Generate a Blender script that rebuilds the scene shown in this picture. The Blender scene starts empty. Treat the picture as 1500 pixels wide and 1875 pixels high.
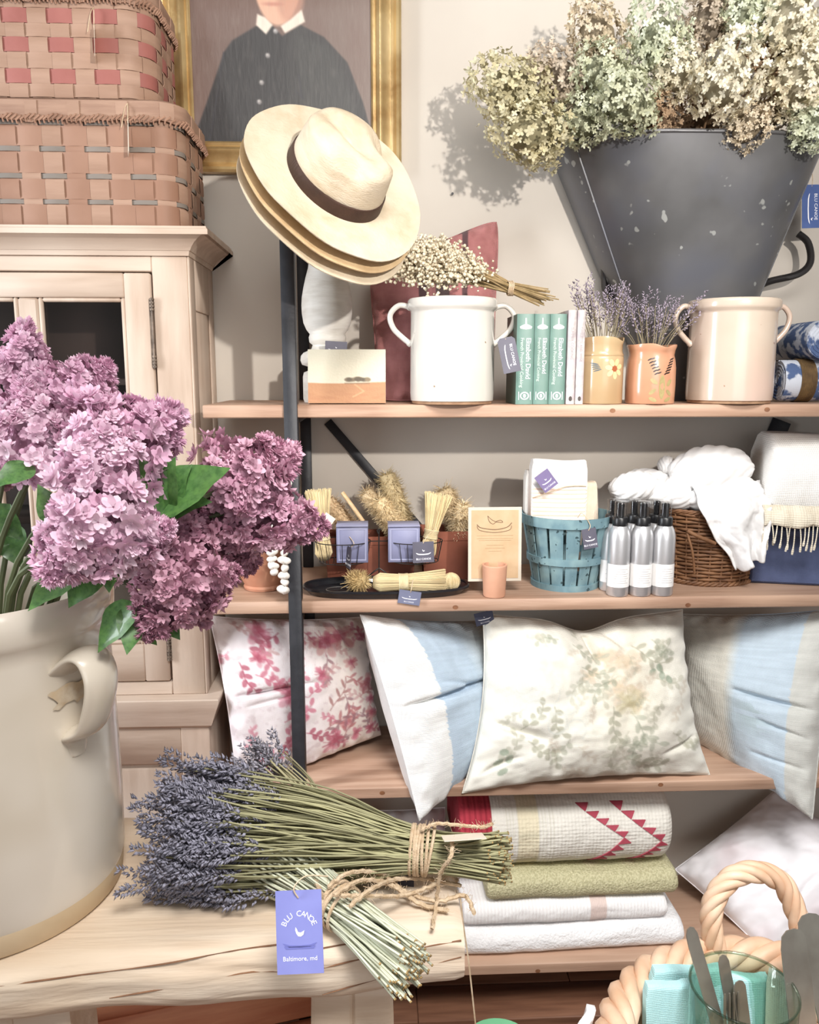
import bpy, bmesh, math, random
import numpy as np
from mathutils import Vector, Matrix

# ---------------------------------------------------------------- camera, world, lights, exposure
F = 1500.0                      # focal length in pixels of the 1500 x 1875 frame
CAM = Vector((0.0, 0.0, 1.55))
PITCH = math.atan((937.5 - 685.0) / F)
YAW = math.radians(2.6)
SC = bpy.context.scene
COL = SC.collection
cam_data = bpy.data.cameras.new('camera')
cam_data.sensor_fit = 'HORIZONTAL'
cam_data.sensor_width = 36.0
cam_data.lens = 36.0 * F / 1500.0
cam_data.clip_start = 0.05
cam = bpy.data.objects.new('camera', cam_data)
COL.objects.link(cam)
cam.location = CAM
cam.rotation_euler = (math.pi / 2 - PITCH, 0, -YAW)
SC.camera = cam
SC.view_settings.view_transform = 'Standard'
SC.view_settings.look = 'None'
SC.view_settings.gamma = 1.0
SC.view_settings.exposure = 0.22
SC.view_settings.use_curve_mapping = False

world = bpy.data.worlds.new('world')
SC.world = world
world.use_nodes = True
bg = world.node_tree.nodes['Background']
bg.inputs[0].default_value = (1.0, 0.975, 0.95, 1)
bg.inputs[1].default_value = 0.16

def aim(o, target):
    d = Vector(target) - o.location
    o.rotation_euler = d.to_track_quat('-Z', 'Y').to_euler()

def area_light(name, loc, target, sx, sy, power, color):
    l = bpy.data.lights.new(name, 'AREA')
    l.shape = 'RECTANGLE'; l.size = sx; l.size_y = sy; l.energy = power; l.color = color
    o = bpy.data.objects.new(name, l); COL.objects.link(o)
    o.location = loc; aim(o, target)
    return o

def spot_light(name, loc, target, power, color, cone, blend, radius):
    l = bpy.data.lights.new(name, 'SPOT')
    l.energy = power; l.color = color; l.spot_size = math.radians(cone); l.spot_blend = blend
    l.shadow_soft_size = radius
    o = bpy.data.objects.new(name, l); COL.objects.link(o)
    o.location = loc; aim(o, target)
    return o

area_light('daylight_window', (-2.3, 0.75, 1.75), (0.0, 1.5, 1.15), 0.45, 1.7, 54, (0.90, 0.95, 1.0))
area_light('shop_front_window', (0.9, -2.2, 1.6), (0.2, 1.5, 0.7), 2.2, 1.8, 20, (0.95, 0.97, 1.0))
spot_light('track_lamp', (0.98, -0.85, 2.28), (0.16, 2.06, 2.02), 240, (1.0, 0.94, 0.87), 46, 0.75, 0.035)
spot_light('lower_shelf_fill', (0.35, -0.25, 3.0), (0.38, 1.65, 0.38), 235, (1.0, 0.99, 0.98), 54, 0.9, 0.38)  # added unseen fill: brightens the lower shelves, cone kept off the upper wall
area_light('ceiling_panel', (0.25, -0.25, 3.0), (0.1, 1.4, 0.8), 2.0, 0.7, 26, (1.0, 0.97, 0.93))

# ---------------------------------------------------------------- geometry helpers
random.seed(7)
rng = np.random.default_rng(7)
_fw = Vector((math.sin(YAW) * math.cos(PITCH), math.cos(YAW) * math.cos(PITCH), -math.sin(PITCH)))
_rt = Vector((math.cos(YAW), -math.sin(YAW), 0))
_up = _rt.cross(_fw)

def ray(px, py):
    return _fw + _rt * ((px - 750.0) / F) + _up * ((937.5 - py) / F)

def at(px, py, Y):              # the place's point at distance Y that the photograph shows at a pixel
    d = ray(px, py); return CAM + d * (Y / d.y)

def atz(px, py, z):
    d = ray(px, py); return CAM + d * ((z - CAM.z) / d.z)

def mpp(P):                     # metres per photograph pixel at a point
    return (Vector(P) - CAM).dot(_fw) / F

def lin(c):
    out = []
    for x in c[:3]:
        x = x / 255.0
        out.append(x / 12.92 if x <= 0.04045 else ((x + 0.055) / 1.055) ** 2.4)
    return out

def linc(c):
    return tuple(lin(c)) + (1.0,)

class MB:
    def __init__(self):
        self.V = []; self.Fc = []; self.C = []; self.n = 0
    def add(self, v, f, col=None):
        v = np.asarray(v, dtype=float).reshape(-1, 3)
        o = self.n
        self.V.append(v)
        self.Fc.extend([tuple(int(i) + o for i in q) for q in f])
        self.n += len(v)
        if col is not None:
            c = np.asarray(col, dtype=float)
            if c.ndim == 1: c = np.tile(c, (len(v), 1))
            self.C.append(c)
        elif self.C:
            self.C.append(np.ones((len(v), 3)) * 0.5)
        return self
    def many(self, tv, tf, Ms, Ts, cols=None):
        tv = np.asarray(tv, float); Ms = np.asarray(Ms, float); Ts = np.asarray(Ts, float)
        k = len(Ts); n = len(tv)
        v = np.einsum('kij,nj->kni', Ms, tv) + Ts[:, None, :]
        o = self.n
        self.V.append(v.reshape(-1, 3))
        for i in range(k):
            b = o + i * n
            self.Fc.extend([tuple(j + b for j in q) for q in tf])
        self.n += k * n
        if cols is not None:
            cols = np.asarray(cols, float)
            if cols.ndim == 2: cols = np.repeat(cols, n, axis=0)
            else: cols = cols.reshape(-1, 3)
            self.C.append(cols)
        return self
    def box(self, c, s, rot=None, bev=0.0, col=None):
        c = np.array(c, float); h = np.array(s, float) / 2
        R = np.array(rot) if rot is not None else np.eye(3)
        if bev <= 0:
            v = np.array([[x, y, z] for x in (-1, 1) for y in (-1, 1) for z in (-1, 1)], float) * h
            f = [(0, 1, 3, 2), (4, 6, 7, 5), (0, 4, 5, 1), (2, 3, 7, 6), (0, 2, 6, 4), (1, 5, 7, 3)]
        else:
            b = min(bev, min(h) * 0.95)
            v = []; idx = {}
            for x in (-1, 1):
                for y in (-1, 1):
                    for z in (-1, 1):
                        for a in range(3):
                            q = np.array([x, y, z], float) * (h - b)
                            q[a] = (x, y, z)[a] * h[a]
                            idx[(x, y, z, a)] = len(v); v.append(q)
            f = []
            for a in range(3):
                b1, b2 = [(1, 2), (2, 0), (0, 1)][a]
                for s_ in (-1, 1):
                    q = []
                    for (p, r) in ((-1, -1), (1, -1), (1, 1), (-1, 1)):
                        k = [0, 0, 0]; k[a] = s_; k[b1] = p; k[b2] = r
                        q.append(idx[(k[0], k[1], k[2], a)])
                    f.append(tuple(q) if s_ > 0 else tuple(reversed(q)))
            for a in range(3):                      # edges along axis a
                b1, b2 = [(1, 2), (2, 0), (0, 1)][a]
                for p in (-1, 1):
                    for r in (-1, 1):
                        k0 = [0, 0, 0]; k1 = [0, 0, 0]
                        k0[a] = -1; k1[a] = 1
                        for k in (k0, k1): k[b1] = p; k[b2] = r
                        q = [idx[tuple(k0) + (b1,)], idx[tuple(k1) + (b1,)], idx[tuple(k1) + (b2,)], idx[tuple(k0) + (b2,)]]
                        f.append(tuple(q) if p * r < 0 else tuple(reversed(q)))
            for x in (-1, 1):
                for y in (-1, 1):
                    for z in (-1, 1):
                        q = [idx[(x, y, z, 0)], idx[(x, y, z, 1)], idx[(x, y, z, 2)]]
                        f.append(tuple(q) if x * y * z > 0 else tuple(reversed(q)))
            v = np.array(v)
        return self.add(v @ R.T + c, f, col)
    def tube(self, pts, r, n=8, closed=False, col=None, flat=1.0, upv=None):
        P = np.array([tuple(p) for p in pts], float); m = len(P)
        rr = np.full(m, r) if np.isscalar(r) else np.asarray(r, float)
        T = np.roll(P, -1, 0) - np.roll(P, 1, 0)
        if not closed:
            T[0] = P[1] - P[0]; T[-1] = P[-1] - P[-2]
        T /= np.maximum(np.linalg.norm(T, axis=1, keepdims=True), 1e-12)
        if upv is None:
            u = np.array([0, 0, 1.0]) if abs(T[0][2]) < 0.9 else np.array([1.0, 0, 0])
        else: u = np.array(upv, float)
        A = []
        for i in range(m):
            u = u - T[i] * np.dot(u, T[i]); nu = np.linalg.norm(u)
            if nu < 1e-6:
                u = np.array([1.0, 0.3, 0.2]); u = u - T[i] * np.dot(u, T[i]); nu = np.linalg.norm(u)
            u = u / nu; A.append(u.copy())
        A = np.array(A); Bv = np.cross(T, A)
        an = np.arange(n) * 2 * math.pi / n
        v = P[:, None, :] + rr[:, None, None] * (np.cos(an)[None, :, None] * A[:, None, :] * flat + np.sin(an)[None, :, None] * Bv[:, None, :])
        v = v.reshape(-1, 3); f = []
        for i in range(m if closed else m - 1):
            j = (i + 1) % m
            for k in range(n):
                l = (k + 1) % n
                f.append((i * n + k, i * n + l, j * n + l, j * n + k))
        if not closed:
            f.append(tuple(range(n - 1, -1, -1))); f.append(tuple((m - 1) * n + k for k in range(n)))
        return self.add(v, f, col)
    def lathe(self, prof, n=48, c=(0, 0, 0), fr=None, col=None, cap=True):
        v = []; f = []; m = len(prof)
        for (r, z) in prof:
            for k in range(n):
                a = 2 * math.pi * k / n
                q = fr(a, z) if fr else 1.0
                v.append((c[0] + r * q * math.cos(a), c[1] + r * q * math.sin(a), c[2] + z))
        for i in range(m - 1):
            for k in range(n):
                l = (k + 1) % n
                f.append((i * n + k, i * n + l, (i + 1) * n + l, (i + 1) * n + k))
        if cap:
            if prof[0][0] > 1e-5: f.append(tuple(range(n - 1, -1, -1)))
            if prof[-1][0] > 1e-5: f.append(tuple((m - 1) * n + k for k in range(n)))
        return self.add(v, f, col)
    def prism(self, poly, d, O=(0, 0, 0), X=(1, 0, 0), Yv=(0, 0, 1), col=None):
        O = np.array(O, float); X = np.array(X, float); Yv = np.array(Yv, float); N = np.cross(X, Yv)
        n = len(poly)
        a = np.array([O + X * p[0] + Yv * p[1] for p in poly]); b = a + N * d
        f = [tuple(range(n - 1, -1, -1)), tuple(range(n, 2 * n))]
        for i in range(n):
            j = (i + 1) % n
            f.append((i, j, n + j, n + i))
        return self.add(np.vstack([a, b]), f, col)
    def grid(self, fn, nu, nv, col=None, closed_u=False):
        v = []; c = []
        for j in range(nv + 1):
            for i in range(nu if closed_u else nu + 1):
                v.append(fn(i / nu, j / nv))
                if col is not None: c.append(col(i / nu, j / nv))
        w = nu if closed_u else nu + 1; f = []
        for j in range(nv):
            for i in range(nu):
                k = (i + 1) % w if closed_u else i + 1
                f.append((j * w + i, j * w + k, (j + 1) * w + k, (j + 1) * w + i))
        return self.add(v, f, np.array(c) if col is not None else None)
    def mesh(self, name, sharp=45):
        me = bpy.data.meshes.new(name)
        V = np.concatenate(self.V) if self.V else np.zeros((0, 3))
        me.from_pydata(V.tolist(), [], self.Fc)
        if self.C:
            C = np.concatenate(self.C)
            a = me.color_attributes.new('Col', 'FLOAT_COLOR', 'POINT')
            a.data.foreach_set('color', np.hstack([C, np.ones((len(C), 1))]).astype(np.float32).ravel())
        if len(me.polygons):
            me.polygons.foreach_set('use_smooth', [True] * len(me.polygons))
            if sharp and sharp < 179: me.set_sharp_from_angle(angle=math.radians(sharp))
        me.update()
        return me
    def build(self, name, mat, parent=None, sharp=45, label=None, kind=None):
        me = self.mesh(name, sharp)
        o = bpy.data.objects.new(name, me); COL.objects.link(o)
        if mat is not None: me.materials.append(mat)
        if parent is not None: o.parent = parent
        if label: o['label'] = label
        if kind: o['kind'] = kind
        return o

def tag(o, label, cat, group=None, kind=None):
    o['label'] = label; o['category'] = cat
    if group: o['group'] = group
    if kind: o['kind'] = kind
    return o

def thing(name, label, cat, loc, rz=0.0, group=None):
    o = bpy.data.objects.new(name, None); COL.objects.link(o)
    o.empty_display_size = 0.02
    o.location = loc; o.rotation_euler = (0, 0, rz)
    return tag(o, label, cat, group)

def share(name, me, parent, M=None):
    o = bpy.data.objects.new(name, me); COL.objects.link(o); o.parent = parent
    if M is not None: o.matrix_local = M
    return o

def struct(o):
    o['kind'] = 'structure'; return o

def unit(v):
    v = np.array(v, float); return v / np.linalg.norm(v)

def basis(z, x=None):
    z = unit(z)
    if x is None: x = np.array([0, 0, 1.0]) if abs(z[2]) < 0.9 else np.array([1.0, 0, 0])
    x = np.array(x, float); x = unit(x - z * np.dot(x, z))
    return np.stack([x, np.cross(z, x), z], axis=1)

def spline(pts, n=8, closed=False):
    P = [np.array(tuple(p), float) for p in pts]; out = []; m = len(P)
    def g(i): return P[i % m] if closed else P[max(0, min(m - 1, i))]
    for i in range(m if closed else m - 1):
        p0, p1, p2, p3 = g(i - 1), g(i), g(i + 1), g(i + 2)
        for k in range(n):
            t = k / n
            out.append(0.5 * ((2 * p1) + (-p0 + p2) * t + (2 * p0 - 5 * p1 + 4 * p2 - p3) * t * t + (-p0 + 3 * p1 - 3 * p2 + p3) * t ** 3))
    if not closed: out.append(P[-1])
    return out

_pn = rng.random((64, 64))
_pl = _pn.tolist()
def noise2(x, y):
    if isinstance(x, float) and isinstance(y, float):
        xi = math.floor(x); yi = math.floor(y); xf = x - xi; yf = y - yi
        xf = xf * xf * (3 - 2 * xf); yf = yf * yf * (3 - 2 * yf)
        A, B = _pl[xi % 64], _pl[(xi + 1) % 64]; j, k = yi % 64, (yi + 1) % 64
        return (A[j] * (1 - xf) + B[j] * xf) * (1 - yf) + (A[k] * (1 - xf) + B[k] * xf) * yf
    x = np.asarray(x, float); y = np.asarray(y, float)
    xi = np.floor(x).astype(int); yi = np.floor(y).astype(int); xf = x - xi; yf = y - yi
    xf = xf * xf * (3 - 2 * xf); yf = yf * yf * (3 - 2 * yf)
    g = lambda a, b: _pn[a % 64, b % 64]
    return (g(xi, yi) * (1 - xf) + g(xi + 1, yi) * xf) * (1 - yf) + (g(xi, yi + 1) * (1 - xf) + g(xi + 1, yi + 1) * xf) * yf
def fbm(x, y, o=4):
    if not isinstance(x, np.ndarray) and not isinstance(y, np.ndarray):
        x = float(x); y = float(y)
        return 0.5 * noise2(x, y) + 0.25 * noise2(x * 2 + 17, y * 2 + 5) + 0.125 * noise2(x * 4 + 34, y * 4 + 10) + 0.0625 * noise2(x * 8 + 51, y * 8 + 15)
    s = 0; a = 0.5
    for i in range(o):
        s = s + a * noise2(np.asarray(x) * 2 ** i + 17 * i, np.asarray(y) * 2 ** i + 5 * i); a *= 0.5
    return s

# ---------------------------------------------------------------- materials (all procedural nodes)
_mats = {}
def mat(name, c1, c2=None, scale=8.0, rough=0.6, bump=0.0, bscale=80.0, metal=0.0, coat=0.0, stretch=(1, 1, 1), detail=4.0,
        spec=0.5, sheen=0.0, trans=0.0, attr=False, lo=0.35, hi=0.65, bstretch=None, speck=None, speck_scale=60, speck_at=0.72, weave=0.0, weave_scale=900, glass=False, coord='Object', c3=None, s3=2.0):
    if name in _mats: return _mats[name]
    m = bpy.data.materials.new(name); m.use_nodes = True
    nt = m.node_tree; N = nt.nodes; L = nt.links
    b = N['Principled BSDF']; out = N['Material Output']
    tc = N.new('ShaderNodeTexCoord')
    mp = N.new('ShaderNodeMapping'); mp.inputs['Scale'].default_value = stretch
    L.new(tc.outputs[coord], mp.inputs[0])
    col = None
    if attr:
        a = N.new('ShaderNodeVertexColor'); a.layer_name = 'Col'; col = a.outputs['Color']
        if c2 is not None:                         # gentle tint variation over the printed colour
            nz = N.new('ShaderNodeTexNoise'); nz.inputs['Scale'].default_value = scale; nz.inputs['Detail'].default_value = detail
            L.new(mp.outputs[0], nz.inputs['Vector'])
            mx = N.new('ShaderNodeMix'); mx.data_type = 'RGBA'; mx.blend_type = 'MULTIPLY'
            rp = N.new('ShaderNodeMapRange'); rp.inputs['From Min'].default_value = lo; rp.inputs['From Max'].default_value = hi
            L.new(nz.outputs['Fac'], rp.inputs['Value']); L.new(rp.outputs[0], mx.inputs['Factor'])
            L.new(col, mx.inputs['A']); mx.inputs['B'].default_value = linc(c2)
            col = mx.outputs['Result']
    elif c2 is not None:
        nz = N.new('ShaderNodeTexNoise'); nz.inputs['Scale'].default_value = scale; nz.inputs['Detail'].default_value = detail
        L.new(mp.outputs[0], nz.inputs['Vector'])
        rp = N.new('ShaderNodeMapRange'); rp.inputs['From Min'].default_value = lo; rp.inputs['From Max'].default_value = hi
        L.new(nz.outputs['Fac'], rp.inputs['Value'])
        mx = N.new('ShaderNodeMix'); mx.data_type = 'RGBA'
        L.new(rp.outputs[0], mx.inputs['Factor']); mx.inputs['A'].default_value = linc(c1); mx.inputs['B'].default_value = linc(c2)
        col = mx.outputs['Result']
    if c3 is not None and col is not None:
        n3 = N.new('ShaderNodeTexNoise'); n3.inputs['Scale'].default_value = s3; n3.inputs['Detail'].default_value = 2
        L.new(tc.outputs[coord], n3.inputs['Vector'])
        r3 = N.new('ShaderNodeMapRange'); r3.inputs['From Min'].default_value = 0.45; r3.inputs['From Max'].default_value = 0.7
        L.new(n3.outputs['Fac'], r3.inputs['Value'])
        m3 = N.new('ShaderNodeMix'); m3.data_type = 'RGBA'
        L.new(r3.outputs[0], m3.inputs['Factor']); L.new(col, m3.inputs['A']); m3.inputs['B'].default_value = linc(c3)
        col = m3.outputs['Result']
    if speck is not None:
        ns = N.new('ShaderNodeTexNoise'); ns.inputs['Scale'].default_value = speck_scale; ns.inputs['Detail'].default_value = 1
        L.new(tc.outputs[coord], ns.inputs['Vector'])
        rs = N.new('ShaderNodeMapRange'); rs.inputs['From Min'].default_value = speck_at; rs.inputs['From Max'].default_value = speck_at + 0.03
        L.new(ns.outputs['Fac'], rs.inputs['Value'])
        ms = N.new('ShaderNodeMix'); ms.data_type = 'RGBA'
        L.new(rs.outputs[0], ms.inputs['Factor'])
        if col is not None: L.new(col, ms.inputs['A'])
        else: ms.inputs['A'].default_value = linc(c1)
        ms.inputs['B'].default_value = linc(speck); col = ms.outputs['Result']
    if col is not None: L.new(col, b.inputs['Base Color'])
    else: b.inputs['Base Color'].default_value = linc(c1)
    b.inputs['Roughness'].default_value = rough
    b.inputs['Metallic'].default_value = metal
    b.inputs['Specular IOR Level'].default_value = spec
    b.inputs['Coat Weight'].default_value = coat
    b.inputs['Coat Roughness'].default_value = 0.06
    if sheen: b.inputs['Sheen Weight'].default_value = sheen
    nrm = None
    if bump:
        nb = N.new('ShaderNodeTexNoise'); nb.inputs['Scale'].default_value = bscale; nb.inputs['Detail'].default_value = 3
        if bstretch:
            mb_ = N.new('ShaderNodeMapping'); mb_.inputs['Scale'].default_value = bstretch
            L.new(tc.outputs[coord], mb_.inputs[0]); L.new(mb_.outputs[0], nb.inputs['Vector'])
        else: L.new(mp.outputs[0], nb.inputs['Vector'])
        bp = N.new('ShaderNodeBump'); bp.inputs['Strength'].default_value = bump; bp.inputs['Distance'].default_value = 0.004
        L.new(nb.outputs['Fac'], bp.inputs['Height']); nrm = bp
    if weave:
        prev = nrm
        for k, dr in enumerate(('X', 'Z')):
            w = N.new('ShaderNodeTexWave'); w.bands_direction = dr; w.inputs['Scale'].default_value = weave_scale / 6.283 / 3; w.inputs['Distortion'].default_value = 1.2
            w.inputs['Detail'].default_value = 1
            L.new(tc.outputs[coord], w.inputs['Vector'])
            bp = N.new('ShaderNodeBump'); bp.inputs['Strength'].default_value = weave; bp.inputs['Distance'].default_value = 0.0015
            L.new(w.outputs['Fac'], bp.inputs['Height'])
            if prev is not None: L.new(prev.outputs[0], bp.inputs['Normal'])
            prev = bp
        nrm = prev
    if nrm is not None: L.new(nrm.outputs[0], b.inputs['Normal'])
    if glass:                                      # thin clear pane: see-through with a mirror sheen
        tr = N.new('ShaderNodeBsdfTransparent'); tr.inputs['Color'].default_value = linc(c1)
        gs = N.new('ShaderNodeBsdfGlossy'); gs.inputs['Roughness'].default_value = rough
        fr = N.new('ShaderNodeFresnel'); ge = N.new('ShaderNodeNewGeometry'); mr_ = N.new('ShaderNodeMapRange'); mr_.inputs['To Min'].default_value = 1.45; mr_.inputs['To Max'].default_value = 1 / 1.45; L.new(ge.outputs['Backfacing'], mr_.inputs['Value']); L.new(mr_.outputs[0], fr.inputs['IOR'])
        mg = N.new('ShaderNodeMixShader'); L.new(fr.outputs[0], mg.inputs[0]); L.new(tr.outputs[0], mg.inputs[1]); L.new(gs.outputs[0], mg.inputs[2]); L.new(mg.outputs[0], out.inputs['Surface'])
    if trans:
        t = N.new('ShaderNodeBsdfTranslucent')
        if col is not None: L.new(col, t.inputs['Color'])
        else: t.inputs['Color'].default_value = linc(c1)
        ms = N.new('ShaderNodeMixShader'); ms.inputs[0].default_value = trans
        L.new(b.outputs[0], ms.inputs[1]); L.new(t.outputs[0], ms.inputs[2]); L.new(ms.outputs[0], out.inputs['Surface'])
    _mats[name] = m
    return m

BLACK_IRON = mat('black_iron', (30, 31, 36), (44, 45, 50), 20, rough=0.5, bump=0.15, bscale=90)
SHELF_WOOD = mat('shelf_pine', (186, 154, 132), (160, 126, 104), 7, rough=0.55, stretch=(0.6, 9, 9), bump=0.12, bscale=30, c3=(198, 164, 140), s3=3)
KNOT = mat('wood_knot', (110, 70, 46), (140, 96, 66), 60, rough=0.6)
PALE_WOOD = mat('pale_limed_wood', (204, 184, 167), (186, 164, 146), 6, rough=0.62, stretch=(5, 5, 0.7), bump=0.12, bscale=24, c3=(210, 193, 177), s3=4)
PALE_WOOD_H = mat('pale_limed_wood_horizontal', (204, 184, 167), (186, 164, 146), 6, rough=0.62, stretch=(0.7, 5, 6), bump=0.12, bscale=24, c3=(210, 193, 177), s3=4)
DARK_INSIDE = mat('dark_cabinet_lining', (58, 42, 34), (44, 32, 26), 6, rough=0.8)
GLASS = mat('clear_glass', (255, 255, 255), rough=0.0, glass=True)
PLASTER = mat('wall_plaster', (206, 199, 189), (199, 191, 181), 3, rough=0.9, bump=0.05, bscale=60)
FLOOR_MAT = mat('floor_boards', (146, 104, 80), (110, 74, 56), 5, rough=0.5, stretch=(0.7, 7, 1), bump=0.1, bscale=20)
TWINE = mat('jute_twine', (212, 190, 162), (188, 162, 130), 90, rough=0.9, bump=0.5, bscale=400)
TWINE_FINE = mat('fine_cotton_string', (216, 196, 168), (190, 166, 134), 90, rough=0.9)
TAG_BLUE = mat('slate_blue_card', (112, 116, 168), (104, 106, 158), 20, rough=0.55)
TAG_DARK = mat('dark_slate_card', (92, 90, 104), (82, 80, 94), 20, rough=0.55)
INK_WHITE = mat('white_ink', (240, 240, 246), rough=0.6)
INK_DARK = mat('dark_ink', (70, 62, 58), rough=0.6)

# ---------------------------------------------------------------- the setting
YF, YW = 1.72, 2.06             # front of the shelves, face of the wall
Z1 = at(900, 741, YF).z; Z2 = at(750, 1099, YF).z; Z3 = at(750, 1441, YF).z; Z4 = at(900, 1767, YF).z
m = MB(); m.box((0.3, YW + 0.05, 1.5), (5.2, 0.1, 3.0)); struct(m.build('wall_back', PLASTER))
fl = MB(); fl.box((0.3, 0.2, -0.03), (5.2, 3.8, 0.04)); flo = struct(fl.build('floor', FLOOR_MAT))
bm_ = MB(); bm_.box((0, 0, 0), (2.4, 0.117, 0.012), bev=0.002)
plank_me = bm_.mesh('plank'); plank_me.materials.append(FLOOR_MAT)
for i in range(21):
    for j in range(2):
        share('plank', plank_me, flo, Matrix.Translation((-0.9 + 2.402 * j + (0.4 if i % 2 else 0) - 0.2, -0.35 + 0.12 * i, -0.006)))
# ---------------------------------------------------------------- lettering and tags
def text_part(name, body, size, M, material, parent, align='CENTER', extrude=0.0002, spacing=1.0, shear=0.0):
    cu = bpy.data.curves.new('lettering', 'FONT'); cu.body = body; cu.size = size; cu.align_x = align; cu.align_y = 'CENTER'
    cu.extrude = extrude; cu.resolution_u = 2; cu.space_character = spacing; cu.shear = shear
    o = bpy.data.objects.new('lettering', cu)
    me = bpy.data.meshes.new_from_object(o)
    bpy.data.objects.remove(o); bpy.data.curves.remove(cu)
    me.transform(M); me.materials.clear(); me.materials.append(material)
    t = bpy.data.objects.new(name, me); COL.objects.link(t); t.parent = parent
    return t

def plane_matrix(O, X, Yv):
    X = Vector(X).normalized(); Yv = Vector(Yv); Yv = (Yv - X * Yv.dot(X)).normalized(); N = X.cross(Yv)
    M = Matrix(((X.x, Yv.x, N.x, O[0]), (X.y, Yv.y, N.y, O[1]), (X.z, Yv.z, N.z, O[2]), (0, 0, 0, 1)))
    return M

CANOE = [(-1, 0.28), (-0.86, 0.22), (-0.6, 0.05), (0, -0.02), (0.6, 0.05), (0.86, 0.22), (1, 0.28), (0.86, -0.02), (0.6, -0.22), (0, -0.28), (-0.6, -0.22), (-0.86, -0.02)]
BIRD = [(-0.55, 0.75), (-0.35, 0.45), (-0.2, 0.05), (0.2, -0.05), (0.75, 0.25), (0.6, -0.35), (0.2, -0.6), (-0.2, -0.55), (-0.45, -0.2), (-0.62, 0.3)]

def poly_on(mb, poly, M, d=0.0003, sx=1, sy=None, ox=0, oy=0):
    sy = sx if sy is None else sy
    n = len(poly); a = []
    for p in poly: a.append(tuple(M @ Vector((p[0] * sx + ox, p[1] * sy + oy, 0.0002))))
    for p in poly: a.append(tuple(M @ Vector((p[0] * sx + ox, p[1] * sy + oy, d))))
    f = [tuple(range(n, 2 * n))] + [(i, (i + 1) % n, n + (i + 1) % n, n + i) for i in range(n)]
    mb.add(a, f)

def make_tag(parent, O, X, Yv, w, h, material=TAG_DARK, words='BLU CANOE', sideways=False, string=None, simple=False, canoe=True):
    """card tag; O its top centre in the parent's space, X across, Yv up"""
    M = plane_matrix(O, X, Yv)
    mb = MB(); c = w * 0.16
    poly = [(-w / 2, -h), (w / 2, -h), (w / 2, -c), (w / 2 - c, 0), (-w / 2 + c, 0), (-w / 2, -c)]
    if simple: poly = [(-w / 2, -h), (w / 2, -h), (w / 2, 0), (-w / 2, 0)]
    a = [tuple(M @ Vector((p[0], p[1], -0.0006))) for p in poly] + [tuple(M @ Vector((p[0], p[1], 0.0))) for p in poly]
    n = len(poly)
    mb.add(a, [tuple(range(n - 1, -1, -1)), tuple(range(n, 2 * n))] + [(i, (i + 1) % n, n + (i + 1) % n, n + i) for i in range(n)])
    t = mb.build('tag', material, parent, sharp=30)
    ink = MB()
    if canoe:
        if sideways:
            Mr = M @ Matrix.Translation((0, -h * 0.55, 0)) @ Matrix.Rotation(-math.pi / 2, 4, 'Z')
            poly_on(ink, CANOE, Mr, sx=h * 0.36, sy=w * 0.2, oy=-w * 0.16)
            poly_on(ink, BIRD, Mr, sx=w * 0.09, ox=h * 0.24, oy=-w * 0.0)
            ink.build('emblem', INK_WHITE, t)
            text_part('lettering', words, w * 0.22, Mr @ Matrix.Translation((-h * 0.04, w * 0.2, 0)), INK_WHITE, t)
        else:
            Mr = M @ Matrix.Translation((0, -h * 0.58, 0))
            poly_on(ink, CANOE, Mr, sx=w * 0.36, sy=h * 0.2)
            poly_on(ink, BIRD, Mr, sx=h * 0.08, oy=h * 0.16, ox=0)
            ink.build('emblem', INK_WHITE, t)
            text_part('lettering', words, h * 0.13, M @ Matrix.Translation((0, -h * 0.83, 0)), INK_WHITE, t)
    if string:
        s = MB(); s.tube(spline(string, 6), 0.0009, 5); s.build('string', TWINE_FINE, t)
    return t

# ---------------------------------------------------------------- shelving unit: black iron frame, four pine boards
XL = at(370, 743, YF).x                     # left end of the boards
XR = XL + 1.95
su = thing('shelving_unit', 'open shelving unit with black iron posts and four pine boards against the wall', 'shelves', (XL, YF, 0))
def SU(x, y, z): return (x - XL, y - YF, z)
for k, z in enumerate((Z1, Z2, Z3, Z4)):
    def board(u, v, z=z, k=k): pass
    mb = MB(); mb.box(SU((XL + XR) / 2, YF + 0.165, z - 0.0135), (XR - XL, 0.33, 0.027), bev=0.0025)
    sh = mb.build('shelf_board', SHELF_WOOD, su)
    for (px, py) in [[(1122, 752), (1405, 750)], [(834, 1112), (1260, 1108)], [(700, 1452), (1210, 1437)], [(985, 1778)]][k]:
        P = at(px, py, YF - 0.0002); r = 0.0048; kn = MB()
        kn.add([SU(P.x + r * 1.3 * math.cos(a * math.pi / 6), YF - 0.0004, P.z + r * math.sin(a * math.pi / 6)) for a in range(12)], [tuple(range(12))])
        kn.build('knot', KNOT, sh)
xp = at(532, 760, YF - 0.012).x            # front upright stands just before the boards
ztop = at(518, 388, YF - 0.012).z
def post(x, y, zt, w=0.027, d=0.006, name='post'):
    mb = MB(); mb.box(SU(x, y, zt / 2), (w, d, zt), bev=0.001); return mb.build(name, BLACK_IRON, su)
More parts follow.
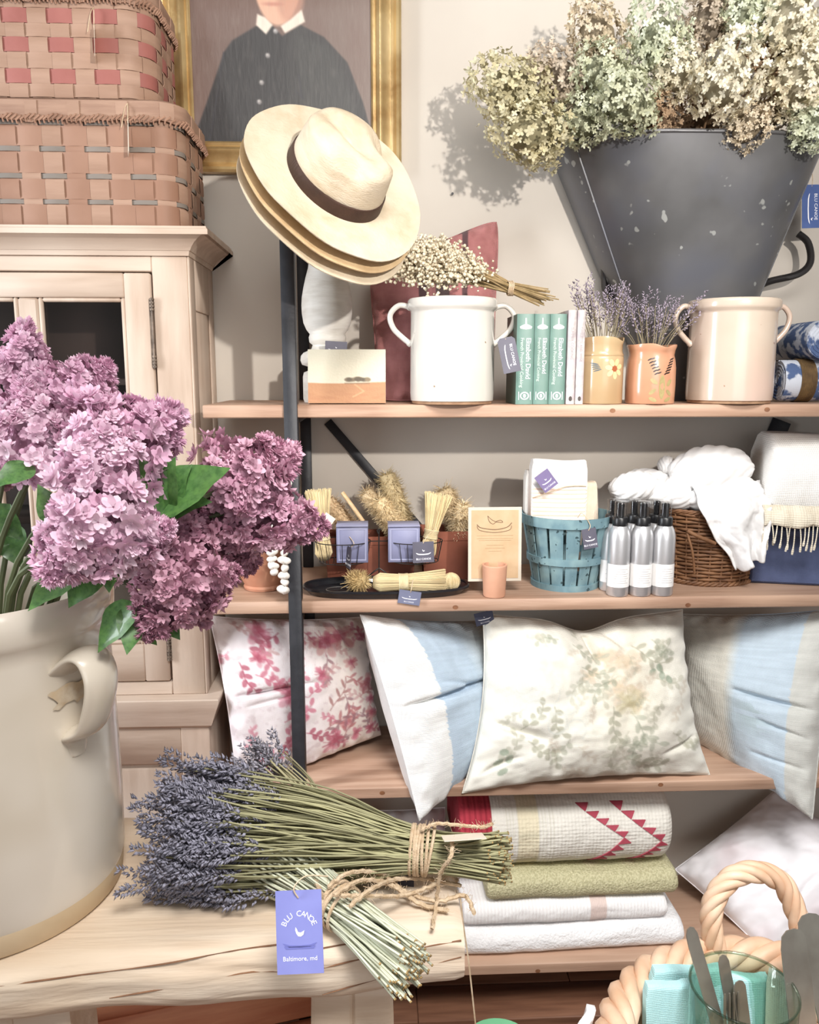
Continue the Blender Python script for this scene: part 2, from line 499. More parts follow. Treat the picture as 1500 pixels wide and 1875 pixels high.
for x in (xp, XR - (xp - XL)):
    post(x, YF - 0.006, ztop, 0.028, 0.010)
    mb = MB(); mb.box(SU(x - 0.0118, YF + 0.012, ztop / 2), (0.0044, 0.024, ztop), bev=0.0008)
    # the angle's second flange is notched where the boards pass
    for zt, zb in ((ztop, Z1 + 0.001), (Z1 - 0.028, Z2 + 0.001), (Z2 - 0.028, Z3 + 0.001), (Z3 - 0.028, Z4 + 0.001), (Z4 - 0.028, 0)):
        q = MB(); q.box(SU(x + 0.0118, YF + 0.012, (zt + zb) / 2), (0.0044, 0.025, zt - zb), bev=0.0008); q.build('post_flange', BLACK_IRON, su)
    for zt, zb in ((ztop, Z1 + 0.001), (Z1 - 0.028, Z2 + 0.001), (Z2 - 0.028, Z3 + 0.001), (Z3 - 0.028, Z4 + 0.001), (Z4 - 0.028, 0)):
        q = MB(); q.box(SU(x + 0.004, YW - 0.02, (zt + zb) / 2), (0.026, 0.012, zt - zb), bev=0.001); q.build('rear_post', BLACK_IRON, su)
    top = MB(); top.box(SU(x + 0.002, (YF + YW) / 2 - 0.012, ztop - 0.012), (0.012, YW - YF - 0.03, 0.022), bev=0.001); top.build('top_rail', BLACK_IRON, su)
    for z in (Z1, Z2, Z3, Z4):
        q = MB(); q.box(SU(x + 0.004, YF + 0.17, z - 0.0335), (0.02, 0.29, 0.011), bev=0.001); q.build('shelf_support', BLACK_IRON, su)
def brace(p0, p1, w=0.022):
    a = np.array(SU(*p0)); b = np.array(SU(*p1)); R = basis(b - a, (0, 1, 0))
    mb = MB(); mb.box((a + b) / 2, (0.005, w, np.linalg.norm(b - a)), rot=R, bev=0.0008); mb.build('brace', BLACK_IRON, su)
p = at(600, 772, YW - 0.008); q = at(845, 1055, YW - 0.008)
brace((p.x, p.y, p.z), (q.x, q.y, q.z))
p = at(1432, 770, YW - 0.008); q = at(1345, 975, YW - 0.008)
brace((p.x, p.y, p.z), (q.x, q.y, q.z), 0.05)

# ---------------------------------------------------------------- limed wood cabinet at the left
YC = 1.80
XC = at(347, 600, YC).x                     # right flank of the cabinet
XC0 = XC - 0.96
ZT = at(200, 470, YC).z                     # underside of the cornice
ZL0, ZL1 = at(300, 1330, YC).z, at(300, 1272, YC).z    # waist moulding
cb = thing('cabinet', 'limed wood cabinet with glazed door, iron hinges and moulded cornice holding the woven baskets', 'cabinet', (XC, YC, 0))
def CB(x, y, z): return (x - XC, y - YC, z)
def cpart(name, x0, x1, y0, y1, z0, z1, m_=PALE_WOOD, bev=0.002, parent=None):
    mb = MB(); mb.box(CB((x0 + x1) / 2, (y0 + y1) / 2, (z0 + z1) / 2), (x1 - x0, y1 - y0, z1 - z0), bev=bev)
    return mb.build(name, m_, parent or cb)
YB = YW - 0.004
def cx(px, py=700): return at(px, py, YC).x
def cz(py, px=250): return at(px, py, YC).z
ZC = ZT + 0.002
zdt, zdb = cz(500), cz(1247)                # door top and bottom
cpart('side_panel', XC - 0.02, XC, YC + 0.02, YB, ZL1, ZC)
cpart('side_panel', XC0, XC0 + 0.02, YC + 0.02, YB, ZL1, ZC)
cpart('side_stile', XC, XC + 0.005, YC + 0.001, YC + 0.05, ZL1, ZC)
cpart('side_stile', XC, XC + 0.005, YB - 0.05, YB, ZL1, ZC)
cpart('side_rail', XC, XC + 0.005, YC + 0.05, YB - 0.05, cz(565), ZC)
cpart('side_rail', XC, XC + 0.005, YC + 0.05, YB - 0.05, ZL1, cz(1150))
cpart('back_panel', XC0 + 0.02, XC - 0.02, YB - 0.012, YB, ZL1, ZC, DARK_INSIDE)
cpart('top_panel', XC0, XC, YC + 0.02, YB - 0.012, ZC - 0.02, ZC, PALE_WOOD_H)
cpart('bottom_panel', XC0 + 0.02, XC - 0.02, YC + 0.02, YB - 0.012, ZL1, ZL1 + 0.02, PALE_WOOD_H)
for z in (cz(700), cz(960)):
    cpart('inner_shelf', XC0 + 0.021, XC - 0.021, YC + 0.06, YB - 0.013, z - 0.008, z + 0.008, DARK_INSIDE)
cpart('stile', cx(288), XC, YC, YC + 0.022, ZL1, ZC)
cpart('stile', XC0, XC0 + (XC - cx(288)), YC, YC + 0.022, ZL1, ZC)
cpart('head_rail', XC0 + (XC - cx(288)), cx(288), YC, YC + 0.022, zdt + 0.003, ZC, PALE_WOOD_H)
cpart('foot_rail', XC0 + (XC - cx(288)), cx(288), YC, YC + 0.022, ZL1, zdb - 0.003, PALE_WOOD_H)
# doors
DX1 = cx(285); DXM = (XC0 + XC) / 2
IRON = mat('worn_iron_hinge', (136, 120, 106), (92, 80, 70), 60, rough=0.5, metal=0.4, bump=0.2, bscale=200)
def door(x0, x1, hinge_right):
    d = bpy.data.objects.new('door', None); COL.objects.link(d); d.parent = cb; d.empty_display_size = 0.02
    w = cx(285) - cx(237)                    # stile width
    yy0, yy1 = YC - 0.004, YC + 0.018
    ztp = cz(545); zbp = cz(1180)
    cpart('door_stile', x0, x0 + w, yy0, yy1, zdb, zdt, PALE_WOOD, 0.003, d)
    cpart('door_stile', x1 - w, x1, yy0, yy1, zdb, zdt, PALE_WOOD, 0.003, d)
    cpart('door_rail', x0 + w, x1 - w, yy0, yy1, ztp, zdt, PALE_WOOD_H, 0.003, d)
    cpart('door_rail', x0 + w, x1 - w, yy0, yy1, zdb, zbp, PALE_WOOD_H, 0.003, d)
    xm = (cx(43) + cx(80)) / 2 if hinge_right else (x0 + x1) / 2
    mw = cx(80) - cx(43)
    cpart('muntin', xm - mw / 2, xm + mw / 2, yy0 + 0.0026, yy1 - 0.0006, zbp, ztp, PALE_WOOD, 0.005, d)
    zs = [ztp, cz(790), zbp]
    cpart('muntin', x0 + w, x1 - w, yy0 + 0.002, yy1, zs[1] - mw / 2, zs[1] + mw / 2, PALE_WOOD_H, 0.005, d)
    for (a, b) in ((x0 + w, xm - mw / 2), (xm + mw / 2, x1 - w)):
        for (c, e) in ((zs[1] + mw / 2, ztp), (zbp, zs[1] - mw / 2)):
            mb = MB(); t = 0.009                     # beaded rebate round each pane
            for (p, q, r, s) in ((a, a + t, c, e), (b - t, b, c, e), (a + t, b - t, c, c + t), (a + t, b - t, e - t, e)):
                mb.box(CB((p + q) / 2, YC + 0.006, (r + s) / 2), (q - p, 0.012, s - r), bev=0.003)
            mb.build('bead', PALE_WOOD, d)
            mb = MB(); mb.box(CB((a + b) / 2, YC + 0.012, (c + e) / 2), (b - a - 0.002, 0.003, e - c - 0.002)); mb.build('pane', GLASS, d)
    xh = x1 + 0.002 if hinge_right else x0 - 0.002
    for (pa, pb) in ((545, 675), (1160, 1210)):
        mb = MB(); za, zb = cz(pb), cz(pa)
        mb.tube([CB(xh, YC - 0.006, za), CB(xh, YC - 0.006, zb)], 0.0028, 8)
        for k in range(4):
            for e in (za + 0.004 + k * 0.007, zb - 0.004 - k * 0.007):
                mb.tube([CB(xh, YC - 0.006, e - 0.002), CB(xh, YC - 0.006, e + 0.002)], 0.0052, 8)
        mb.box(CB(xh - 0.004 if hinge_right else xh + 0.004, YC - 0.0045, (za + zb) / 2), (0.005, 0.0015, (zb - za) * 0.96))
        mb.build('hinge', IRON, d)
    if hinge_right:
        mb = MB(); P = at(232, 1170, YC - 0.006)
        mb.box(CB(P.x, YC - 0.0055, P.z), (0.02, 0.003, 0.014), bev=0.001); mb.build('lock_plate', IRON, d)
door(DXM + 0.0015, DX1, True)
door(XC0 + (XC - cx(288)) + 0.003, DXM - 0.0015, False)
# mouldings swept along the front and the right flank
def sweep_mould(name, prof, z0, xr, yf, m_):
    mb = MB(); st = []
    for (o, z) in prof:
        st.append([CB(XC0 - o, YB, z0 + z), CB(XC0 - o, yf - o, z0 + z), CB(xr + o, yf - o, z0 + z), CB(xr + o, YB, z0 + z)])
    n = len(prof); v = [p for row in st for p in row]; f = []
    for i in range(n - 1):
        for k in range(3): f.append((i * 4 + k, i * 4 + k + 1, (i + 1) * 4 + k + 1, (i + 1) * 4 + k))
    f.append((0, 3, 2, 1)); f.append(tuple((n - 1) * 4 + k for k in range(4)))
    f.append(tuple(i * 4 for i in range(n))); f.append(tuple(i * 4 + 3 for i in range(n - 1, -1, -1)))
    mb.add(v, f); return mb.build(name, m_, cb, sharp=28)
hC = at(200, 417, YC - 0.05).z - ZC
sweep_mould('cornice', [(0.0, 0), (0.006, 0), (0.008, 0.010), (0.010, 0.010), (0.014, 0.017), (0.022, 0.026), (0.034, 0.034), (0.044, 0.038), (0.046, 0.045), (0.052, 0.052), (0.056, hC - 0.012), (0.056, hC - 0.002), (0.054, hC)], ZC, XC, YC, PALE_WOOD_H)
ZTOP = ZC + hC
hl = ZL1 - ZL0
sweep_mould('waist_moulding', [(0.0, -0.004), (0.004, 0), (0.012, 0.006), (0.026, hl - 0.03), (0.034, hl - 0.008), (0.034, hl - 0.002), (0.032, hl)], ZL0, XC + 0.002, YC - 0.002, PALE_WOOD_H)
cpart('base_body', XC0 + 0.001, XC + 0.004, YC + 0.01, YB, 0.002, ZL0 - 0.003, PALE_WOOD)
cpart('base_stile', cx(300), XC + 0.006, YC - 0.002, YC + 0.01, 0.002, ZL0 - 0.003, PALE_WOOD)
cpart('base_rail', XC0, cx(300), YC - 0.002, YC + 0.01, cz(1400), ZL0 - 0.003, PALE_WOOD_H)
cpart('base_rail', XC0, cx(300), YC - 0.002, YC + 0.01, 0.002, 0.12, PALE_WOOD_H)
cpart('base_door', cx(-150), cx(290), YC - 0.0, YC + 0.0095, 0.125, cz(1408), PALE_WOOD, 0.004)

# ---------------------------------------------------------------- woven splint baskets on the cabinet
def splint_basket(name, label, x0, x1, y0, y1, z0, z1, ns, rows, cols, tag_px, lid_h, rc=0.05, lid_over=0.011, lid_rise=0.0):
    cxm, cym = (x0 + x1) / 2, (y0 + y1) / 2
    t = thing(name, label, 'basket', (cxm, cym, z0), 0, 'woven splint baskets')
    hx, hy = (x1 - x0) / 2, (y1 - y0) / 2
    def outline(n, grow=0.0):
        segs = []; a, b = hx - rc, hy - rc; r = rc + grow
        L = [2 * a, math.pi / 2 * rc, 2 * b, math.pi / 2 * rc] * 2; tot = sum(L); out = []
        for i in range(n):
            s = (i / n) * tot; k = 0
            while s > L[k]: s -= L[k]; k += 1
            if k == 0: p = (-a + s, -b - r); nn = (0, -1)
            elif k == 1: q = -math.pi / 2 + s / rc; p = (a + r * math.cos(q), -b + r * math.sin(q)); nn = (math.cos(q), math.sin(q))
            elif k == 2: p = (a + r, -b + s); nn = (1, 0)
            elif k == 3: q = s / rc; p = (a + r * math.cos(q), b + r * math.sin(q)); nn = (math.cos(q), math.sin(q))
            elif k == 4: p = (a - s, b + r); nn = (0, 1)
            elif k == 5: q = math.pi / 2 + s / rc; p = (-a + r * math.cos(q), b + r * math.sin(q)); nn = (math.cos(q), math.sin(q))
            elif k == 6: p = (-a - r, b - s); nn = (-1, 0)
            else: q = math.pi + s / rc; p = (-a + r * math.cos(q), -b + r * math.sin(q)); nn = (math.cos(q), math.sin(q))
            out.append((p, nn))
        return out
    H = z1 - z0; A = 0.0022; per = 6
    O = outline(ns * per); zc = 0.002; bounds = []
    tot = sum(r[0] for r in rows)
    for k, (rh, ci) in enumerate(rows):
        h = rh / tot * (H - 0.004); bounds.append((zc, zc + h)); zc += h
    for k, (zb, zt) in enumerate(bounds):
        mb = MB(); v = []; n = len(O); w = 0.0005
        for (zz, off) in ((zb + w, 0.0007), (zt - w, 0.0007), (zt - w, -0.0007), (zb + w, -0.0007)):
            for i, (p, nn) in enumerate(O):
                o = A * math.cos(math.pi * i / per + math.pi * k) * 1.0 + off
                v.append((p[0] + nn[0] * o, p[1] + nn[1] * o, zz))
        f = []
        for r in range(4):
            for i in range(n):
                j = (i + 1) % n; r2 = (r + 1) % 4
                f.append((r * n + i, r * n + j, r2 * n + j, r2 * n + i))
        mb.add(v, f); mb.build('weaver', cols[rows[k][1]], t, sharp=60)
    zmid = [(a + b) / 2 for a, b in bounds]
    for s in range(ns):
        i0 = s * per
        mb = MB(); v = []; f = []
        zs = [0.001]
        for k in range(len(zmid)): zs += [bounds[k][0] + (bounds[k][1] - bounds[k][0]) * q for q in (0.15, 0.5, 0.85)]
        zs.append(H - 0.001); ww = 0.42
        for zi, zz in enumerate(zs):
            k = min(max((zi - 1) // 3, 0), len(zmid) - 1)
            o = -A * math.cos(math.pi * s + math.pi * k) * (1.0 if 0 < zi < len(zs) - 1 else 0.3)
            for (u, off) in ((-ww, 0.0006), (0, 0.0006), (ww, 0.0006), (ww, -0.0006), (-ww, -0.0006)):
                fi = (i0 + u * per) % len(O); i = int(fi); fr = fi - i
                (p, nn), (p2, nn2) = O[i], O[(i + 1) % len(O)]
                x = p[0] + (p2[0] - p[0]) * fr; y = p[1] + (p2[1] - p[1]) * fr
                oo = o + off
                v.append((x + nn[0] * oo, y + nn[1] * oo, zz))
        for zi in range(len(zs) - 1):
            for q in range(5):
                q2 = (q + 1) % 5
                f.append((zi * 5 + q, zi * 5 + q2, zi * 5 + 5 + q2, zi * 5 + 5 + q))
        mb.add(v, f); mb.build('stake', cols[0 if s % 3 else -1], t, sharp=60)
    mb = MB(); Ob = outline(96, -0.004)
    mb.add([(p[0], p[1], 0.0) for p, n in Ob] + [(p[0], p[1], 0.004) for p, n in Ob], [tuple(range(95, -1, -1)), tuple(range(96, 192))] + [(i, (i + 1) % 96, 96 + (i + 1) % 96, 96 + i) for i in range(96)])
    mb.build('base', cols[0], t)
    # lid: overhanging woven rim with lashed edge and a flat woven top
    lid = MB(); n = 128; Oa = outline(n, lid_over); Ob = outline(n, lid_over - 0.003); Oc = outline(n, -0.006)
    zl = H - lid_h
    wob = [0.0025 * math.sin(i * 0.7) + 0.002 * math.sin(i * 1.9) for i in range(n)]
    v = [(p[0], p[1], zl + wob[i]) for i, (p, q) in enumerate(Oa)] + [(p[0] * 0.995, p[1] * 0.995, H - 0.004) for p, q in Oa] + [(p[0], p[1], H + 0.003) for p, q in Oc] + [(p[0], p[1], H - 0.002) for p, q in Oc] + [(p[0], p[1], H - 0.006) for p, q in Ob] + [(p[0], p[1], zl + wob[i]) for i, (p, q) in enumerate(Ob)]
    f = []
    for r in range(6):
        r2 = (r + 1) % 6
        if r == 2: continue
        for i in range(n):
            j = (i + 1) % n
            f.append((r * n + i, r * n + j, r2 * n + j, r2 * n + i))
    f.append(tuple(2 * n + i for i in range(n))); f.append(tuple(3 * n + i for i in range(n - 1, -1, -1)))
    lid.add(v, f); lo = lid.build('lid', cols[-2], t, sharp=50)
    for k in range(ns):                       # splints of the lid's side
        i0 = int(k / ns * n)
        if k % 2: continue
        mb = MB(); v = []
        for zz in (zl + 0.006, H - 0.006):
            for d in (0, 1, 2):
                p, q = Oa[(i0 + d) % n]
                v.append((p[0] + q[0] * 0.0012, p[1] + q[1] * 0.0012, zz))
        for zz in (zl + 0.006, H - 0.006):
            for d in (0, 1, 2):
                p, q = Oa[(i0 + d) % n]
                v.append((p[0] - q[0] * 0.0005, p[1] - q[1] * 0.0005, zz))
        mb.add(v, [(0, 1, 4, 3), (1, 2, 5, 4), (6, 9, 10, 7), (7, 10, 11, 8), (0, 3, 9, 6), (2, 8, 11, 5), (3, 4, 10, 9), (4, 5, 11, 10), (0, 6, 7, 1), (1, 7, 8, 2)])
        mb.build('lid_splint', cols[0], lo)
    lash = MB(); nn_ = 170; Ol = outline(nn_, lid_over + 0.0005)
    for i in range(nn_):
        (p, q), (p2, q2) = Ol[i], Ol[(i + 1) % nn_]
        w = 0.002 * math.sin(i * 1.3)
        lash.tube([(p[0] - q[0] * 0.002, p[1] - q[1] * 0.002, zl - 0.004 + w), (p[0] + q[0] * 0.003, p[1] + q[1] * 0.003, zl + 0.001 + w), (p2[0] + q2[0] * 0.002, p2[1] + q2[1] * 0.002, zl + 0.009 + w), (p2[0] - q2[0] * 0.003, p2[1] - q2[1] * 0.003, zl + 0.011 + w)], 0.0021, 5)
    lash.build('lashing', SPL_EDGE, lo, kind='stuff')
    # hanging card tag, seen nearly edge on
    (a, b, c) = tag_px
    P = at(a, b, y0 - lid_over - 0.004) - Vector((cxm, cym, z0)); hgt = c
    make_tag(t, P - Vector((0, 0.0, 0.035)), (0.30, -0.95, 0.05), (0.03, 0.02, 1), 0.042, hgt, CARD_CREAM, string=[P + Vector((0, 0.004, 0.002)), P + Vector((0.002, -0.002, -0.012)), P - Vector((0, 0, 0.036))], canoe=False)
    s = MB(); s.tube(spline([P + Vector((0, 0.004, 0.002)), P + Vector((-0.004, -0.004, -0.012)), P + Vector((-0.012, -0.003, -0.045))], 6), 0.0008, 5)
    s.build('string', TWINE_FINE, t)
    return t
SPL_TAN = mat('splint_tan', (170, 138, 118), (154, 122, 102), 5, rough=0.65, stretch=(1, 1, 6), bump=0.15, bscale=60)
SPL_PINK = mat('splint_pink', (160, 100, 92), (148, 88, 80), 12, rough=0.65, bump=0.15, bscale=60)
SPL_BROWN = mat('splint_brown', (158, 122, 102), (144, 108, 88), 6, rough=0.65, bump=0.15, bscale=60)
SPL_GREY = mat('splint_grey', (132, 122, 114), (118, 110, 102), 12, rough=0.65)
SPL_LID = mat('splint_lid', (164, 132, 112), (144, 112, 94), 9, rough=0.7, stretch=(1, 1, 8), bump=0.2, bscale=60)
SPL_EDGE = mat('splint_lashing', (176, 138, 116), (150, 114, 94), 30, rough=0.7)
CARD_CREAM = mat('cream_card', (232, 222, 206), (224, 212, 194), 20, rough=0.6)
y0b = YC - 0.035
b1 = at(342, 350, y0b + 0.06)
zb1 = at(150, 182, y0b).z
rows1 = [(46, 1), (10, 2), (42, 1), (11, 2), (44, 1), (11, 2), (42, 1), (10, 2), (40, 1)]
splint_basket('woven_basket', 'large lidded splint basket, tan and brown with thin grey strips, standing on the cabinet', b1.x - 0.52, b1.x, y0b, YW - 0.02, ZTOP + 0.002, zb1, 34, rows1, [SPL_TAN, SPL_BROWN, SPL_GREY, SPL_LID, SPL_BROWN], (232, 190, 0.060), at(150, 178, y0b).z - at(150, 216, y0b).z + 0.004)
b2 = at(288, 100, y0b + 0.07)
zb2 = at(150, -40, y0b + 0.01).z
rows2 = [(20, 0), (42, 2), (40, 0), (36, 2), (40, 0), (40, 2), (36, 0), (40, 2), (36, 0)]
splint_basket('woven_basket', 'smaller lidded splint basket with red checks, stacked on the larger basket', b2.x - 0.45, b2.x, y0b + 0.01, YW - 0.03, zb1 + 0.004, zb2, 30, [(20, 0), (22, 1), (24, 0), (22, 1), (20, 0), (22, 1), (22, 0), (20, 0)], [SPL_TAN, SPL_PINK, SPL_PINK, SPL_LID, SPL_TAN], (170, 14, 0.062), at(150, -30, y0b).z - at(150, 14, y0b).z, rc=0.06, lid_over=0.008)
# ---------------------------------------------------------------- painted surfaces: a small raster canvas sampled into vertex colours
class Canvas:
    def __init__(self, w, h, base):
        self.w, self.h = w, h
        self.a = np.tile(np.array(base, float), (h, w, 1))
        self.Y, self.X = np.mgrid[0:h, 0:w].astype(float)
    def blend(self, mask, col):
        mask = np.clip(mask, 0, 1)[..., None]
        self.a = self.a * (1 - mask) + np.array(col, float) * mask
    def ellipse(self, cx, cy, rx, ry, rot, col, al=1.0, soft=1.0):
        c, s = math.cos(rot), math.sin(rot)
        u = ((self.X - cx) * c + (self.Y - cy) * s) / rx; v = (-(self.X - cx) * s + (self.Y - cy) * c) / ry
        d = (1 - np.sqrt(u * u + v * v)) * min(rx, ry) / soft
        self.blend(np.clip(d + 0.5, 0, 1) * al, col)
    def line(self, pts, w, col, al=1.0):
        best = np.full((self.h, self.w), 1e9)
        for (x0, y0), (x1, y1) in zip(pts[:-1], pts[1:]):
            dx, dy = x1 - x0, y1 - y0; L = dx * dx + dy * dy + 1e-9
            t = np.clip(((self.X - x0) * dx + (self.Y - y0) * dy) / L, 0, 1)
            best = np.minimum(best, np.hypot(self.X - x0 - t * dx, self.Y - y0 - t * dy))
        self.blend(np.clip(w / 2 - best + 0.5, 0, 1) * al, col)
    def poly(self, pts, col, al=1.0, soft=1.0):
        inside = np.zeros((self.h, self.w), bool); dist = np.full((self.h, self.w), 1e9)
        n = len(pts)
        for i in range(n):
            (x0, y0), (x1, y1) = pts[i], pts[(i + 1) % n]
            if y0 != y1:
                c = ((y0 > self.Y) != (y1 > self.Y)) & (self.X < (x1 - x0) * (self.Y - y0) / (y1 - y0) + x0)
                inside ^= c
            dx, dy = x1 - x0, y1 - y0; L = dx * dx + dy * dy + 1e-9
            t = np.clip(((self.X - x0) * dx + (self.Y - y0) * dy) / L, 0, 1)
            dist = np.minimum(dist, np.hypot(self.X - x0 - t * dx, self.Y - y0 - t * dy))
        sd = np.where(inside, dist, -dist)
        self.blend(np.clip(sd / soft + 0.5, 0, 1) * al, col)
    def leaf(self, x, y, L, W, rot, col, al=1.0):
        self.ellipse(x + math.cos(rot) * L / 2, y + math.sin(rot) * L / 2, L / 2, W / 2, rot, col, al)
    def at(self, u, v):          # u right, v down, 0..1, returns linear colour
        x = min(max(u, 0), 1) * (self.w - 1); y = min(max(v, 0), 1) * (self.h - 1)
        i, j = int(x), int(y); fx, fy = x - i, y - j; i2, j2 = min(i + 1, self.w - 1), min(j + 1, self.h - 1)
        c = (self.a[j, i] * (1 - fx) + self.a[j, i2] * fx) * (1 - fy) + (self.a[j2, i] * (1 - fx) + self.a[j2, i2] * fx) * fy
        return lin(c)

# ---------------------------------------------------------------- portrait in a gilt frame
YP = YW - 0.022
GILT = mat('gilt_frame', (212, 184, 132), (172, 138, 90), 14, rough=0.34, metal=0.6, bump=0.12, bscale=90, c3=(226, 200, 150), s3=9)
pxl, pxr = at(296, 150, YP).x + 0.0, at(735, 150, YP).x
pzb = at(600, 318, YP).z
iw = at(735, 150, YP).x - at(681, 150, YP).x
pzt = pzb + 0.78
pr = thing('portrait_painting', 'old oil portrait of a figure in a dark buttoned coat, in a gilt frame', 'painting', ((pxl + pxr) / 2, YP, pzb))
hw = (pxr - pxl) / 2; hh = pzt - pzb
prof = [(0, 0.018), (0.0, -0.004), (0.006, -0.008), (0.012, -0.006), (0.016, 0.0), (0.024, 0.004), (0.034, 0.001), (0.042, -0.007), (0.050, -0.009), (0.056, -0.004), (0.060, 0.002), (0.066, 0.0), (0.070, 0.004), (iw, 0.008), (iw, 0.018)]
def frame_side(ax):
    mb = MB(); v = []; n = len(prof)
    for (o, d) in prof:
        if ax == 0: a, b = (-hw + o, d, o), (hw - o, d, o)
        elif ax == 1: a, b = (hw - o, d, o), (hw - o, d, hh - o)
        elif ax == 2: a, b = (hw - o, d, hh - o), (-hw + o, d, hh - o)
        else: a, b = (-hw + o, d, hh - o), (-hw + o, d, o)
        v += [a, b]
    f = [(2 * i, 2 * i + 1, 2 * i + 3, 2 * i + 2) for i in range(n - 1)] + [(2 * n - 2, 2 * n - 1, 1, 0), tuple(2 * i for i in range(n - 1, -1, -1)), tuple(2 * i + 1 for i in range(n))]
    mb.add(v, f); mb.build('frame_side', GILT, pr, sharp=35)
for a in range(4): frame_side(a)
# the canvas: 190 x 340 samples, painted in the picture's own space (x right, y down from the sight edge)
cw = 2 * hw - 2 * iw; chh = hh - 2 * iw
sp = (at(681, 150, YP).x - at(315, 150, YP).x) / 366.0      # metres per photo pixel on the canvas
W_, H_ = 200, int(200 * chh / cw)
k_ = W_ / cw                                                # samples per metre
def cp(px, py): return ((at(px, py, YP).x - (pxl + iw)) * k_, (pzt - iw - at(px, py, YP).z) * k_)
cv = Canvas(W_, H_, (112, 90, 82))
x0_, _ = cp(315, 0); x1_, y1_ = cp(681, 250)
cv.blend(np.clip((cv.X / W_ - 0.45) * 1.6, 0, 1) * 0.75, (128, 114, 106))
cv.blend(np.clip((fbm(cv.X * 0.05, cv.Y * 0.02) - 0.42) * 2.5, 0, 1) * 0.35, (110, 84, 76))
coat = [cp(*p) for p in ((372, 252), (352, 258), (383, 170), (410, 90), (425, 68), (468, 42), (492, 36), (515, 60), (548, 40), (590, 62), (632, 108), (660, 180), (680, 252))]
cv.poly(coat, (42, 39, 40), 1.0, 2.0)
cv.blend(((cv.X > cp(520, 0)[0]) * 0.35) * (np.linalg.norm(cv.a - np.array([42, 39, 40]), axis=2) < 25), (66, 64, 62))
cv.poly([cp(*p) for p in ((540, 60), (600, 80), (640, 170), (655, 250), (560, 250), (548, 150))], (66, 66, 64), 0.5, 6)
for (a, b) in (((410, 90), (385, 250)), ((545, 130), (550, 170)), ((540, 160), (552, 172))): cv.line([cp(*a), cp(*b)], 2, (48, 46, 52), 0.7)
face = cp(505, -60)
cv.ellipse(face[0], face[1], 44 * sp * k_, 92 * sp * k_, 0, (214, 170, 146), 1, 2)
cv.ellipse(cp(530, -10)[0], cp(530, -10)[1], 24 * sp * k_, 42 * sp * k_, 0.1, (188, 138, 118), 0.7, 5)
cv.ellipse(cp(497, 2)[0], cp(497, 2)[1], 16 * sp * k_, 3 * sp * k_, 0, (176, 112, 100), 0.6, 2)
cv.ellipse(cp(505, -140)[0], cp(505, -140)[1], 52 * sp * k_, 50 * sp * k_, 0, (84, 62, 50), 1, 3)
cv.poly([cp(*p) for p in ((470, 20), (468, 40), (486, 57), (498, 40), (484, 26))], (226, 214, 200), 1, 1.5)
cv.poly([cp(*p) for p in ((512, 42), (520, 55), (556, 34), (550, 12), (530, 30))], (226, 214, 200), 1, 1.5)
for (a, b) in ((503, 51), (489, 95), (478, 144), (474, 179), (470, 211)):
    c = cp(a, b); cv.ellipse(c[0], c[1], 2.6, 2.6, 0, (150, 146, 146), 0.95, 1); cv.ellipse(c[0] - 0.6, c[1] - 0.8, 1.0, 1.0, 0, (214, 210, 208), 0.9, 1)
cv.blend(np.clip((fbm(cv.X * 0.3, cv.Y * 0.06) - 0.5) * 3, 0, 1) * 0.18, (150, 142, 134))
mb = MB()
mb.grid(lambda u, v: (-hw + iw - 0.004 + u * (cw + 0.008), 0.010, hh - iw + 0.004 - v * (chh + 0.008)), W_, H_, col=lambda u, v: cv.at(u, v))
mb.box((0, 0.0155, hh / 2), (cw + 0.008, 0.009, chh + 0.008), col=lin((120, 96, 80)))
OIL = mat('varnished_oil_paint', (255, 255, 255), rough=0.42, attr=True, coat=0.12, bump=0.12, bscale=50, bstretch=(3, 1, 0.6))
mb.build('canvas', OIL, pr)

# ---------------------------------------------------------------- straw hats stacked on the corner of the shelving
STRAW = mat('palm_straw', (214, 199, 176), (198, 180, 152), 26, rough=0.7, stretch=(1, 1, 3), bump=0.35, bscale=160, c3=(220, 207, 186), s3=6)
STRAW_UNDER = mat('palm_straw_tan', (214, 186, 146), (196, 166, 126), 26, rough=0.75, stretch=(1, 1, 3), bump=0.3, bscale=160)
HAT_BAND = mat('chocolate_hatband', (70, 46, 36), (58, 36, 28), 30, rough=0.55, weave=0.3, weave_scale=2500)
def hat_shape(x, y, H):
    """height of the pinched crown over its oval (x across, y front to back, both -1..1)"""
    r = math.hypot(x, y)
    z = H * (1 - 0.16 * r ** 3)
    z -= 0.024 * math.exp(-(x / 0.26) ** 2) * math.exp(-((y + 0.05) / 0.75) ** 2)
    for s in (-1, 1):
        z -= 0.026 * math.exp(-((x - s * 0.72) / 0.34) ** 2 - ((y - 0.5) / 0.42) ** 2)
    z += 0.006 * math.exp(-(x / 0.4) ** 2 - ((y - 0.75) / 0.25) ** 2)
    return z
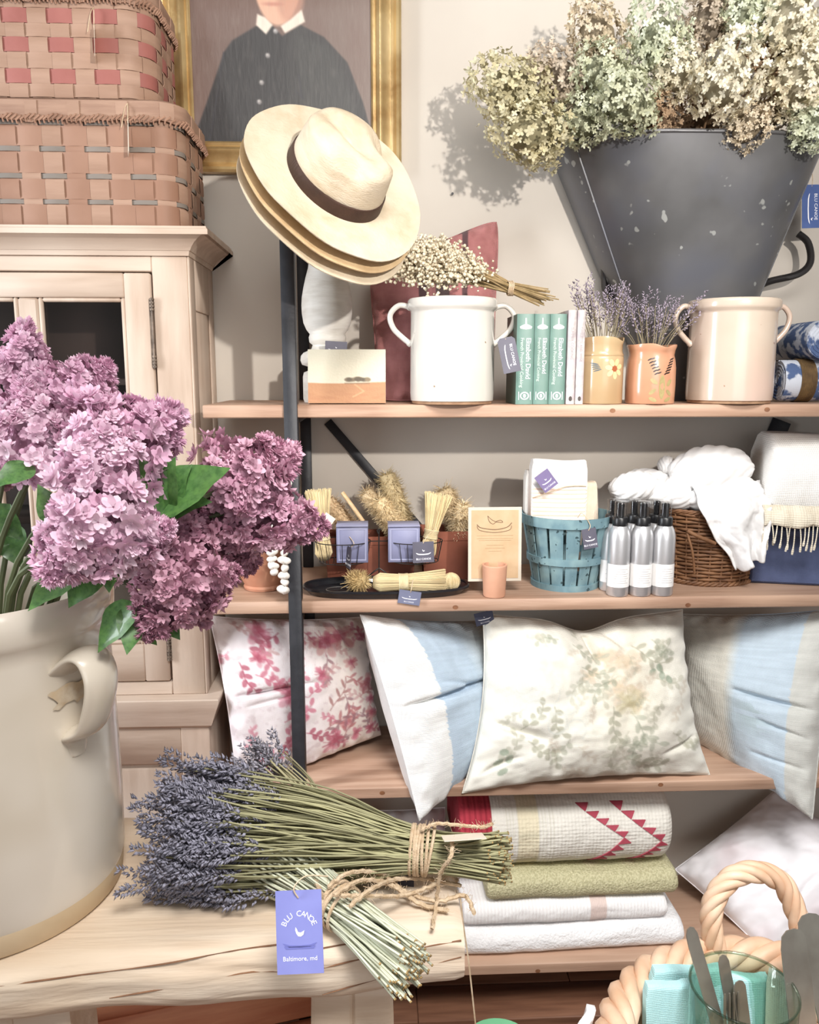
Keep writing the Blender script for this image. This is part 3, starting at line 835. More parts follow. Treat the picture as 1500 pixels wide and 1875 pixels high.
def make_hat(label, C, nrm, longv, m_=STRAW, band=True, scale=1.0, crown=1.0, head=1.0):
    R = basis(nrm, np.cross(longv, nrm))       # columns: across, length, axis
    Mx = Matrix(((R[0, 0], R[0, 1], R[0, 2], C[0]), (R[1, 0], R[1, 1], R[1, 2], C[1]), (R[2, 0], R[2, 1], R[2, 2], C[2]), (0, 0, 0, 1)))
    t = thing('straw_hat', label, 'hat', (0, 0, 0), 0, 'straw hats stacked on the shelving corner')
    t.matrix_world = Mx
    n = 72; a_, b_ = 0.080 * head, 0.098 * head; H = 0.108 * crown * scale
    rings = []
    for r in (0.0, 0.14, 0.28, 0.42, 0.54, 0.66, 0.76, 0.85, 0.92):
        rings.append([(0.86 * a_ * r * math.cos(q), 0.86 * b_ * r * math.sin(q), hat_shape(r * math.cos(q), r * math.sin(q), H)) for q in [2 * math.pi * k / n for k in range(n)]])
    for k_, rr, fz in ((0, 0.87, 0.97), (1, 0.905, 0.88), (2, 0.93, 0.7), (3, 0.96, 0.45), (4, 0.985, 0.2), (5, 1.0, 0.05), (6, 1.03, 0.0)):
        row = []
        for k in range(n):
            q = 2 * math.pi * k / n; top = hat_shape(math.cos(q) * 0.95, math.sin(q) * 0.95, H)
            pin = 1 - 0.10 * (1 if fz > 0.3 else fz / 0.3) * (math.exp(-((q - 0.62) / 0.38) ** 2) + math.exp(-((q - math.pi + 0.62) / 0.38) ** 2)) * min(1, fz)
            row.append((a_ * rr * pin * math.cos(q), b_ * rr * pin * math.sin(q), top * fz))
        rings.append(row)
    for w in (0.12, 0.3, 0.5, 0.7, 0.86, 0.96, 1.0):
        row = []
        for k in range(n):
            q = 2 * math.pi * k / n
            ax = a_ * 1.03 + (0.158 * scale - a_) * w; bx = b_ * 1.03 + (0.181 * scale - b_) * w
            up = 0.016 * w ** 2 * (math.cos(q) ** 2) - 0.008 * w * w * max(0, math.sin(q)) + 0.0012 * math.sin(9 * q) * w
            row.append((ax * math.cos(q), bx * math.sin(q), up))
        rings.append(row)
    mb = MB(); v = [p for r in rings for p in r]; f = []
    for i in range(len(rings) - 1):
        for k in range(n):
            l = (k + 1) % n
            f.append((i * n + k, (i + 1) * n + k, (i + 1) * n + l, i * n + l))
    # underside, 2 mm thick
    th = 0.0022; m0 = len(v); v += [(p[0] * (1 - 0.0), p[1], p[2] - th) for p in v]
    f += [tuple(reversed([i + m0 for i in q])) for q in f]
    last = (len(rings) - 1) * n
    for k in range(n): f.append((last + k, last + k + m0, last + (k + 1) % n + m0, last + (k + 1) % n))
    mb.add(v, f); h = mb.build('hat_body', m_, t, sharp=80)
    h.data.update()
    if band:
        mb = MB(); v = []
        for (rr, zz) in ((1.035, 0.0), (1.02, 0.012), (1.004, 0.0245), (0.995, 0.0265), (0.955, 0.0265), (0.985, 0.001)):
            for k in range(n):
                q = 2 * math.pi * k / n; v.append((a_ * rr * math.cos(q), b_ * rr * math.sin(q), zz))
        mb.add(v, [(i * n + k, i * n + (k + 1) % n, ((i + 1) % 6) * n + (k + 1) % n, ((i + 1) % 6) * n + k) for i in range(6) for k in range(n)])
        mb.build('hat_band', HAT_BAND, t)
    return t
hn = unit((0.40, -0.74, 0.54)); hl_ = unit(np.array(_rt) * 0.74 - np.array(_up) * 0.72)
hl_ = unit(hl_ - hn * np.dot(hl_, hn))
HC = np.array(at(614, 331, 1.60))
make_hat('cream palm straw hat with pinched crown and brown band, topmost of the hat stack', HC, hn, hl_, STRAW)
make_hat('straw hat in the middle of the stack, showing only its brim edge', HC - hn * 0.022 + np.array([-0.003, 0, -0.007]), hn, hl_, STRAW_UNDER, False, 0.995, 0.86, 0.94)
make_hat('straw hat at the back of the stack, its curled brim lowest', HC - hn * 0.043 + np.array([-0.004, 0.0, -0.016]), hn, hl_, STRAW, False, 0.99, 0.75, 0.88)

# ---------------------------------------------------------------- white turned baluster
WHITE_PAINT = mat('chalky_white_paint', (224, 220, 212), (206, 200, 190), 16, rough=0.6, stretch=(1, 1, 5), bump=0.25, bscale=50, c3=(232, 229, 222), s3=12)
YBL = 1.90; c = at(600, 640, YBL); s = mpp(c)
zb = Z1; 
def zpy(py, px=600, Y=YBL): return at(px, py, Y).z
t = thing('turned_baluster', 'white painted turned wood baluster standing behind the small landscape canvas', 'baluster', (c.x, YBL, Z1))
pr_ = [(0.0, 738), (44, 738), (46, 730), (46, 690), (44, 682), (34, 678), (34, 672), (47, 668), (50, 660), (49, 652), (44, 646), (30, 640), (27, 632), (33, 627), (34, 618), (32, 612), (38, 604), (43, 592), (45.5, 575), (46, 560), (45, 545), (42, 528), (38, 510), (33, 492), (29, 470), (28, 455), (30, 440), (36, 428), (40, 420), (38, 410), (26, 404), (24, 380), (0, 380)]
pf = [(r * s, max(0.0, zpy(y) - Z1)) for r, y in pr_]; pf[0] = (0, 0); pf[1] = (pf[1][0], 0)
mb = MB(); mb.lathe(pf, 48); b_ = mb.build('turned_body', WHITE_PAINT, t, sharp=60)
P = at(616, 625, YBL - 0.07) - Vector((c.x, YBL, Z1))
make_tag(t, P, (1, 0.1, -0.05), (0.05, 0.1, 1), 0.048, 0.032, TAG_DARK, simple=True)

# small landscape canvas leaning on the baluster
YL = 1.775
o = at(636, 742, YL); s = mpp(o); w = 141 * s; h = 97 * s
t = thing('landscape_painting', 'small unframed landscape canvas of a field with dark trees under pale sky', 'painting', (o.x, YL, Z1 + 0.001), 0)
t.rotation_euler = (math.radians(-7), 0, math.radians(-2))
cv = Canvas(140, 96, (206, 200, 180))
cv.blend(np.clip((fbm(cv.X * 0.04, cv.Y * 0.07) - 0.45) * 3, 0, 1) * 0.5, (196, 194, 176))
cv.blend(np.clip(1 - cv.Y / 30.0, 0, 1) * 0.5, (184, 180, 164))
hz = 58 + 1.5 * np.sin(cv.X * 0.03)
cv.blend(np.clip((cv.Y - hz) / 1.5, 0, 1), (176, 130, 94))
cv.blend(np.clip((cv.Y - hz) / 30, 0, 1) * np.clip((fbm(cv.X * 0.05, cv.Y * 0.2) - 0.35) * 3, 0, 1) * 0.7, (164, 116, 84))
for k in range(16):
    x = 68 + random.random() * 40; cv.ellipse(x, 54 - 5 * random.random() * (1 - abs(x - 90) / 24), 4 + 3 * random.random(), 3.5, 0, random.choice([(110, 96, 78), (132, 116, 92), (90, 80, 66)]), 0.9, 1.5)
cv.line([(66, 60), (110, 60)], 2, (120, 96, 74), 0.7); cv.line([(84, 62), (100, 74), (80, 84)], 2.4, (206, 166, 124), 0.6)
mb = MB(); mb.grid(lambda u, v: (-w / 2 + u * w, -0.0101, h - v * h), 140, 96, col=lambda u, v: cv.at(u, v)); mb.build('painted_face', mat('matt_oil_paint', (255, 255, 255), rough=0.55, attr=True, bump=0.15, bscale=200), t)
mb = MB(); mb.box((0, 0, h / 2), (w, 0.02, h), bev=0.001); mb.build('stretched_canvas', mat('raw_canvas', (214, 208, 198), (200, 192, 180), 40, rough=0.8), t)

# ---------------------------------------------------------------- cushions
def cushion(name, label, TL, TR, BR, BL, thick, m_, col=None, nu=48, nv=48, pinch=0.06, crease=None, bumps=0.004, group=None, seed=1, chop=None, cat='cushion', flip=False, rnd_c=0.0, folds=()):
    TL, TR, BR, BL = [np.array(tuple(p)) for p in (TL, TR, BR, BL)]
    C = (TL + TR + BR + BL) / 4; base = np.array([C[0], C[1], min(p[2] for p in (TL, TR, BR, BL))])
    N = unit(np.cross((TR - TL) + (BR - BL), (TL - BL) + (TR - BR)))
    if N[1] > 0: N = -N
    t = thing(name, label, cat, tuple(base), 0, group)
    def surf(u, v, side):
        a, b = 2 * u - 1, 2 * v - 1
        a2 = a * (1 - pinch * (1 - b * b)); b2 = b * (1 - pinch * (1 - a * a)); cr = 1 - rnd_c * (a * b) ** 4; a2 *= cr; b2 *= cr
        uu, vv = (a2 + 1) / 2, (b2 + 1) / 2
        P = (TL * (1 - uu) + TR * uu) * (1 - vv) + (BL * (1 - uu) + BR * uu) * vv
        e = max(0.0, (1 - a * a)) * max(0.0, (1 - b * b))
        d = thick / 2 * e ** 0.42
        ed = min(1, e * 6)
        d += bumps * (fbm(u * 5 + seed * 3.1, v * 5 + seed) - 0.47) * 2 * ed
        d += bumps * 0.5 * math.sin(9 * math.atan2(b, a + 1e-6) + seed) * (a * a + b * b) * ed * 0.6
        if side > 0 and crease:
            for (v0, depth, wd, u0, u1) in crease:
                g = math.exp(-((v - v0 - 0.02 * math.sin(u * 4 + seed)) / wd) ** 2)
                fade = min(1, max(0, (u - u0) / 0.12)) * min(1, max(0, (u1 - u) / 0.12))
                d -= depth * g * fade * ed
        if side > 0:
            for (u0, v0, u1, v1, dp, wd) in folds:
                dx, dy = u1 - u0, v1 - v0; tq = min(1, max(0, ((u - u0) * dx + (v - v0) * dy) / (dx * dx + dy * dy))); q2 = math.hypot(u - u0 - tq * dx, v - v0 - tq * dy)
                sgn = 1 if (u - u0) * dy - (v - v0) * dx > 0 else 0.45
                d -= dp * math.exp(-(q2 / (wd * sgn)) ** 2) * math.sin(math.pi * min(1, max(0.05, tq * 0.9 + 0.1))) * ed
                d += dp * 0.16 * math.exp(-((q2 - wd * 3.2) / (wd * 2.6)) ** 2) * ed
            pk = 1 - ed
            d += 0.006 * math.sin((a if abs(b) > abs(a) else b) * 23 + seed) * math.exp(-((1 - max(abs(a), abs(b))) / 0.09) ** 2) * min(1, e * 30)
            d += bumps * 1.6 * (fbm(u * 2.3 + seed * 1.7, v * 2.3 + seed * 0.9) - 0.47) * 2 * ed
        if chop: 
            (uc, dp, wd) = chop
            P = P - (TL - BL) / np.linalg.norm(TL - BL) * dp * math.exp(-((u - uc) / wd) ** 2) * max(0, 1 - v * 2.2)
            if side > 0: d -= 0.018 * math.exp(-((u - uc) / (wd * 0.5)) ** 2) * max(0, 1 - v * 2.0) * ed
        return tuple(P + N * d * side - base)
    mb = MB()
    v = []; c = []
    for j in range(nv + 1):
        for i in range(nu + 1):
            v.append(surf(i / nu, j / nv, 1))
            if col: c.append(col(i / nu, j / nv))
    f = []; W = nu + 1
    for j in range(nv):
        for i in range(nu): f.append((j * W + i, (j + 1) * W + i, (j + 1) * W + i + 1, j * W + i + 1))
    n2 = 20; off = len(v); idx = {}
    # the back shares the rim vertices of the front where they fall together
    for j in range(n2 + 1):
        for i in range(n2 + 1):
            idx[(i, j)] = len(v); v.append(surf(i / n2, j / n2, -1))
            if col: c.append(col(i / n2, j / n2))
    for j in range(n2):
        for i in range(n2): f.append((idx[(i, j)], idx[(i + 1, j)], idx[(i + 1, j + 1)], idx[(i, j + 1)]))
    mb.add(v, f, np.array(c) if col else None)
    mb.build('cover', m_, t, sharp=0)
    rim = [surf(i / 24, 0, 0) for i in range(24)] + [surf(1, j / 24, 0) for j in range(24)] + [surf(1 - i / 24, 1, 0) for i in range(24)] + [surf(0, 1 - j / 24, 0) for j in range(24)]
    mb = MB(); cc = None
    mb.tube(rim, 0.0018, 6, closed=True)
    if col:
        cl = [col(i / 24, 0) for i in range(24)] + [col(1, j / 24) for j in range(24)] + [col(1 - i / 24, 1) for i in range(24)] + [col(0, 1 - j / 24) for j in range(24)]
        mb.C = [np.repeat(np.array(cl), 6, axis=0)]
    mb.build('seam', m_, t, sharp=0)
    return t
FABRIC = lambda nm, **k: mat(nm, (255, 255, 255), rough=0.85, attr=True, weave=0.25, weave_scale=2600, sheen=0.15, bump=0.2, bscale=26, **k)
def mar(u, v):
    base = (170, 112, 110)
    for (a, b, c) in ((0.36, 0.43, (84, 58, 60)), (0.49, 0.61, (92, 74, 72)), (0.70, 0.755, (86, 60, 62))):
        if a < u < b: return lin(c)
    for (a, b) in ((0.445, 0.465), (0.625, 0.64)):
        if a < u < b: return lin((186, 124, 120))
    return lin(base)
cushion('cushion', 'dusty red cushion with dark woven stripes behind the white crock', at(672, 492, 2.0), at(918, 392, 2.02), at(905, 738, 1.93), at(690, 738, 1.91), 0.075, FABRIC('dusty_red_wool', c2=(225, 215, 215), scale=30), mar, nu=90, pinch=0.045, bumps=0.008, seed=3, rnd_c=0.07)

# ---------------------------------------------------------------- glazed crocks with ear handles
def crock(name, label, px, py_top, R_px, Yc, z0, m_, foot_m, handle_h=(0.92, 0.60), tagged=None, rimx=1.06, ears=(0.02, math.pi - 0.02), n=64, group=None, out=0.042, hw_=0.006):
    c = at(px, py_top, Yc); s = mpp(c); R = R_px * s; H = c.z - z0
    t = thing(name, label, 'crock', (c.x, Yc, z0), 0, group)
    P = [(0, 0.004), (R * 0.93, 0.004), (R * 0.95, 0.007), (R * 0.985, H * 0.03), (R * 1.0, H * 0.10), (R * 0.995, H * 0.4), (R * 0.99, H * 0.7), (R * 0.985, H * 0.86), (R * 0.99, H * 0.885), (R * rimx * 0.985, H * 0.90), (R * rimx, H * 0.925), (R * rimx, H * 0.975), (R * rimx * 0.98, H * 0.995), (R * rimx * 0.95, H), (R * 0.96, H * 0.985), (R * 0.93, H * 0.93), (R * 0.93, H * 0.3), (R * 0.9, H * 0.06), (0, H * 0.05)]
    mb = MB(); mb.lathe(P, n); mb.build('body', m_, t, sharp=60)
    mb = MB(); mb.lathe([(0, 0), (R * 0.94, 0), (R * 0.955, 0.003), (R * 0.95, 0.0065), (0, 0.0065)], n); mb.build('foot_ring', foot_m, t)
    for a in ears:
        d = np.array([math.cos(a), math.sin(a), 0]); hi, lo = handle_h
        pts = [d * R * 0.97 + [0, 0, H * hi], d * (R + out * 0.55) + [0, 0, H * (hi + 0.02)], d * (R + out) + [0, 0, H * (hi - 0.07)], d * (R + out * 0.85) + [0, 0, H * (hi * 0.4 + lo * 0.6)], d * (R + out * 0.35) + [0, 0, H * (lo + 0.03)], d * R * 0.97 + [0, 0, H * (lo - 0.03)]]
        mb = MB(); q = spline(pts, 8); mb.tube(q, [hw_ * (1.25 if i < 3 or i > len(q) - 5 else 1) for i in range(len(q))], 12); mb.build('handle', m_, t, sharp=80)
    return t, R, H, s
GLAZE_WHITE = mat('white_tin_glaze', (216, 212, 205), (208, 203, 194), 5, rough=0.14, coat=0.6, bump=0.05, bscale=14, speck=(150, 128, 104), speck_scale=70, speck_at=0.80)
GLAZE_CREAM = mat('cream_glaze', (202, 186, 170), (190, 172, 154), 6, rough=0.2, coat=0.5, bump=0.06, bscale=14, speck=(150, 118, 96), speck_scale=70, speck_at=0.79, c3=(208, 182, 168), s3=5)
CLAY_EDGE = mat('bare_clay', (176, 142, 112), (150, 116, 90), 40, rough=0.85)
t, R, H, s = crock('stoneware_crock', 'glossy white two-handled crock holding the dried flower bunch', 829, 548, 78, 1.775, Z1 + 0.001, GLAZE_WHITE, CLAY_EDGE)
P = Vector((R + 0.022, -0.012, H * 0.60))
Pt = at(926, 618, 1.70) - Vector(t.location)
make_tag(t, Pt, (0.97, 0.05, 0.2), (-0.2, 0.1, 1), 0.037, 0.072, TAG_DARK, sideways=True, string=[P, (P + Pt) / 2 + Vector((0.004, -0.004, 0.004)), Pt - Vector((0, 0.001, 0.003))])
crock('stoneware_crock', 'cream pinkish two-handled crock at the right of the top shelf', 1345, 550, 77, 1.79, Z1 + 0.001, GLAZE_CREAM, CLAY_EDGE, out=0.035)

# ---------------------------------------------------------------- dried flower bunch laid over the white crock
STRAWF = mat('dried_cream_blossom', (255, 255, 255), rough=0.9, attr=True, trans=0.12)
DRY_STEM = mat('dried_stem', (176, 152, 112), (150, 128, 88), 60, rough=0.85)
def octa(r=1.0):
    return np.array([(r, 0, 0), (-r, 0, 0), (0, r, 0), (0, -r, 0), (0, 0, r), (0, 0, -r)]), [(0, 2, 4), (2, 1, 4), (1, 3, 4), (3, 0, 4), (2, 0, 5), (1, 2, 5), (3, 1, 5), (0, 3, 5)]
def rand_rot(k):
    q = rng.normal(size=(k, 4)); q /= np.linalg.norm(q, axis=1, keepdims=True)
    w, x, y, z = q.T
    return np.stack([np.stack([1 - 2 * (y * y + z * z), 2 * (x * y - z * w), 2 * (x * z + y * w)], -1), np.stack([2 * (x * y + z * w), 1 - 2 * (x * x + z * z), 2 * (y * z - x * w)], -1), np.stack([2 * (x * z - y * w), 2 * (y * z + x * w), 1 - 2 * (x * x + y * y)], -1)], 1)
Yd = 1.755
A = np.array(at(700, 500, Yd)); B = np.array(at(900, 522, Yd)); E = np.array(at(998, 545, Yd - 0.02)); T_ = np.array(at(935, 528, Yd - 0.005))
base = np.array(at(829, 548, 1.775))
t = thing('dried_flower_bunch', 'tied bunch of cream dried flowers lying across the white crock', 'dried flowers', tuple(base))
mb = MB(); st = MB()
for k in range(46):
    a = rng.random() * 2 * math.pi; rr = math.sqrt(rng.random()); L = rng.random()
    hd = A + (B - A) * (0.05 + 0.75 * L) + np.array([0, 0.035 * math.cos(a) * rr, 0.0]) 
    hd = hd + np.array([0, 0, 0.016 + 0.043 * (1 - abs(L - 0.5) * 1.5) * math.sin(a) * rr + 0.012])
    tw = T_ + np.array([0, math.cos(a), math.sin(a)]) * 0.012 * rr
    en = E + np.array([0.01 * rng.normal(), 1.0 * math.cos(a + 0.4) * 0.02 * rr, math.sin(a + 0.4) * 0.018 * rr])
    st.tube([hd - base, (hd * 0.45 + tw * 0.55) - base + np.array([0, 0, 0.004]), tw - base, en - base], 0.0013, 4)
    n = 110; d = unit(hd - tw)
    pos = hd + rng.normal(size=(n, 3)) * np.array([0.019, 0.013, 0.012]) + np.outer((rng.random(n) - 0.5) * 0.05, d)
    pos[:, 2] = np.maximum(pos[:, 2], base[2] + 0.003)
    tv, tf = octa(0.0040)
    Ms = rand_rot(n) * (0.6 + 0.8 * rng.random(n))[:, None, None]
    cs = np.array(lin((240, 228, 204))) * (0.78 + 0.36 * rng.random((n, 1))) * np.array([1, 0.99, 0.95])
    mb.many(tv, tf, Ms, pos - base, cs)
for k in range(14):                      # a few sprigs that stand out of the mass
    a = A + (B - A) * rng.random() * 0.7 + np.array([0, -0.01, 0.03]); d = unit((-0.6 + 0.8 * rng.random(), -0.2, 0.3 + rng.random()))
    n = 26; q = rng.random(n); pos = a + np.outer(q * 0.05, d) + rng.normal(size=(n, 3)) * 0.004
    pos[:, 2] = np.maximum(pos[:, 2], base[2] + 0.003)
    tv, tf = octa(0.0036); cs = np.array(lin((242, 230, 208))) * (0.75 + 0.4 * rng.random((n, 1)))
    mb.many(tv, tf, rand_rot(n), pos - base, cs)
mb.build('blossoms', STRAWF, t, sharp=0, kind='stuff'); st.build('stems', DRY_STEM, t, kind='stuff')
tw = MB()
for k in range(4):
    tw.tube([tuple(T_ - base + np.array([0.003 * k - 0.005 + 0.001 * math.sin(3 * q), math.cos(q) * 0.0145, math.sin(q) * 0.0145])) for q in [2 * math.pi * i / 16 for i in range(16)]], 0.0016, 5, closed=True)
tw.build('tie', TWINE, t)
# ---------------------------------------------------------------- cookery books
BOOK_GREEN = mat('green_book_cover', (110, 140, 130), (102, 132, 122), 30, rough=0.4)
BOOK_PALE = mat('pale_photo_cover', (206, 200, 196), (170, 160, 160), 60, rough=0.4, c3=(190, 176, 184), s3=40)
PAGES = mat('book_pages', (226, 216, 198), (206, 194, 172), 90, rough=0.9, stretch=(14, 1, 1))
BOOK_MARK = mat('pale_green_print', (206, 224, 212), rough=0.5)
YBK = 1.725
def book(label, pl, pr_x, ptop, cover, words, green=True, lean=0.0):
    a = at(pl, 745, YBK); b = at(pr_x, 745, YBK); w = b.x - a.x - 0.0008; h = at(pl, ptop, YBK).z - Z1; d = 0.129
    t = thing('book', label, 'book', ((a.x + b.x) / 2, YBK, Z1 + 0.0005), 0, 'cookery books on the top shelf')
    e = 0.0014
    mb = MB()                                   # one wrap: board, rounded spine, board
    pts = []
    for k in range(9):
        q = math.pi * k / 8; pts.append((-w / 2 * math.cos(q), 0.0028 * (1 - math.sin(q))))
    outer = [(-w / 2, d)] + pts + [(w / 2, d)]
    inner = [(w / 2 - e, d)] + [(-(w / 2 - e) * math.cos(math.pi * (8 - k) / 8), 0.0028 + e) for k in range(9)] + [(-w / 2 + e, d)]
    poly = outer + inner; n = len(poly); o = len(outer)
    v = [(p[0], p[1], 0) for p in poly] + [(p[0], p[1], h) for p in poly]
    f = [(i, (i + 1) % n, n + (i + 1) % n, n + i) for i in range(n)]
    for i in range(o - 1):
        j, k = n - 1 - i, n - 2 - i
        f.append((i, j, k, i + 1)); f.append((n + i, n + i + 1, n + k, n + j))
    mb.add(v, f); cvr = mb.build('cover', cover, t, sharp=40)
    mb = MB(); mb.box((0, d / 2 + 0.003, h / 2), (w - 2 * e - 0.0004, d - 0.010, h - 0.008)); mb.build('pages', PAGES, t)
    M0 = plane_matrix((0, -0.0002, h / 2), (0, 0, -1), (1, 0, 0))
    if green:
        text_part('title_lettering', words[0], w * 0.40, M0 @ Matrix.Translation((-h * 0.24, w * 0.16, 0)), INK_WHITE, cvr, 'LEFT', spacing=0.95)
        text_part('title_lettering', words[1], w * 0.28, M0 @ Matrix.Translation((-h * 0.24, -w * 0.20, 0)), BOOK_MARK, cvr, 'LEFT', spacing=0.95)
        em = MB(); M1 = plane_matrix((0, -0.0002, h * 0.095), (1, 0, 0), (0, 0, 1))
        rx, ry = w * 0.27, h * 0.045
        for k in range(20):
            q0, q1 = 2 * math.pi * k / 20, 2 * math.pi * (k + 1) / 20
            poly_on(em, [(rx * math.cos(q0), ry * math.sin(q0)), (rx * math.cos(q1), ry * math.sin(q1)), (rx * 0.72 * math.cos(q1), ry * 0.72 * math.sin(q1)), (rx * 0.72 * math.cos(q0), ry * 0.72 * math.sin(q0))], M1)
        poly_on(em, [(0.32 * math.cos(q * math.pi / 5), 0.36 * math.sin(q * math.pi / 5)) for q in range(10)], M1, sx=rx, sy=ry * 1.4)
        for s_ in (-1, 1): poly_on(em, [(s_ * 1.25 - 0.08, -1), (s_ * 1.25 + 0.08, -1), (s_ * 1.25 + 0.08, 1), (s_ * 1.25 - 0.08, 1)], M1, sx=rx, sy=ry)
        em.build('emblem', INK_WHITE, cvr)
        M2 = plane_matrix((0, -0.0002, h * 0.86), (1, 0, 0), (0, 0, 1)); gl = MB()
        poly_on(gl, [(-0.34, 0.0), (-0.3, -0.18), (0, -0.26), (0.3, -0.18), (0.34, 0.0), (0.2, 0.14), (0.05, 0.24), (0.035, 0.8), (-0.035, 0.8), (-0.05, 0.24), (-0.2, 0.14)], M2, sx=w * 1.05, sy=h * 0.12)
        gl.build('printed_motif', BOOK_MARK, cvr)
    else:
        text_part('title_lettering', words[0], w * 0.42, M0 @ Matrix.Translation((-h * 0.32, 0, 0)), mat('grey_print', (150, 140, 142), rough=0.5), cvr, 'LEFT')
        em = MB(); M1 = plane_matrix((0, -0.0002, h * 0.06), (1, 0, 0), (0, 0, 1))
        poly_on(em, [(0.2 * math.cos(q * math.pi / 5), 0.3 * math.sin(q * math.pi / 5)) for q in range(10)], M1, sx=w, sy=w); em.build('emblem', INK_DARK, cvr)
EDT = ('Elizabeth David', 'French Provincial Cooking')
book('green paperback cookery book beside the white crock, leftmost of three', 944, 976, 575, BOOK_GREEN, EDT)
book('green paperback cookery book, the middle of the three green spines', 976, 1004, 575, BOOK_GREEN, EDT)
book('green paperback cookery book next to the pale books, rightmost green spine', 1004, 1034, 575, BOOK_GREEN, EDT)
book('thin pale grey book standing against the rightmost green book', 1036, 1052, 568, BOOK_PALE, ('SUMMER COOKING',), False)
book('thin pale pinkish book standing against the yellow pottery jar', 1053, 1068, 568, BOOK_PALE, ('OMELETTE AND WINE',), False)

# ---------------------------------------------------------------- painted pottery jars with dried lavender
def jar(label, px, ptop, Rpx, Yc, m_, prof, spout, paint):
    c = at(px, ptop, Yc); s = mpp(c); R = Rpx * s; H = c.z - Z1
    t = thing('pottery_jar', label, 'jar', (c.x, Yc, Z1 + 0.001), 0, 'painted pottery jars')
    inner = [(p[0] - 0.05, p[1]) for p in reversed(prof)]
    P = [(0, 0)] + [(R * a, H * b) for a, b in prof] + [(R * a, H * max(b, 0.05)) for a, b in inner] + [(0, H * 0.05)]
    def fr(a, z): return 1.0
    mb = MB(); n = 64; v = []; f = []
    for (r, z) in P:
        for k in range(n):
            a = 2 * math.pi * k / n
            dd = 0.0; rr = r
            if z > H * 0.85:
                g = math.exp(-((math.atan2(math.sin(a - spout), math.cos(a - spout))) / 0.28) ** 2) * (z / H - 0.85) / 0.15
                dd = -H * 0.055 * g; rr = r * (1 + 0.07 * g)
                dd += 0.0012 * math.sin(3 * a + 1) * (z / H - 0.85) / 0.15
            v.append((rr * math.cos(a), rr * math.sin(a), z + dd))
    for i in range(len(P) - 1):
        for k in range(n): f.append((i * n + k, i * n + (k + 1) % n, (i + 1) * n + (k + 1) % n, (i + 1) * n + k))
    mb.add(v, f); body = mb.build('body', m_, t, sharp=60)
    def on(poly, mm, name):
        mb = MB()
        def rad(z):
            zs = [H * b for a, b in prof]; rs = [R * a for a, b in prof]
            return float(np.interp(z, zs, rs)) + 0.0004
        pts = []
        for (x, y) in poly:                       # pixel offsets from the jar's centre bottom, up positive
            z = y * s; r = rad(z); a = -math.pi / 2 + x * s / r
            pts.append((r * math.cos(a), r * math.sin(a), z))
        mb.add(pts, [tuple(range(len(pts)))]); return mb.build(name, mm, body)
    paint(on); return t, R, H
def blob(x, y, a, b, rot=0, n=10):
    return [(x + a * math.cos(q) * math.cos(rot) - b * math.sin(q) * math.sin(rot), y + a * math.cos(q) * math.sin(rot) + b * math.sin(q) * math.cos(rot)) for q in [2 * math.pi * k / n for k in range(n)]]
YEL = mat('honey_glaze', (190, 164, 126), (178, 152, 118), 8, rough=0.22, coat=0.4, c3=(182, 150, 112), s3=14)
TER = mat('apricot_glaze', (200, 148, 118), (188, 134, 104), 8, rough=0.22, coat=0.4, c3=(206, 156, 124), s3=14)
P_CREAM = mat('cream_brush_paint', (226, 200, 150), rough=0.4); P_RUST = mat('rust_brush_paint', (166, 92, 60), rough=0.4); P_BLUE = mat('slate_brush_paint', (96, 106, 110), rough=0.4)
P_BLACK = mat('black_brush_paint', (44, 30, 28), rough=0.4); P_OLIVE = mat('olive_brush_paint', (172, 156, 108), (158, 144, 98), 120, rough=0.4)
def paint1(on):
    cx_, cy_ = 14, 63
    for k in range(7): q = 2 * math.pi * k / 7 + 0.3; on(blob(cx_ + 12 * math.cos(q), cy_ + 12 * math.sin(q), 7, 4.5, q), P_CREAM, 'painted_petal')
    on(blob(cx_, cy_, 5.5, 5.5), P_RUST, 'painted_flower_centre')
    for k in range(5): on(blob(-24 + 1.5 * k, 70 - 3.0 * k + 2, 8, 1.1, -0.15 + 0.1 * k), P_BLUE, 'painted_stroke')
def paint2(on):
    for sgn in (-1, 1):
        for k in range(6):
            x = sgn * (21 - 2.4 * k) + 7; y = 79 - 5.0 * k
            on(blob(x - 2.5, y, 4.4, 1.3, 0.5), P_BLACK, 'painted_sprig_leaf'); on(blob(x + 3.2, y + 1.5, 4.0, 1.3, 0.4), P_BLACK, 'painted_sprig_leaf')
    for (x, y, a, b, r) in ((-8, 40, 8, 4, -0.6), (22, 38, 8, 4, 0.9), (7, 30, 6, 22, 0), (-10, 22, 8, 3.5, 0.7), (22, 20, 8, 3.5, -0.7), (-9, 8, 8, 3.5, -0.4), (20, 8, 8, 3.5, 0.4)): on(blob(x, y, a, b, r), P_OLIVE, 'painted_leaf')
j1, R1_, H1_ = jar('honey yellow pottery jar painted with a cream flower, filled with dried lavender', 1104, 619, 39, 1.765, YEL, [(0.98, 0.0), (1.0, 0.02), (1.0, 0.62), (1.0, 0.70), (0.97, 0.715), (1.0, 0.73), (0.96, 0.76), (0.93, 0.80), (0.94, 0.9), (0.98, 0.97), (0.97, 1.0)], -0.75, paint1)
j2, R2_, H2_ = jar('apricot pottery jar painted with black sprigs, filled with dried lavender', 1194, 632, 45, 1.765, TER, [(0.96, 0.0), (0.98, 0.02), (1.0, 0.3), (0.99, 0.6), (0.95, 0.74), (0.90, 0.82), (0.93, 0.9), (0.99, 0.97), (0.98, 1.0)], -1.35, paint2)
LAV_GREY = mat('dried_lavender_bud', (255, 255, 255), rough=0.95, attr=True)
LAV_STEM = mat('dried_lavender_stem', (150, 138, 112), (128, 118, 96), 80, rough=0.9)
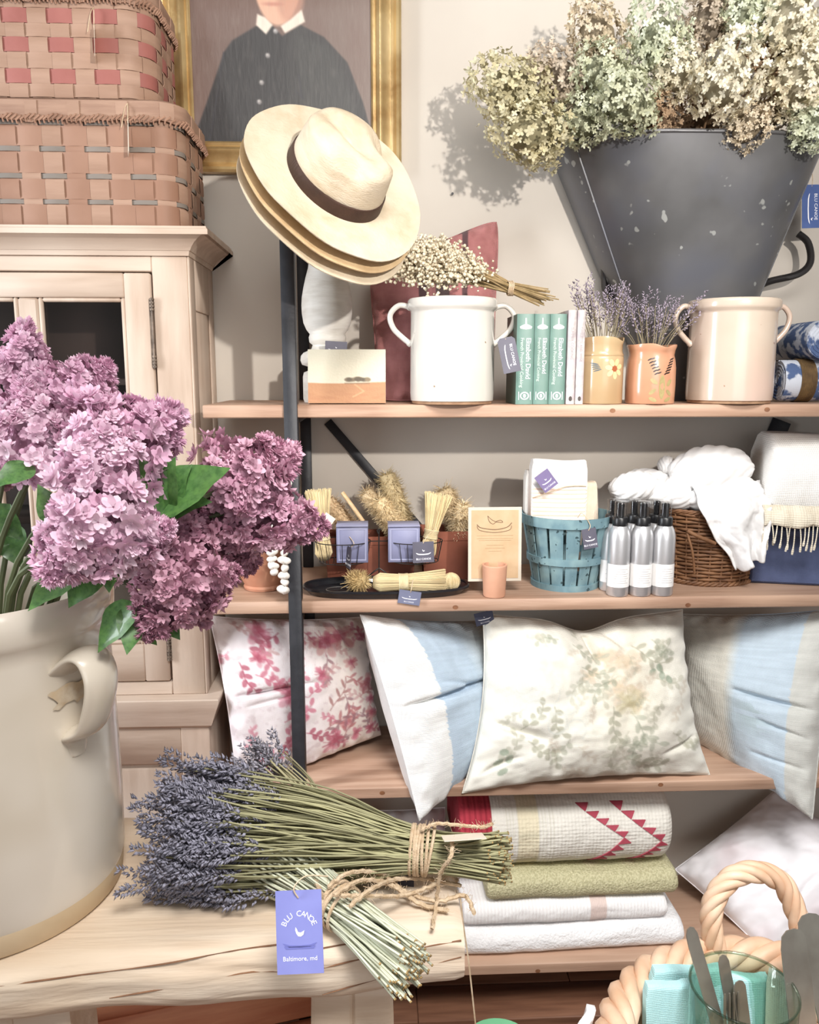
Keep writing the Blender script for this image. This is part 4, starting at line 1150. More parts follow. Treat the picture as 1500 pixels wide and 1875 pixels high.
def lav_spike(mb, P, d, L, n, tint, size=0.0028, spread=0.0042):
    q = np.linspace(0, 1, n); d = unit(d)
    R = basis(d); a = rng.random(n) * 2 * math.pi
    w = spread * (0.45 + 0.9 * np.sin(np.pi * np.clip(q * 0.9 + 0.1, 0, 1)))
    rad = np.outer(np.cos(a), R[:, 0]) + np.outer(np.sin(a), R[:, 1])
    pos = np.array(P) + np.outer(q * L, d) + rad * w[:, None]
    k = len(q)
    tv = np.array([(0.5, 0, 0), (-0.25, 0.43, 0), (-0.25, -0.43, 0), (0, 0, 1.5), (0, 0, -0.5)]); tf = [(0, 1, 3), (1, 2, 3), (2, 0, 3), (1, 0, 4), (2, 1, 4), (0, 2, 4)]
    ax = rad * 0.8 + d * 0.7; ax /= np.linalg.norm(ax, axis=1, keepdims=True)
    x = np.cross(ax, d); x /= np.maximum(np.linalg.norm(x, axis=1, keepdims=True), 1e-6); y = np.cross(ax, x)
    Ms = np.stack([x, y, ax], axis=2) * (size * (0.7 + 0.6 * rng.random(k)))[:, None, None]
    cs = np.array(lin(tint)) * (0.6 + 0.7 * rng.random((k, 1)))
    mb.many(tv, tf, Ms, pos, cs)
def jar_lavender(label, jt, R, H, n, spread, lo, hi, tint, seed, skew=0.0):
    r_ = np.random.default_rng(seed)
    t = thing('lavender_posy', label, 'dried flowers', (jt.location.x, jt.location.y, jt.location.z + H * 0.06), 0, 'dried lavender in jars')
    heads = MB(); st = MB()
    for k in range(n):
        a = r_.random() * 2 * math.pi; q = math.sqrt(r_.random())
        b0 = np.array([math.cos(a + 2.4), math.sin(a + 2.4), 0]) * R * 0.45 * q
        top = np.array([math.cos(a) * spread * q + skew, math.sin(a) * 0.030 * q, lo + (hi - lo) * r_.random() * (1.05 - 0.35 * q)])
        mid = b0 * 0.4 + top * 0.6; mid[:2] *= 0.75
        rim = np.array([math.cos(a), math.sin(a), 0]) * R * 0.72 * q + np.array([0, 0, H * 0.94])
        pts = spline([b0, rim, rim * 0.35 + top * 0.65, top], 3)
        st.tube(pts, 0.0007, 4)
        d = unit(top - rim)
        lav_spike(heads, top - d * 0.028, d, 0.046 + 0.016 * r_.random(), 26, tint, 0.0032, 0.0036)
    heads.build('flower_spikes', LAV_GREY, t, sharp=0, kind='stuff'); st.build('stems', LAV_STEM, t, kind='stuff')
jar_lavender('grey mauve dried lavender sprigs standing in the honey yellow jar', j1, R1_, H1_, 40, 0.062, 0.165, 0.245, (170, 158, 172), 4, -0.004)
jar_lavender('grey mauve dried lavender sprigs fanning out of the apricot jar', j2, R2_, H2_, 34, 0.090, 0.150, 0.225, (166, 154, 168), 9, 0.012)

# ---------------------------------------------------------------- zinc grape hod with dried hydrangeas
ZINC = mat('dull_zinc', (112, 112, 114), (90, 90, 91), 5, rough=0.42, metal=0.35, bump=0.12, bscale=9, c3=(100, 102, 110), s3=7, speck=(160, 162, 160), speck_scale=42, speck_at=0.72)
YH = YW - 0.012
hz_top = at(1270, 266, YH - 0.12).z
h0 = at(1272, 735, YH - 0.10)
hod = thing('zinc_hod', 'large tapered grey zinc grape hod full of dried hydrangeas on the top shelf', 'bucket', (h0.x, YH, Z1 + 0.001))
Hh = hz_top - Z1
def hod_pt(q, s, inn=0.0):                      # q along the D-shaped outline, s 0 bottom .. 1 top
    w_top = (at(1512, 266, YH - 0.10).x - at(1026, 266, YH - 0.10).x) / 2; w_bot = 0.075
    w = w_bot + (w_top - w_bot) * s ** 1.0; dp = 0.10 + 0.15 * s
    ctr = (at(1269, 266, YH - 0.10).x - h0.x) * s
    a = math.pi * q; ca, sa = math.cos(a), math.sin(a)
    x = -abs(ca) ** 0.62 * math.copysign(1, ca) * (w - inn); y = -(abs(sa) ** 0.8) * (dp - inn) - inn * 0.5
    z = Hh * s + (0.012 * (2 * q - 1) ** 2 - 0.006) * s
    return (ctr + x, y, z)
mb = MB(); n = 40; rows = [0, 0.15, 0.3, 0.45, 0.6, 0.75, 0.9, 1.0]
v = []; f = []
for s_ in rows:
    for i in range(n + 1): v.append(hod_pt(i / n, s_))
for s_ in reversed(rows):
    for i in range(n + 1):
        p = hod_pt(i / n, s_, 0.004); v.append((p[0], p[1], max(p[2], 0.004)))
W = n + 1; R_ = len(rows) * 2
for r in range(R_ - 1):
    for i in range(n): f.append((r * W + i, r * W + i + 1, (r + 1) * W + i + 1, (r + 1) * W + i))
    f.append((r * W + n, r * W, (r + 1) * W, (r + 1) * W + n))
f.append(tuple(range(n, -1, -1))); f.append(tuple((R_ - 1) * W + i for i in range(W)))
mb.add(v, f); mb.build('hod_body', ZINC, hod, sharp=50)
rim = [hod_pt(i / n, 1.0) for i in range(n + 1)]; mb = MB(); mb.tube(rim + [(0, -0.003, Hh)], 0.0042, 8, closed=True); mb.build('rolled_rim', ZINC, hod)
for q in (0.16, 0.84):
    mb = MB(); mb.tube([hod_pt(q, s_) for s_ in rows], 0.0028, 6); mb.build('seam', ZINC, hod)
STRAP = mat('black_leather_strap', (34, 30, 30), (26, 23, 23), 20, rough=0.5)
def wl(px, py, Y): 
    p = at(px, py, Y); return (p.x - h0.x, p.y - YH, p.z - Z1 - 0.001)
for pts in ([wl(1462, 428, YH - 0.05), wl(1480, 445, YH - 0.055), wl(1484, 480, YH - 0.06), wl(1462, 502, YH - 0.06), wl(1410, 515, YH - 0.055), wl(1385, 527, YH - 0.06)],
            [wl(1106, 462, YH - 0.03), wl(1107, 500, YH - 0.03), wl(1110, 535, YH - 0.03), wl(1130, 552, YH - 0.032), wl(1165, 556, YH - 0.036), wl(1205, 575, YH - 0.05)]):
    mb = MB(); mb.tube(spline(pts, 6), 0.0085, 8); mb.build('carrying_strap', STRAP, hod)
rimc = Vector(hod_pt(0.985, 1.0)); Pt = Vector(wl(1487, 338, YH - 0.085)); make_tag(hod, Pt, (1, 0.1, 0.05), (-0.05, 0.05, 1), 0.050, 0.098, mat('blue_card', (72, 94, 148), (64, 86, 140), 20, rough=0.55), sideways=True, string=[rimc + Vector((-0.004, 0, 0.002)), rimc * 0.4 + Pt * 0.6 + Vector((0.004, -0.004, -0.004)), Pt + Vector((0, -0.0006, -0.004))])

HYD = mat('dried_hydrangea_petal', (255, 255, 255), rough=0.85, attr=True, trans=0.22)
HYD_STEM = mat('hydrangea_stem', (124, 96, 70), (98, 76, 54), 30, rough=0.85)
def floret4(cup=0.35):
    v = [(0, 0, 0)]; f = []
    for k in range(4):
        a = math.pi / 2 * k; c, s = math.cos(a), math.sin(a)
        for (x, y, z) in ((0.45, -0.36, cup * 0.3), (1.0, -0.30, cup * 0.9), (1.12, 0.18, cup), (0.5, 0.40, cup * 0.25)):
            v.append((x * c - y * s, x * s + y * c, z))
        b = 1 + 4 * k
        f += [(0, b, b + 3), (b, b + 1, b + 2, b + 3)]
    return np.array(v), f
FL4 = floret4()
def bloom_mesh(seed, c1, c2, n=520, elong=1.15, ragged=0.1):
    r_ = np.random.default_rng(seed); mb = MB()
    d = r_.normal(size=(n, 3)); d /= np.linalg.norm(d, axis=1, keepdims=True)
    lob = 1 + ragged * np.sin(d @ r_.normal(size=(3,)) * 5 + 1) + ragged * np.sin(d @ r_.normal(size=(3,)) * 7)
    rr = (0.80 + 0.24 * r_.random(n)) * lob
    pos = d * rr[:, None] * np.array([1, 1, elong])
    pos[:, 2] += 0.25 * (1 - pos[:, 0] ** 2 - pos[:, 1] ** 2)
    nd = d + r_.normal(size=(n, 3)) * 0.45; nd /= np.linalg.norm(nd, axis=1, keepdims=True)
    ref = r_.normal(size=(n, 3)); x = np.cross(nd, ref); x /= np.linalg.norm(x, axis=1, keepdims=True); y = np.cross(nd, x)
    Ms = np.stack([x, y, nd], axis=2) * (0.105 * (0.75 + 0.5 * r_.random(n)))[:, None, None]
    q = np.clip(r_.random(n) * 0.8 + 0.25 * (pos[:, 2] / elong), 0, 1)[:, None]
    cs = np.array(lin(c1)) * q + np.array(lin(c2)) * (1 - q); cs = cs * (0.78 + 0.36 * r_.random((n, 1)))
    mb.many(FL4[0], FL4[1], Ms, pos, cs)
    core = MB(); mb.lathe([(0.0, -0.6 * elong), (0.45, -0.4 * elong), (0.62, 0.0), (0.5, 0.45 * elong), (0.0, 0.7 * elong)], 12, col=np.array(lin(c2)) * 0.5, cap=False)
    me = mb.mesh('bloom', 0); me.materials.append(HYD); return me
PAL = {'olive': ((232, 226, 196), (200, 190, 150)), 'green': ((226, 230, 206), (194, 196, 164)), 'cream': ((252, 248, 230), (236, 226, 198)), 'mint': ((238, 244, 226), (210, 214, 184)),
       'pink': ((230, 218, 202), (200, 184, 164)), 'brown': ((200, 174, 144), (160, 130, 102)), 'tan': ((238, 226, 204), (206, 188, 158))}
BM = {k: [bloom_mesh(31 * i + j, *PAL[k]) for j in range(2)] for i, k in enumerate(PAL)}
mouth = at(1270, 300, YH - 0.13)
def hydrangea(label, px, py, r, Y, pal, k, el=1.0):
    C = at(px, py, Y); s = mpp(C); R = r * s * 0.92
    foot = np.array([mouth.x + (C.x - mouth.x) * 0.15, YH - 0.10, Z1 + 0.12])
    t = thing('hydrangea_stem', label, 'hydrangea', tuple(foot), 0, 'dried hydrangeas in the zinc hod')
    c = np.array(C) - foot; ent = np.array([mouth.x + (C.x - mouth.x) * 0.42, YH - 0.12 + (C.y - YH + 0.12) * 0.3, hz_top - 0.01]) - foot
    ent[0] = np.clip(ent[0] + foot[0], at(1065, 270, YH - 0.1).x, at(1475, 270, YH - 0.1).x) - foot[0]
    mb = MB(); mb.tube(spline([(0, 0, 0), ent, c], 5), 0.0026, 6); mb.build('stem', HYD_STEM, t)
    d = unit(c - ent + np.array([0, -0.02, 0.01])); Rm = basis(d, (0.3 * math.sin(k * 2.1), 1, 0.2))
    sc = np.array([R, R, R * el])
    A3 = Rm * sc
    M = Matrix([[A3[i, 0], A3[i, 1], A3[i, 2], c[i]] for i in range(3)] + [[0, 0, 0, 1]])
    o = share('bloom', BM[pal][k % 2], t, M); o['kind'] = 'stuff'
HY = [('olive dried hydrangea head pointing left, leftmost in the hod', 942, 170, 66, 1.86, 'olive', 0, 1.15), ('olive green hydrangea head drooping over the hod\'s left corner', 978, 245, 66, 1.83, 'olive', 1, 1.1),
      ('pinkish beige hydrangea head near the upper left of the bouquet', 1030, 148, 56, 1.88, 'pink', 2, 1.1), ('pale olive hydrangea head standing tallest at the left', 1096, 70, 54, 1.86, 'tan', 3, 1.15),
      ('grey green hydrangea head below the tall pale olive one', 1105, 140, 56, 1.83, 'green', 4, 1.0), ('grey green hydrangea head drooping onto the hod rim, left of centre', 1150, 190, 62, 1.79, 'green', 5, 1.05),
      ('shaded grey green hydrangea head just above the hod\'s left rim', 1070, 222, 50, 1.85, 'green', 6, 1.0), ('cream green hydrangea head, highest left of the middle gap', 1205, 82, 60, 1.84, 'mint', 7, 1.15),
      ('cream hydrangea head under the cream green one, above the brown head', 1240, 138, 50, 1.82, 'cream', 8, 1.0), ('brown withered hydrangea head resting on the rim in the middle', 1212, 222, 46, 1.86, 'brown', 9, 1.0),
      ('large bright cream hydrangea head in the front middle of the bouquet', 1330, 148, 68, 1.75, 'cream', 10, 1.1), ('brownish hydrangea head at the top, left of the right cluster', 1300, 38, 56, 1.88, 'pink', 11, 1.0),
      ('mint green hydrangea head at the very top of the right cluster', 1368, 30, 58, 1.85, 'mint', 12, 1.0), ('cream hydrangea head at the upper right corner', 1446, 48, 66, 1.80, 'cream', 13, 1.1),
      ('brown hydrangea head half hidden between the cream heads at right', 1408, 112, 46, 1.86, 'brown', 14, 1.0), ('cream hydrangea head at the right edge below the corner one', 1462, 150, 66, 1.78, 'cream', 15, 1.0),
      ('small tan hydrangea head hanging below the large bright cream head', 1362, 236, 44, 1.80, 'tan', 16, 1.1), ('green hydrangea head drooping over the hod\'s right rim', 1482, 226, 52, 1.80, 'mint', 17, 1.0),
      ('dark tan hydrangea head deep in the hod beside the brown one', 1280, 225, 44, 1.92, 'brown', 18, 1.0), ('tan hydrangea head filling the gap at right above the rim', 1425, 200, 48, 1.88, 'tan', 19, 1.0)]
for a in HY: hydrangea(*a)

for (lb, px, py) in (('tiny dark nail in the wall left of the hydrangeas', 870, 115), ('tiny dark nail in the bare wall right of the straw hats', 828, 357)):
    P = at(px, py, YW); t = thing('wall_nail', lb, 'nail', tuple(P), 0, 'nails left in the wall')
    mb = MB(); mb.tube([(0, 0.004, 0), (0, -0.010, 0.001)], 0.0013, 6); mb.build('shank', BLACK_IRON, t)
    mb = MB(); mb.tube([(0, -0.0098, 0.001), (0, -0.0112, 0.001)], 0.0030, 10); mb.build('head', BLACK_IRON, t)

# ---------------------------------------------------------------- rolls of blue toile cloth at the right end of the top shelf
TOILE = mat('blue_toile', (196, 202, 214), (74, 94, 134), 34, rough=0.85, lo=0.46, hi=0.54, detail=3, weave=0.2, weave_scale=2600)
CORD_BROWN = mat('brown_waxed_cord', (112, 88, 54), (84, 64, 40), 60, rough=0.7)
def cloth_roll(label, P0, P1, r, band=None, pm=TOILE):
    P0 = np.array(P0); P1 = np.array(P1); d = P1 - P0; L = np.linalg.norm(d)
    t = thing('cloth_roll', label, 'fabric', tuple(P0), 0, 'rolled blue and white cloths')
    R = basis(d, (0, 0, 1)); mb = MB(); n = 40
    prof = []; turns = 5
    for (rr, zz) in ((r * 0.96, 0.0), (r, 0.004), (r * 1.01, L * 0.5), (r, L - 0.004), (r * 0.96, L)):
        prof.append([R @ np.array([rr * (1 + 0.012 * math.sin(3 * a)) * math.cos(a), rr * math.sin(a), zz]) for a in [2 * math.pi * k / n for k in range(n)]])
    v = [p for q in prof for p in q]; f = [(i * n + k, i * n + (k + 1) % n, (i + 1) * n + (k + 1) % n, (i + 1) * n + k) for i in range(4) for k in range(n)]
    f += [tuple(range(n - 1, -1, -1)), tuple(4 * n + k for k in range(n))]
    mb.add(v, f); mb.build('rolled_cloth', pm, t, sharp=50)
    for zz in (0.0, L):
        sp_ = MB(); pts = []
        for i in range(60):
            q = i / 59; a = q * turns * 2 * math.pi; rr = r * (0.12 + 0.84 * q); pts.append(R @ np.array([rr * math.cos(a), rr * math.sin(a), zz]))
        sp_.tube(pts, r * 0.035, 5); sp_.build('rolled_edge', pm, t)
    if band:
        for k in range(9):
            zz = band + k * 0.0038
            bn = MB(); bn.tube([R @ np.array([r * 1.03 * math.cos(a), r * 1.03 * math.sin(a), zz]) for a in [2 * math.pi * i / 24 for i in range(24)]], 0.0021, 5, closed=True); bn.build('cord', CORD_BROWN, t)
rr_ = 0.046
p0 = at(1425, 692, 1.86); p0.z = Z1 + rr_ * 1.04 + 0.001
cloth_roll('blue and white patterned cloth roll bound with brown cord beside the cream crock', p0, p0 + Vector((0.40, -0.03, 0)), rr_, 0.036)
p1 = at(1512, 640, 1.80); p1.z = Z1 + rr_ * 2.9 + 0.004; p1.y = 1.80
cloth_roll('blue patterned cloth roll lying on top, its round end facing out', p1, p1 + Vector((0.012, 0.22, 0)), 0.044)
# ---------------------------------------------------------------- second shelf: left end
TERRA = mat('terracotta', (192, 134, 106), (172, 112, 86), 9, rough=0.85, bump=0.1, bscale=60, c3=(204, 152, 124), s3=12)
TERRA_DARK = mat('dark_terracotta', (142, 82, 62), (118, 66, 50), 9, rough=0.8, bump=0.1, bscale=60)
Yt = 1.84; c = at(482, 1062, Yt); s = mpp(c)
t = thing('terracotta_pot', 'round peach terracotta pot behind the lilac at the left of the shelf', 'pot', (c.x, Yt, Z2 + 0.001))
mb = MB(); R = 48 * s
mb.lathe([(0, 0), (R * 0.7, 0), (R * 0.74, 0.006), (R * 0.70, 0.011), (R * 0.86, 0.03), (R * 0.98, 0.06), (R, 0.085), (R * 0.95, 0.115), (R * 0.82, 0.14), (R * 0.80, 0.15), (R * 0.90, 0.158), (R * 0.90, 0.166), (R * 0.80, 0.166), (R * 0.74, 0.15), (R * 0.88, 0.11), (R * 0.9, 0.06), (R * 0.6, 0.012), (0, 0.012)], 40)
mb.build('pot_body', TERRA, t)

# white shell garland hanging in front of the upright
SHELL = mat('white_shell', (240, 236, 230), (226, 220, 212), 30, rough=0.45, bump=0.2, bscale=120)
Yg = YF - 0.022
g0 = at(518, 880, Yg); t = thing('shell_garland', 'string of white shells hanging from the left upright above the black tray', 'garland', tuple(at(512, 1085, Yg)))
gl = Vector(t.location)
def shell_v(seed):
    r_ = np.random.default_rng(seed); mb = MB(); n = 12; v = []
    for i in range(7):
        ph = math.pi * i / 6
        for k in range(n):
            a = 2 * math.pi * k / n; rr = math.sin(ph) * (1 + 0.10 * math.cos(4 * a + seed)); v.append((1.15 * rr * math.cos(a), 0.8 * rr * math.sin(a), 0.78 * math.cos(ph) + 0.12 * math.cos(a)))
    f = [(i * n + k, i * n + (k + 1) % n, (i + 1) * n + (k + 1) % n, (i + 1) * n + k) for i in range(6) for k in range(n)]
    mb.add(v, f); me = mb.mesh('shell', 0); me.materials.append(SHELL); return me
SHM = [shell_v(i) for i in range(3)]
k = 0
strands = [[(505, 885), (500, 930), (498, 985), (497, 1010), (500, 1035), (503, 1050)], [(524, 885), (524, 930), (520, 985), (521, 1015), (522, 1050), (521, 1084)]]
for st_ in strands:
    pts = spline([at(p[0], p[1], Yg) for p in st_], 10)
    cord = MB(); cord.tube([np.array(p) - np.array(gl) for p in pts], 0.0012, 5); cord.build('cord', TWINE_FINE, t)
    acc = 0; last = None
    for p in pts:
        if last is None or np.linalg.norm(p - last) > 0.0135:
            for dx in (-0.003, 0.003) if k % 2 else (0,):
                q = p + np.array([dx, -0.004 if dx > 0 else -0.001, 0]) - np.array(gl)
                M = Matrix.Translation(tuple(q)) @ Matrix.Rotation(random.random() * 6, 4, 'Z') @ Matrix.Rotation(0.3 * random.uniform(-1, 1), 4, 'X') @ Matrix.Scale(0.0102 * random.uniform(0.9, 1.15), 4)
                share('shell', SHM[k % 3], t, M)
            last = p; k += 1
mb = MB(); mb.tube(spline([np.array(at(505, 885, Yg)) - np.array(gl), np.array(at(514, 860, Yg)) - np.array(gl), np.array(at(524, 885, Yg)) - np.array(gl)], 8), 0.0012, 5); mb.build('hanging_loop', TWINE_FINE, t)

# black oval tray
TRAY = mat('black_lacquer_tray', (26, 26, 30), (34, 34, 38), 20, rough=0.28, coat=0.3)
def oval(cx_, cy_, a, b, n=72, p=2.6):
    return [(cx_ + a * math.copysign(abs(math.cos(q)) ** (2 / p), math.cos(q)), cy_ + b * math.copysign(abs(math.sin(q)) ** (2 / p), math.sin(q))) for q in [2 * math.pi * k / n for k in range(n)]]
def tray(label, xa, xb, ya, yb, z, h, rim=0.006):
    cx_, cy_ = (xa + xb) / 2, (ya + yb) / 2; a, b = (xb - xa) / 2, (yb - ya) / 2
    t = thing('serving_tray', label, 'tray', (cx_, cy_, z))
    mb = MB(); n = 72; L = [(0.90, 0), (0.93, 0.0), (0.985, h * 0.7), (1.0, h * 0.82), (1.0, h), (0.985, h), (0.965, h * 0.8), (0.915, 0.004), (0.88, 0.004)]
    v = []; 
    for (s_, z_) in L: v += [(p[0], p[1], z_) for p in oval(0, 0, a * s_, b * s_ if True else b, n)]
    f = [(i * n + k, i * n + (k + 1) % n, (i + 1) * n + (k + 1) % n, (i + 1) * n + k) for i in range(len(L) - 1) for k in range(n)]
    f += [tuple(range(n - 1, -1, -1)), tuple((len(L) - 1) * n + k for k in range(n))]
    mb.add(v, f); mb.build('tray_body', TRAY, t, sharp=40)
    mb = MB(); mb.tube([(p[0], p[1], h) for p in oval(0, 0, a * 0.993, b * 0.993, n)], 0.0035, 6, closed=True); mb.build('rolled_edge', TRAY, t)
    return t
xa, xb = at(556, 1090, YF + 0.07).x, at(858, 1090, YF + 0.07).x
tray('black oval lacquered tray under the whisk brushes', xa, xb, YF + 0.004, YF + 0.15, Z2 + 0.001, 0.014)
ZTR = Z2 + 0.0055

# whisk brushes: tied bundles of pale straw
WHISK = mat('rice_root_straw', (255, 255, 255), rough=0.85, attr=True)
BIND = mat('cotton_binding', (226, 210, 172), (208, 190, 150), 60, rough=0.8)
def whisk(label, P0, P1, r_tie, r_end, r_butt, tie_at=0.38, n=260, col=(226, 204, 158), group='straw whisk brushes', flat=1.0, butt=True, jag=0.03):
    P0, P1 = np.array(tuple(P0)), np.array(tuple(P1)); d = P1 - P0; L = np.linalg.norm(d); R = basis(d, (0, 0, 1))
    org = P0 if P0[2] < P1[2] else P1
    t = thing('whisk_brush', label, 'brush', tuple(org), 0, group)
    mb = MB()
    for k in range(n):
        a = rng.random() * 2 * math.pi; q = math.sqrt(rng.random())
        if k > n * 0.4: q = 0.9 + 0.1 * rng.random()
        u = np.array([math.cos(a), math.sin(a) * flat, 0]) * q
        e = L * (1 - jag * rng.random())
        w = rng.normal() * 0.03
        pts = [u * r_butt * 0.55 + [0, 0, 0.0], u * r_butt + [0, 0, L * 0.10], u * (r_butt * 0.9) + [0, 0, L * tie_at * 0.55], u * r_tie + [0, 0, L * tie_at], u * (r_tie * 0.45 + r_end * 0.55) + [0, 0, L * (tie_at * 0.45 + 0.55)], u * r_end * (1 + w) + [0, 0, e]]
        cc = np.array(lin(col)) * (0.70 + 0.45 * rng.random())
        mb.tube([P0 + R @ np.array(p) - org for p in pts], 0.00085, 3, col=cc)
    prof = [(0, 0.002), (r_butt * 0.55, 0.002), (r_butt * 0.88, L * 0.1), (r_butt * 0.8, L * tie_at * 0.55), (r_tie * 0.9, L * tie_at), (r_end * 0.8, L * 0.9), (0, L * 0.9)]
    nn = 16; v = []; 
    for (r, z) in prof:
        for k in range(nn):
            a = 2 * math.pi * k / nn; v.append(P0 + R @ np.array([r * math.cos(a), r * math.sin(a) * flat, z]) - org)
    mb.add(v, [(i * nn + k, i * nn + (k + 1) % nn, (i + 1) * nn + (k + 1) % nn, (i + 1) * nn + k) for i in range(len(prof) - 1) for k in range(nn)], np.array(lin(col)) * 0.6)
    mb.build('bristles', WHISK, t, sharp=0, kind='stuff')
    for k in range(8):
        b = MB(); zz = L * (tie_at - 0.06) + k * 0.0026
        rr = np.interp(zz, [0, L * tie_at * 0.55, L * tie_at, L * (tie_at * 0.45 + 0.55)], [r_butt, r_butt * 0.9, r_tie, r_tie * 0.45 + r_end * 0.55]) + 0.0012
        b.tube([P0 + R @ np.array([rr * math.cos(a), rr * math.sin(a) * flat, zz + 0.0006 * math.sin(a)]) - org for a in [2 * math.pi * i / 18 for i in range(18)]], 0.0016, 5, closed=True); b.build('binding_cord', BIND, t)
    return t, org
p0 = at(683, 1068, YF + 0.05); p0.z = ZTR + 0.022; p1 = at(816, 1068, YF + 0.05); p1.z = ZTR + 0.022
wt, og = whisk('pale straw whisk brush lying on the front of the black tray, with hanging tag', p0, p1, 0.017, 0.028, 0.021, 0.42, flat=1.0, jag=0.015)
Pt = Vector(at(752, 1082, YF - 0.006)) - Vector(tuple(og))
make_tag(wt, Pt, (1, 0.0, -0.16), (0.16, 0.02, 1), 0.048, 0.030, mat('grey_blue_card', (112, 116, 140), (104, 108, 132), 20, rough=0.5), simple=True, string=[Vector(at(757, 1060, YF + 0.03)) - Vector(tuple(og)), Pt + Vector((0.002, 0, 0.006)), Pt + Vector((0, -0.0005, -0.003))])
# round-headed brushes on the tray
def fuzzy(label, C, ax, L, r, n, col, name='bristle_brush', fl=0.012, handle=None, group='bottle and pot brushes'):
    C = np.array(tuple(C)); ax = unit(ax); R = basis(ax); org = C
    t = thing(name, label, 'brush', tuple(org), 0, group)
    mb = MB(); z = rng.random(n) * L; a = rng.random(n) * 2 * math.pi
    rr = r * (0.75 + 0.50 * rng.random(n)) * np.where((z < L * 0.1) | (z > L * 0.9), 0.75, 1.0)
    ii = MB(); 
    for k in range(n):
        u = R @ np.array([math.cos(a[k]), math.sin(a[k]), 0.35 * rng.normal()]); b = ax * z[k] + u * r * 0.3; e = ax * z[k] + u * rr[k]
        w = np.cross(u, ax); w = unit(w + rng.normal(size=3) * 0.3) * 0.0009
        cc = np.array(lin(col)) * (0.6 + 0.6 * rng.random())
        mb.add([b - w * 1.4, b + w * 1.4, e + w * 0.4, e - w * 0.4], [(0, 1, 2, 3)], cc)
    nn = 12; v = []
    for (q, zz) in ((0.0, 0), (0.62, 0.03 * L), (0.72, 0.3 * L), (0.72, 0.75 * L), (0.6, 0.97 * L), (0, L)):
        for k in range(nn): v.append(R @ np.array([r * q * math.cos(2 * math.pi * k / nn), r * q * math.sin(2 * math.pi * k / nn), zz]))
    mb.add(v, [(i * nn + k, i * nn + (k + 1) % nn, (i + 1) * nn + (k + 1) % nn, (i + 1) * nn + k) for i in range(5) for k in range(nn)], np.array(lin(col)) * 0.8)
    mb.build('bristles', WHISK, t, sharp=0, kind='stuff')
    if handle is not None:
        h = MB(); h.tube([ax * L * 0.5, -ax * handle], 0.004, 8); h.build('handle', mat('pale_beech', (206, 176, 136), (190, 158, 118), 20, rough=0.6, stretch=(1, 1, 5)), t)
    return t
p = at(645, 1066, YF + 0.06); p.z = ZTR + 0.024
fuzzy('round coir brush head facing out on the tray, left of the lying whisk', p, (0.75, -0.5, 0.06), 0.034, 0.023, 900, (206, 178, 126), group='brushes on the black tray')
p = at(826, 1066, YF + 0.065); p.z = ZTR + 0.018
t = thing('fibre_knot', 'pale round scrubbing knot at the right end of the black tray', 'scrubber', tuple(p))
mb = MB()
for k in range(7):
    q = [(0.0165 * math.cos(a) * math.cos(k * math.pi / 7) , 0.0165 * math.cos(a) * math.sin(k * math.pi / 7) * 0.8, 0.0165 * math.sin(a)) for a in [2 * math.pi * i / 24 for i in range(24)]]
    mb = MB(); mb.tube(q, 0.0048, 6, closed=True); mb.build('fibre_loop', mat('pale_fibre', (222, 204, 162), (200, 178, 134), 50, rough=0.9, bump=0.4, bscale=200), t)
# iron trivet ring on the tray
t = thing('wire_ring', 'thin grey wire ring lying in the black tray beside the coir brush', 'wire ring', (at(622, 1075, YF + 0.07).x, YF + 0.07, ZTR))
WIRE = mat('dark_wire', (58, 54, 52), (44, 40, 38), 40, rough=0.45, metal=0.5)
mb = MB(); mb.tube([(0.030 * math.cos(a), 0.022 * math.sin(a), 0.002) for a in [2 * math.pi * i / 32 for i in range(32)]], 0.0013, 6, closed=True); mb.build('ring', mat('grey_wire', (150, 146, 142), rough=0.35, metal=0.8), t)
mb = MB(); mb.tube([(-0.030, 0, 0.002), (0.030, 0, 0.002)], 0.0011, 6); mb.build('cross_wire', WIRE, t)

# terracotta troughs behind, holding brushes
def trough(label, pa, pb, ptop, Y0, Y1):
    xa, xb = at(pa, 1040, Y0).x, at(pb, 1040, Y0).x; h = at(pa, ptop, Y0).z - Z2
    t = thing('terracotta_trough', label, 'planter', ((xa + xb) / 2, (Y0 + Y1) / 2, Z2 + 0.001), 0, 'terracotta troughs of brushes')
    w, d = xb - xa, Y1 - Y0; mb = MB(); v = []
    def ring(gx, gy, z): return [(-w / 2 * gx, -d / 2 * gy, z), (w / 2 * gx, -d / 2 * gy, z), (w / 2 * gx, d / 2 * gy, z), (-w / 2 * gx, d / 2 * gy, z)]
    for r in (ring(.9, .9, 0), ring(.97, .97, h * 0.82), ring(1.0, 1.0, h * 0.82), ring(1, 1, h), ring(.94, .9, h), ring(.92, .86, h * .5), ring(.86, .8, 0.01)): v += r
    f = [(i * 4 + k, i * 4 + (k + 1) % 4, i * 4 + 4 + (k + 1) % 4, i * 4 + 4 + k) for i in range(6) for k in range(4)] + [(3, 2, 1, 0), (24, 25, 26, 27)]
    mb.add(v, f); mb.build('trough_body', TERRA_DARK, t, sharp=30)
trough('dark terracotta trough behind the lavender-blue boxes', 592, 765, 985, 1.88, 1.98)
trough('dark terracotta trough behind the kraft card, holding a coir brush', 772, 880, 975, 1.89, 1.99)
TAN = (228, 206, 168); TAN2 = (216, 196, 154)
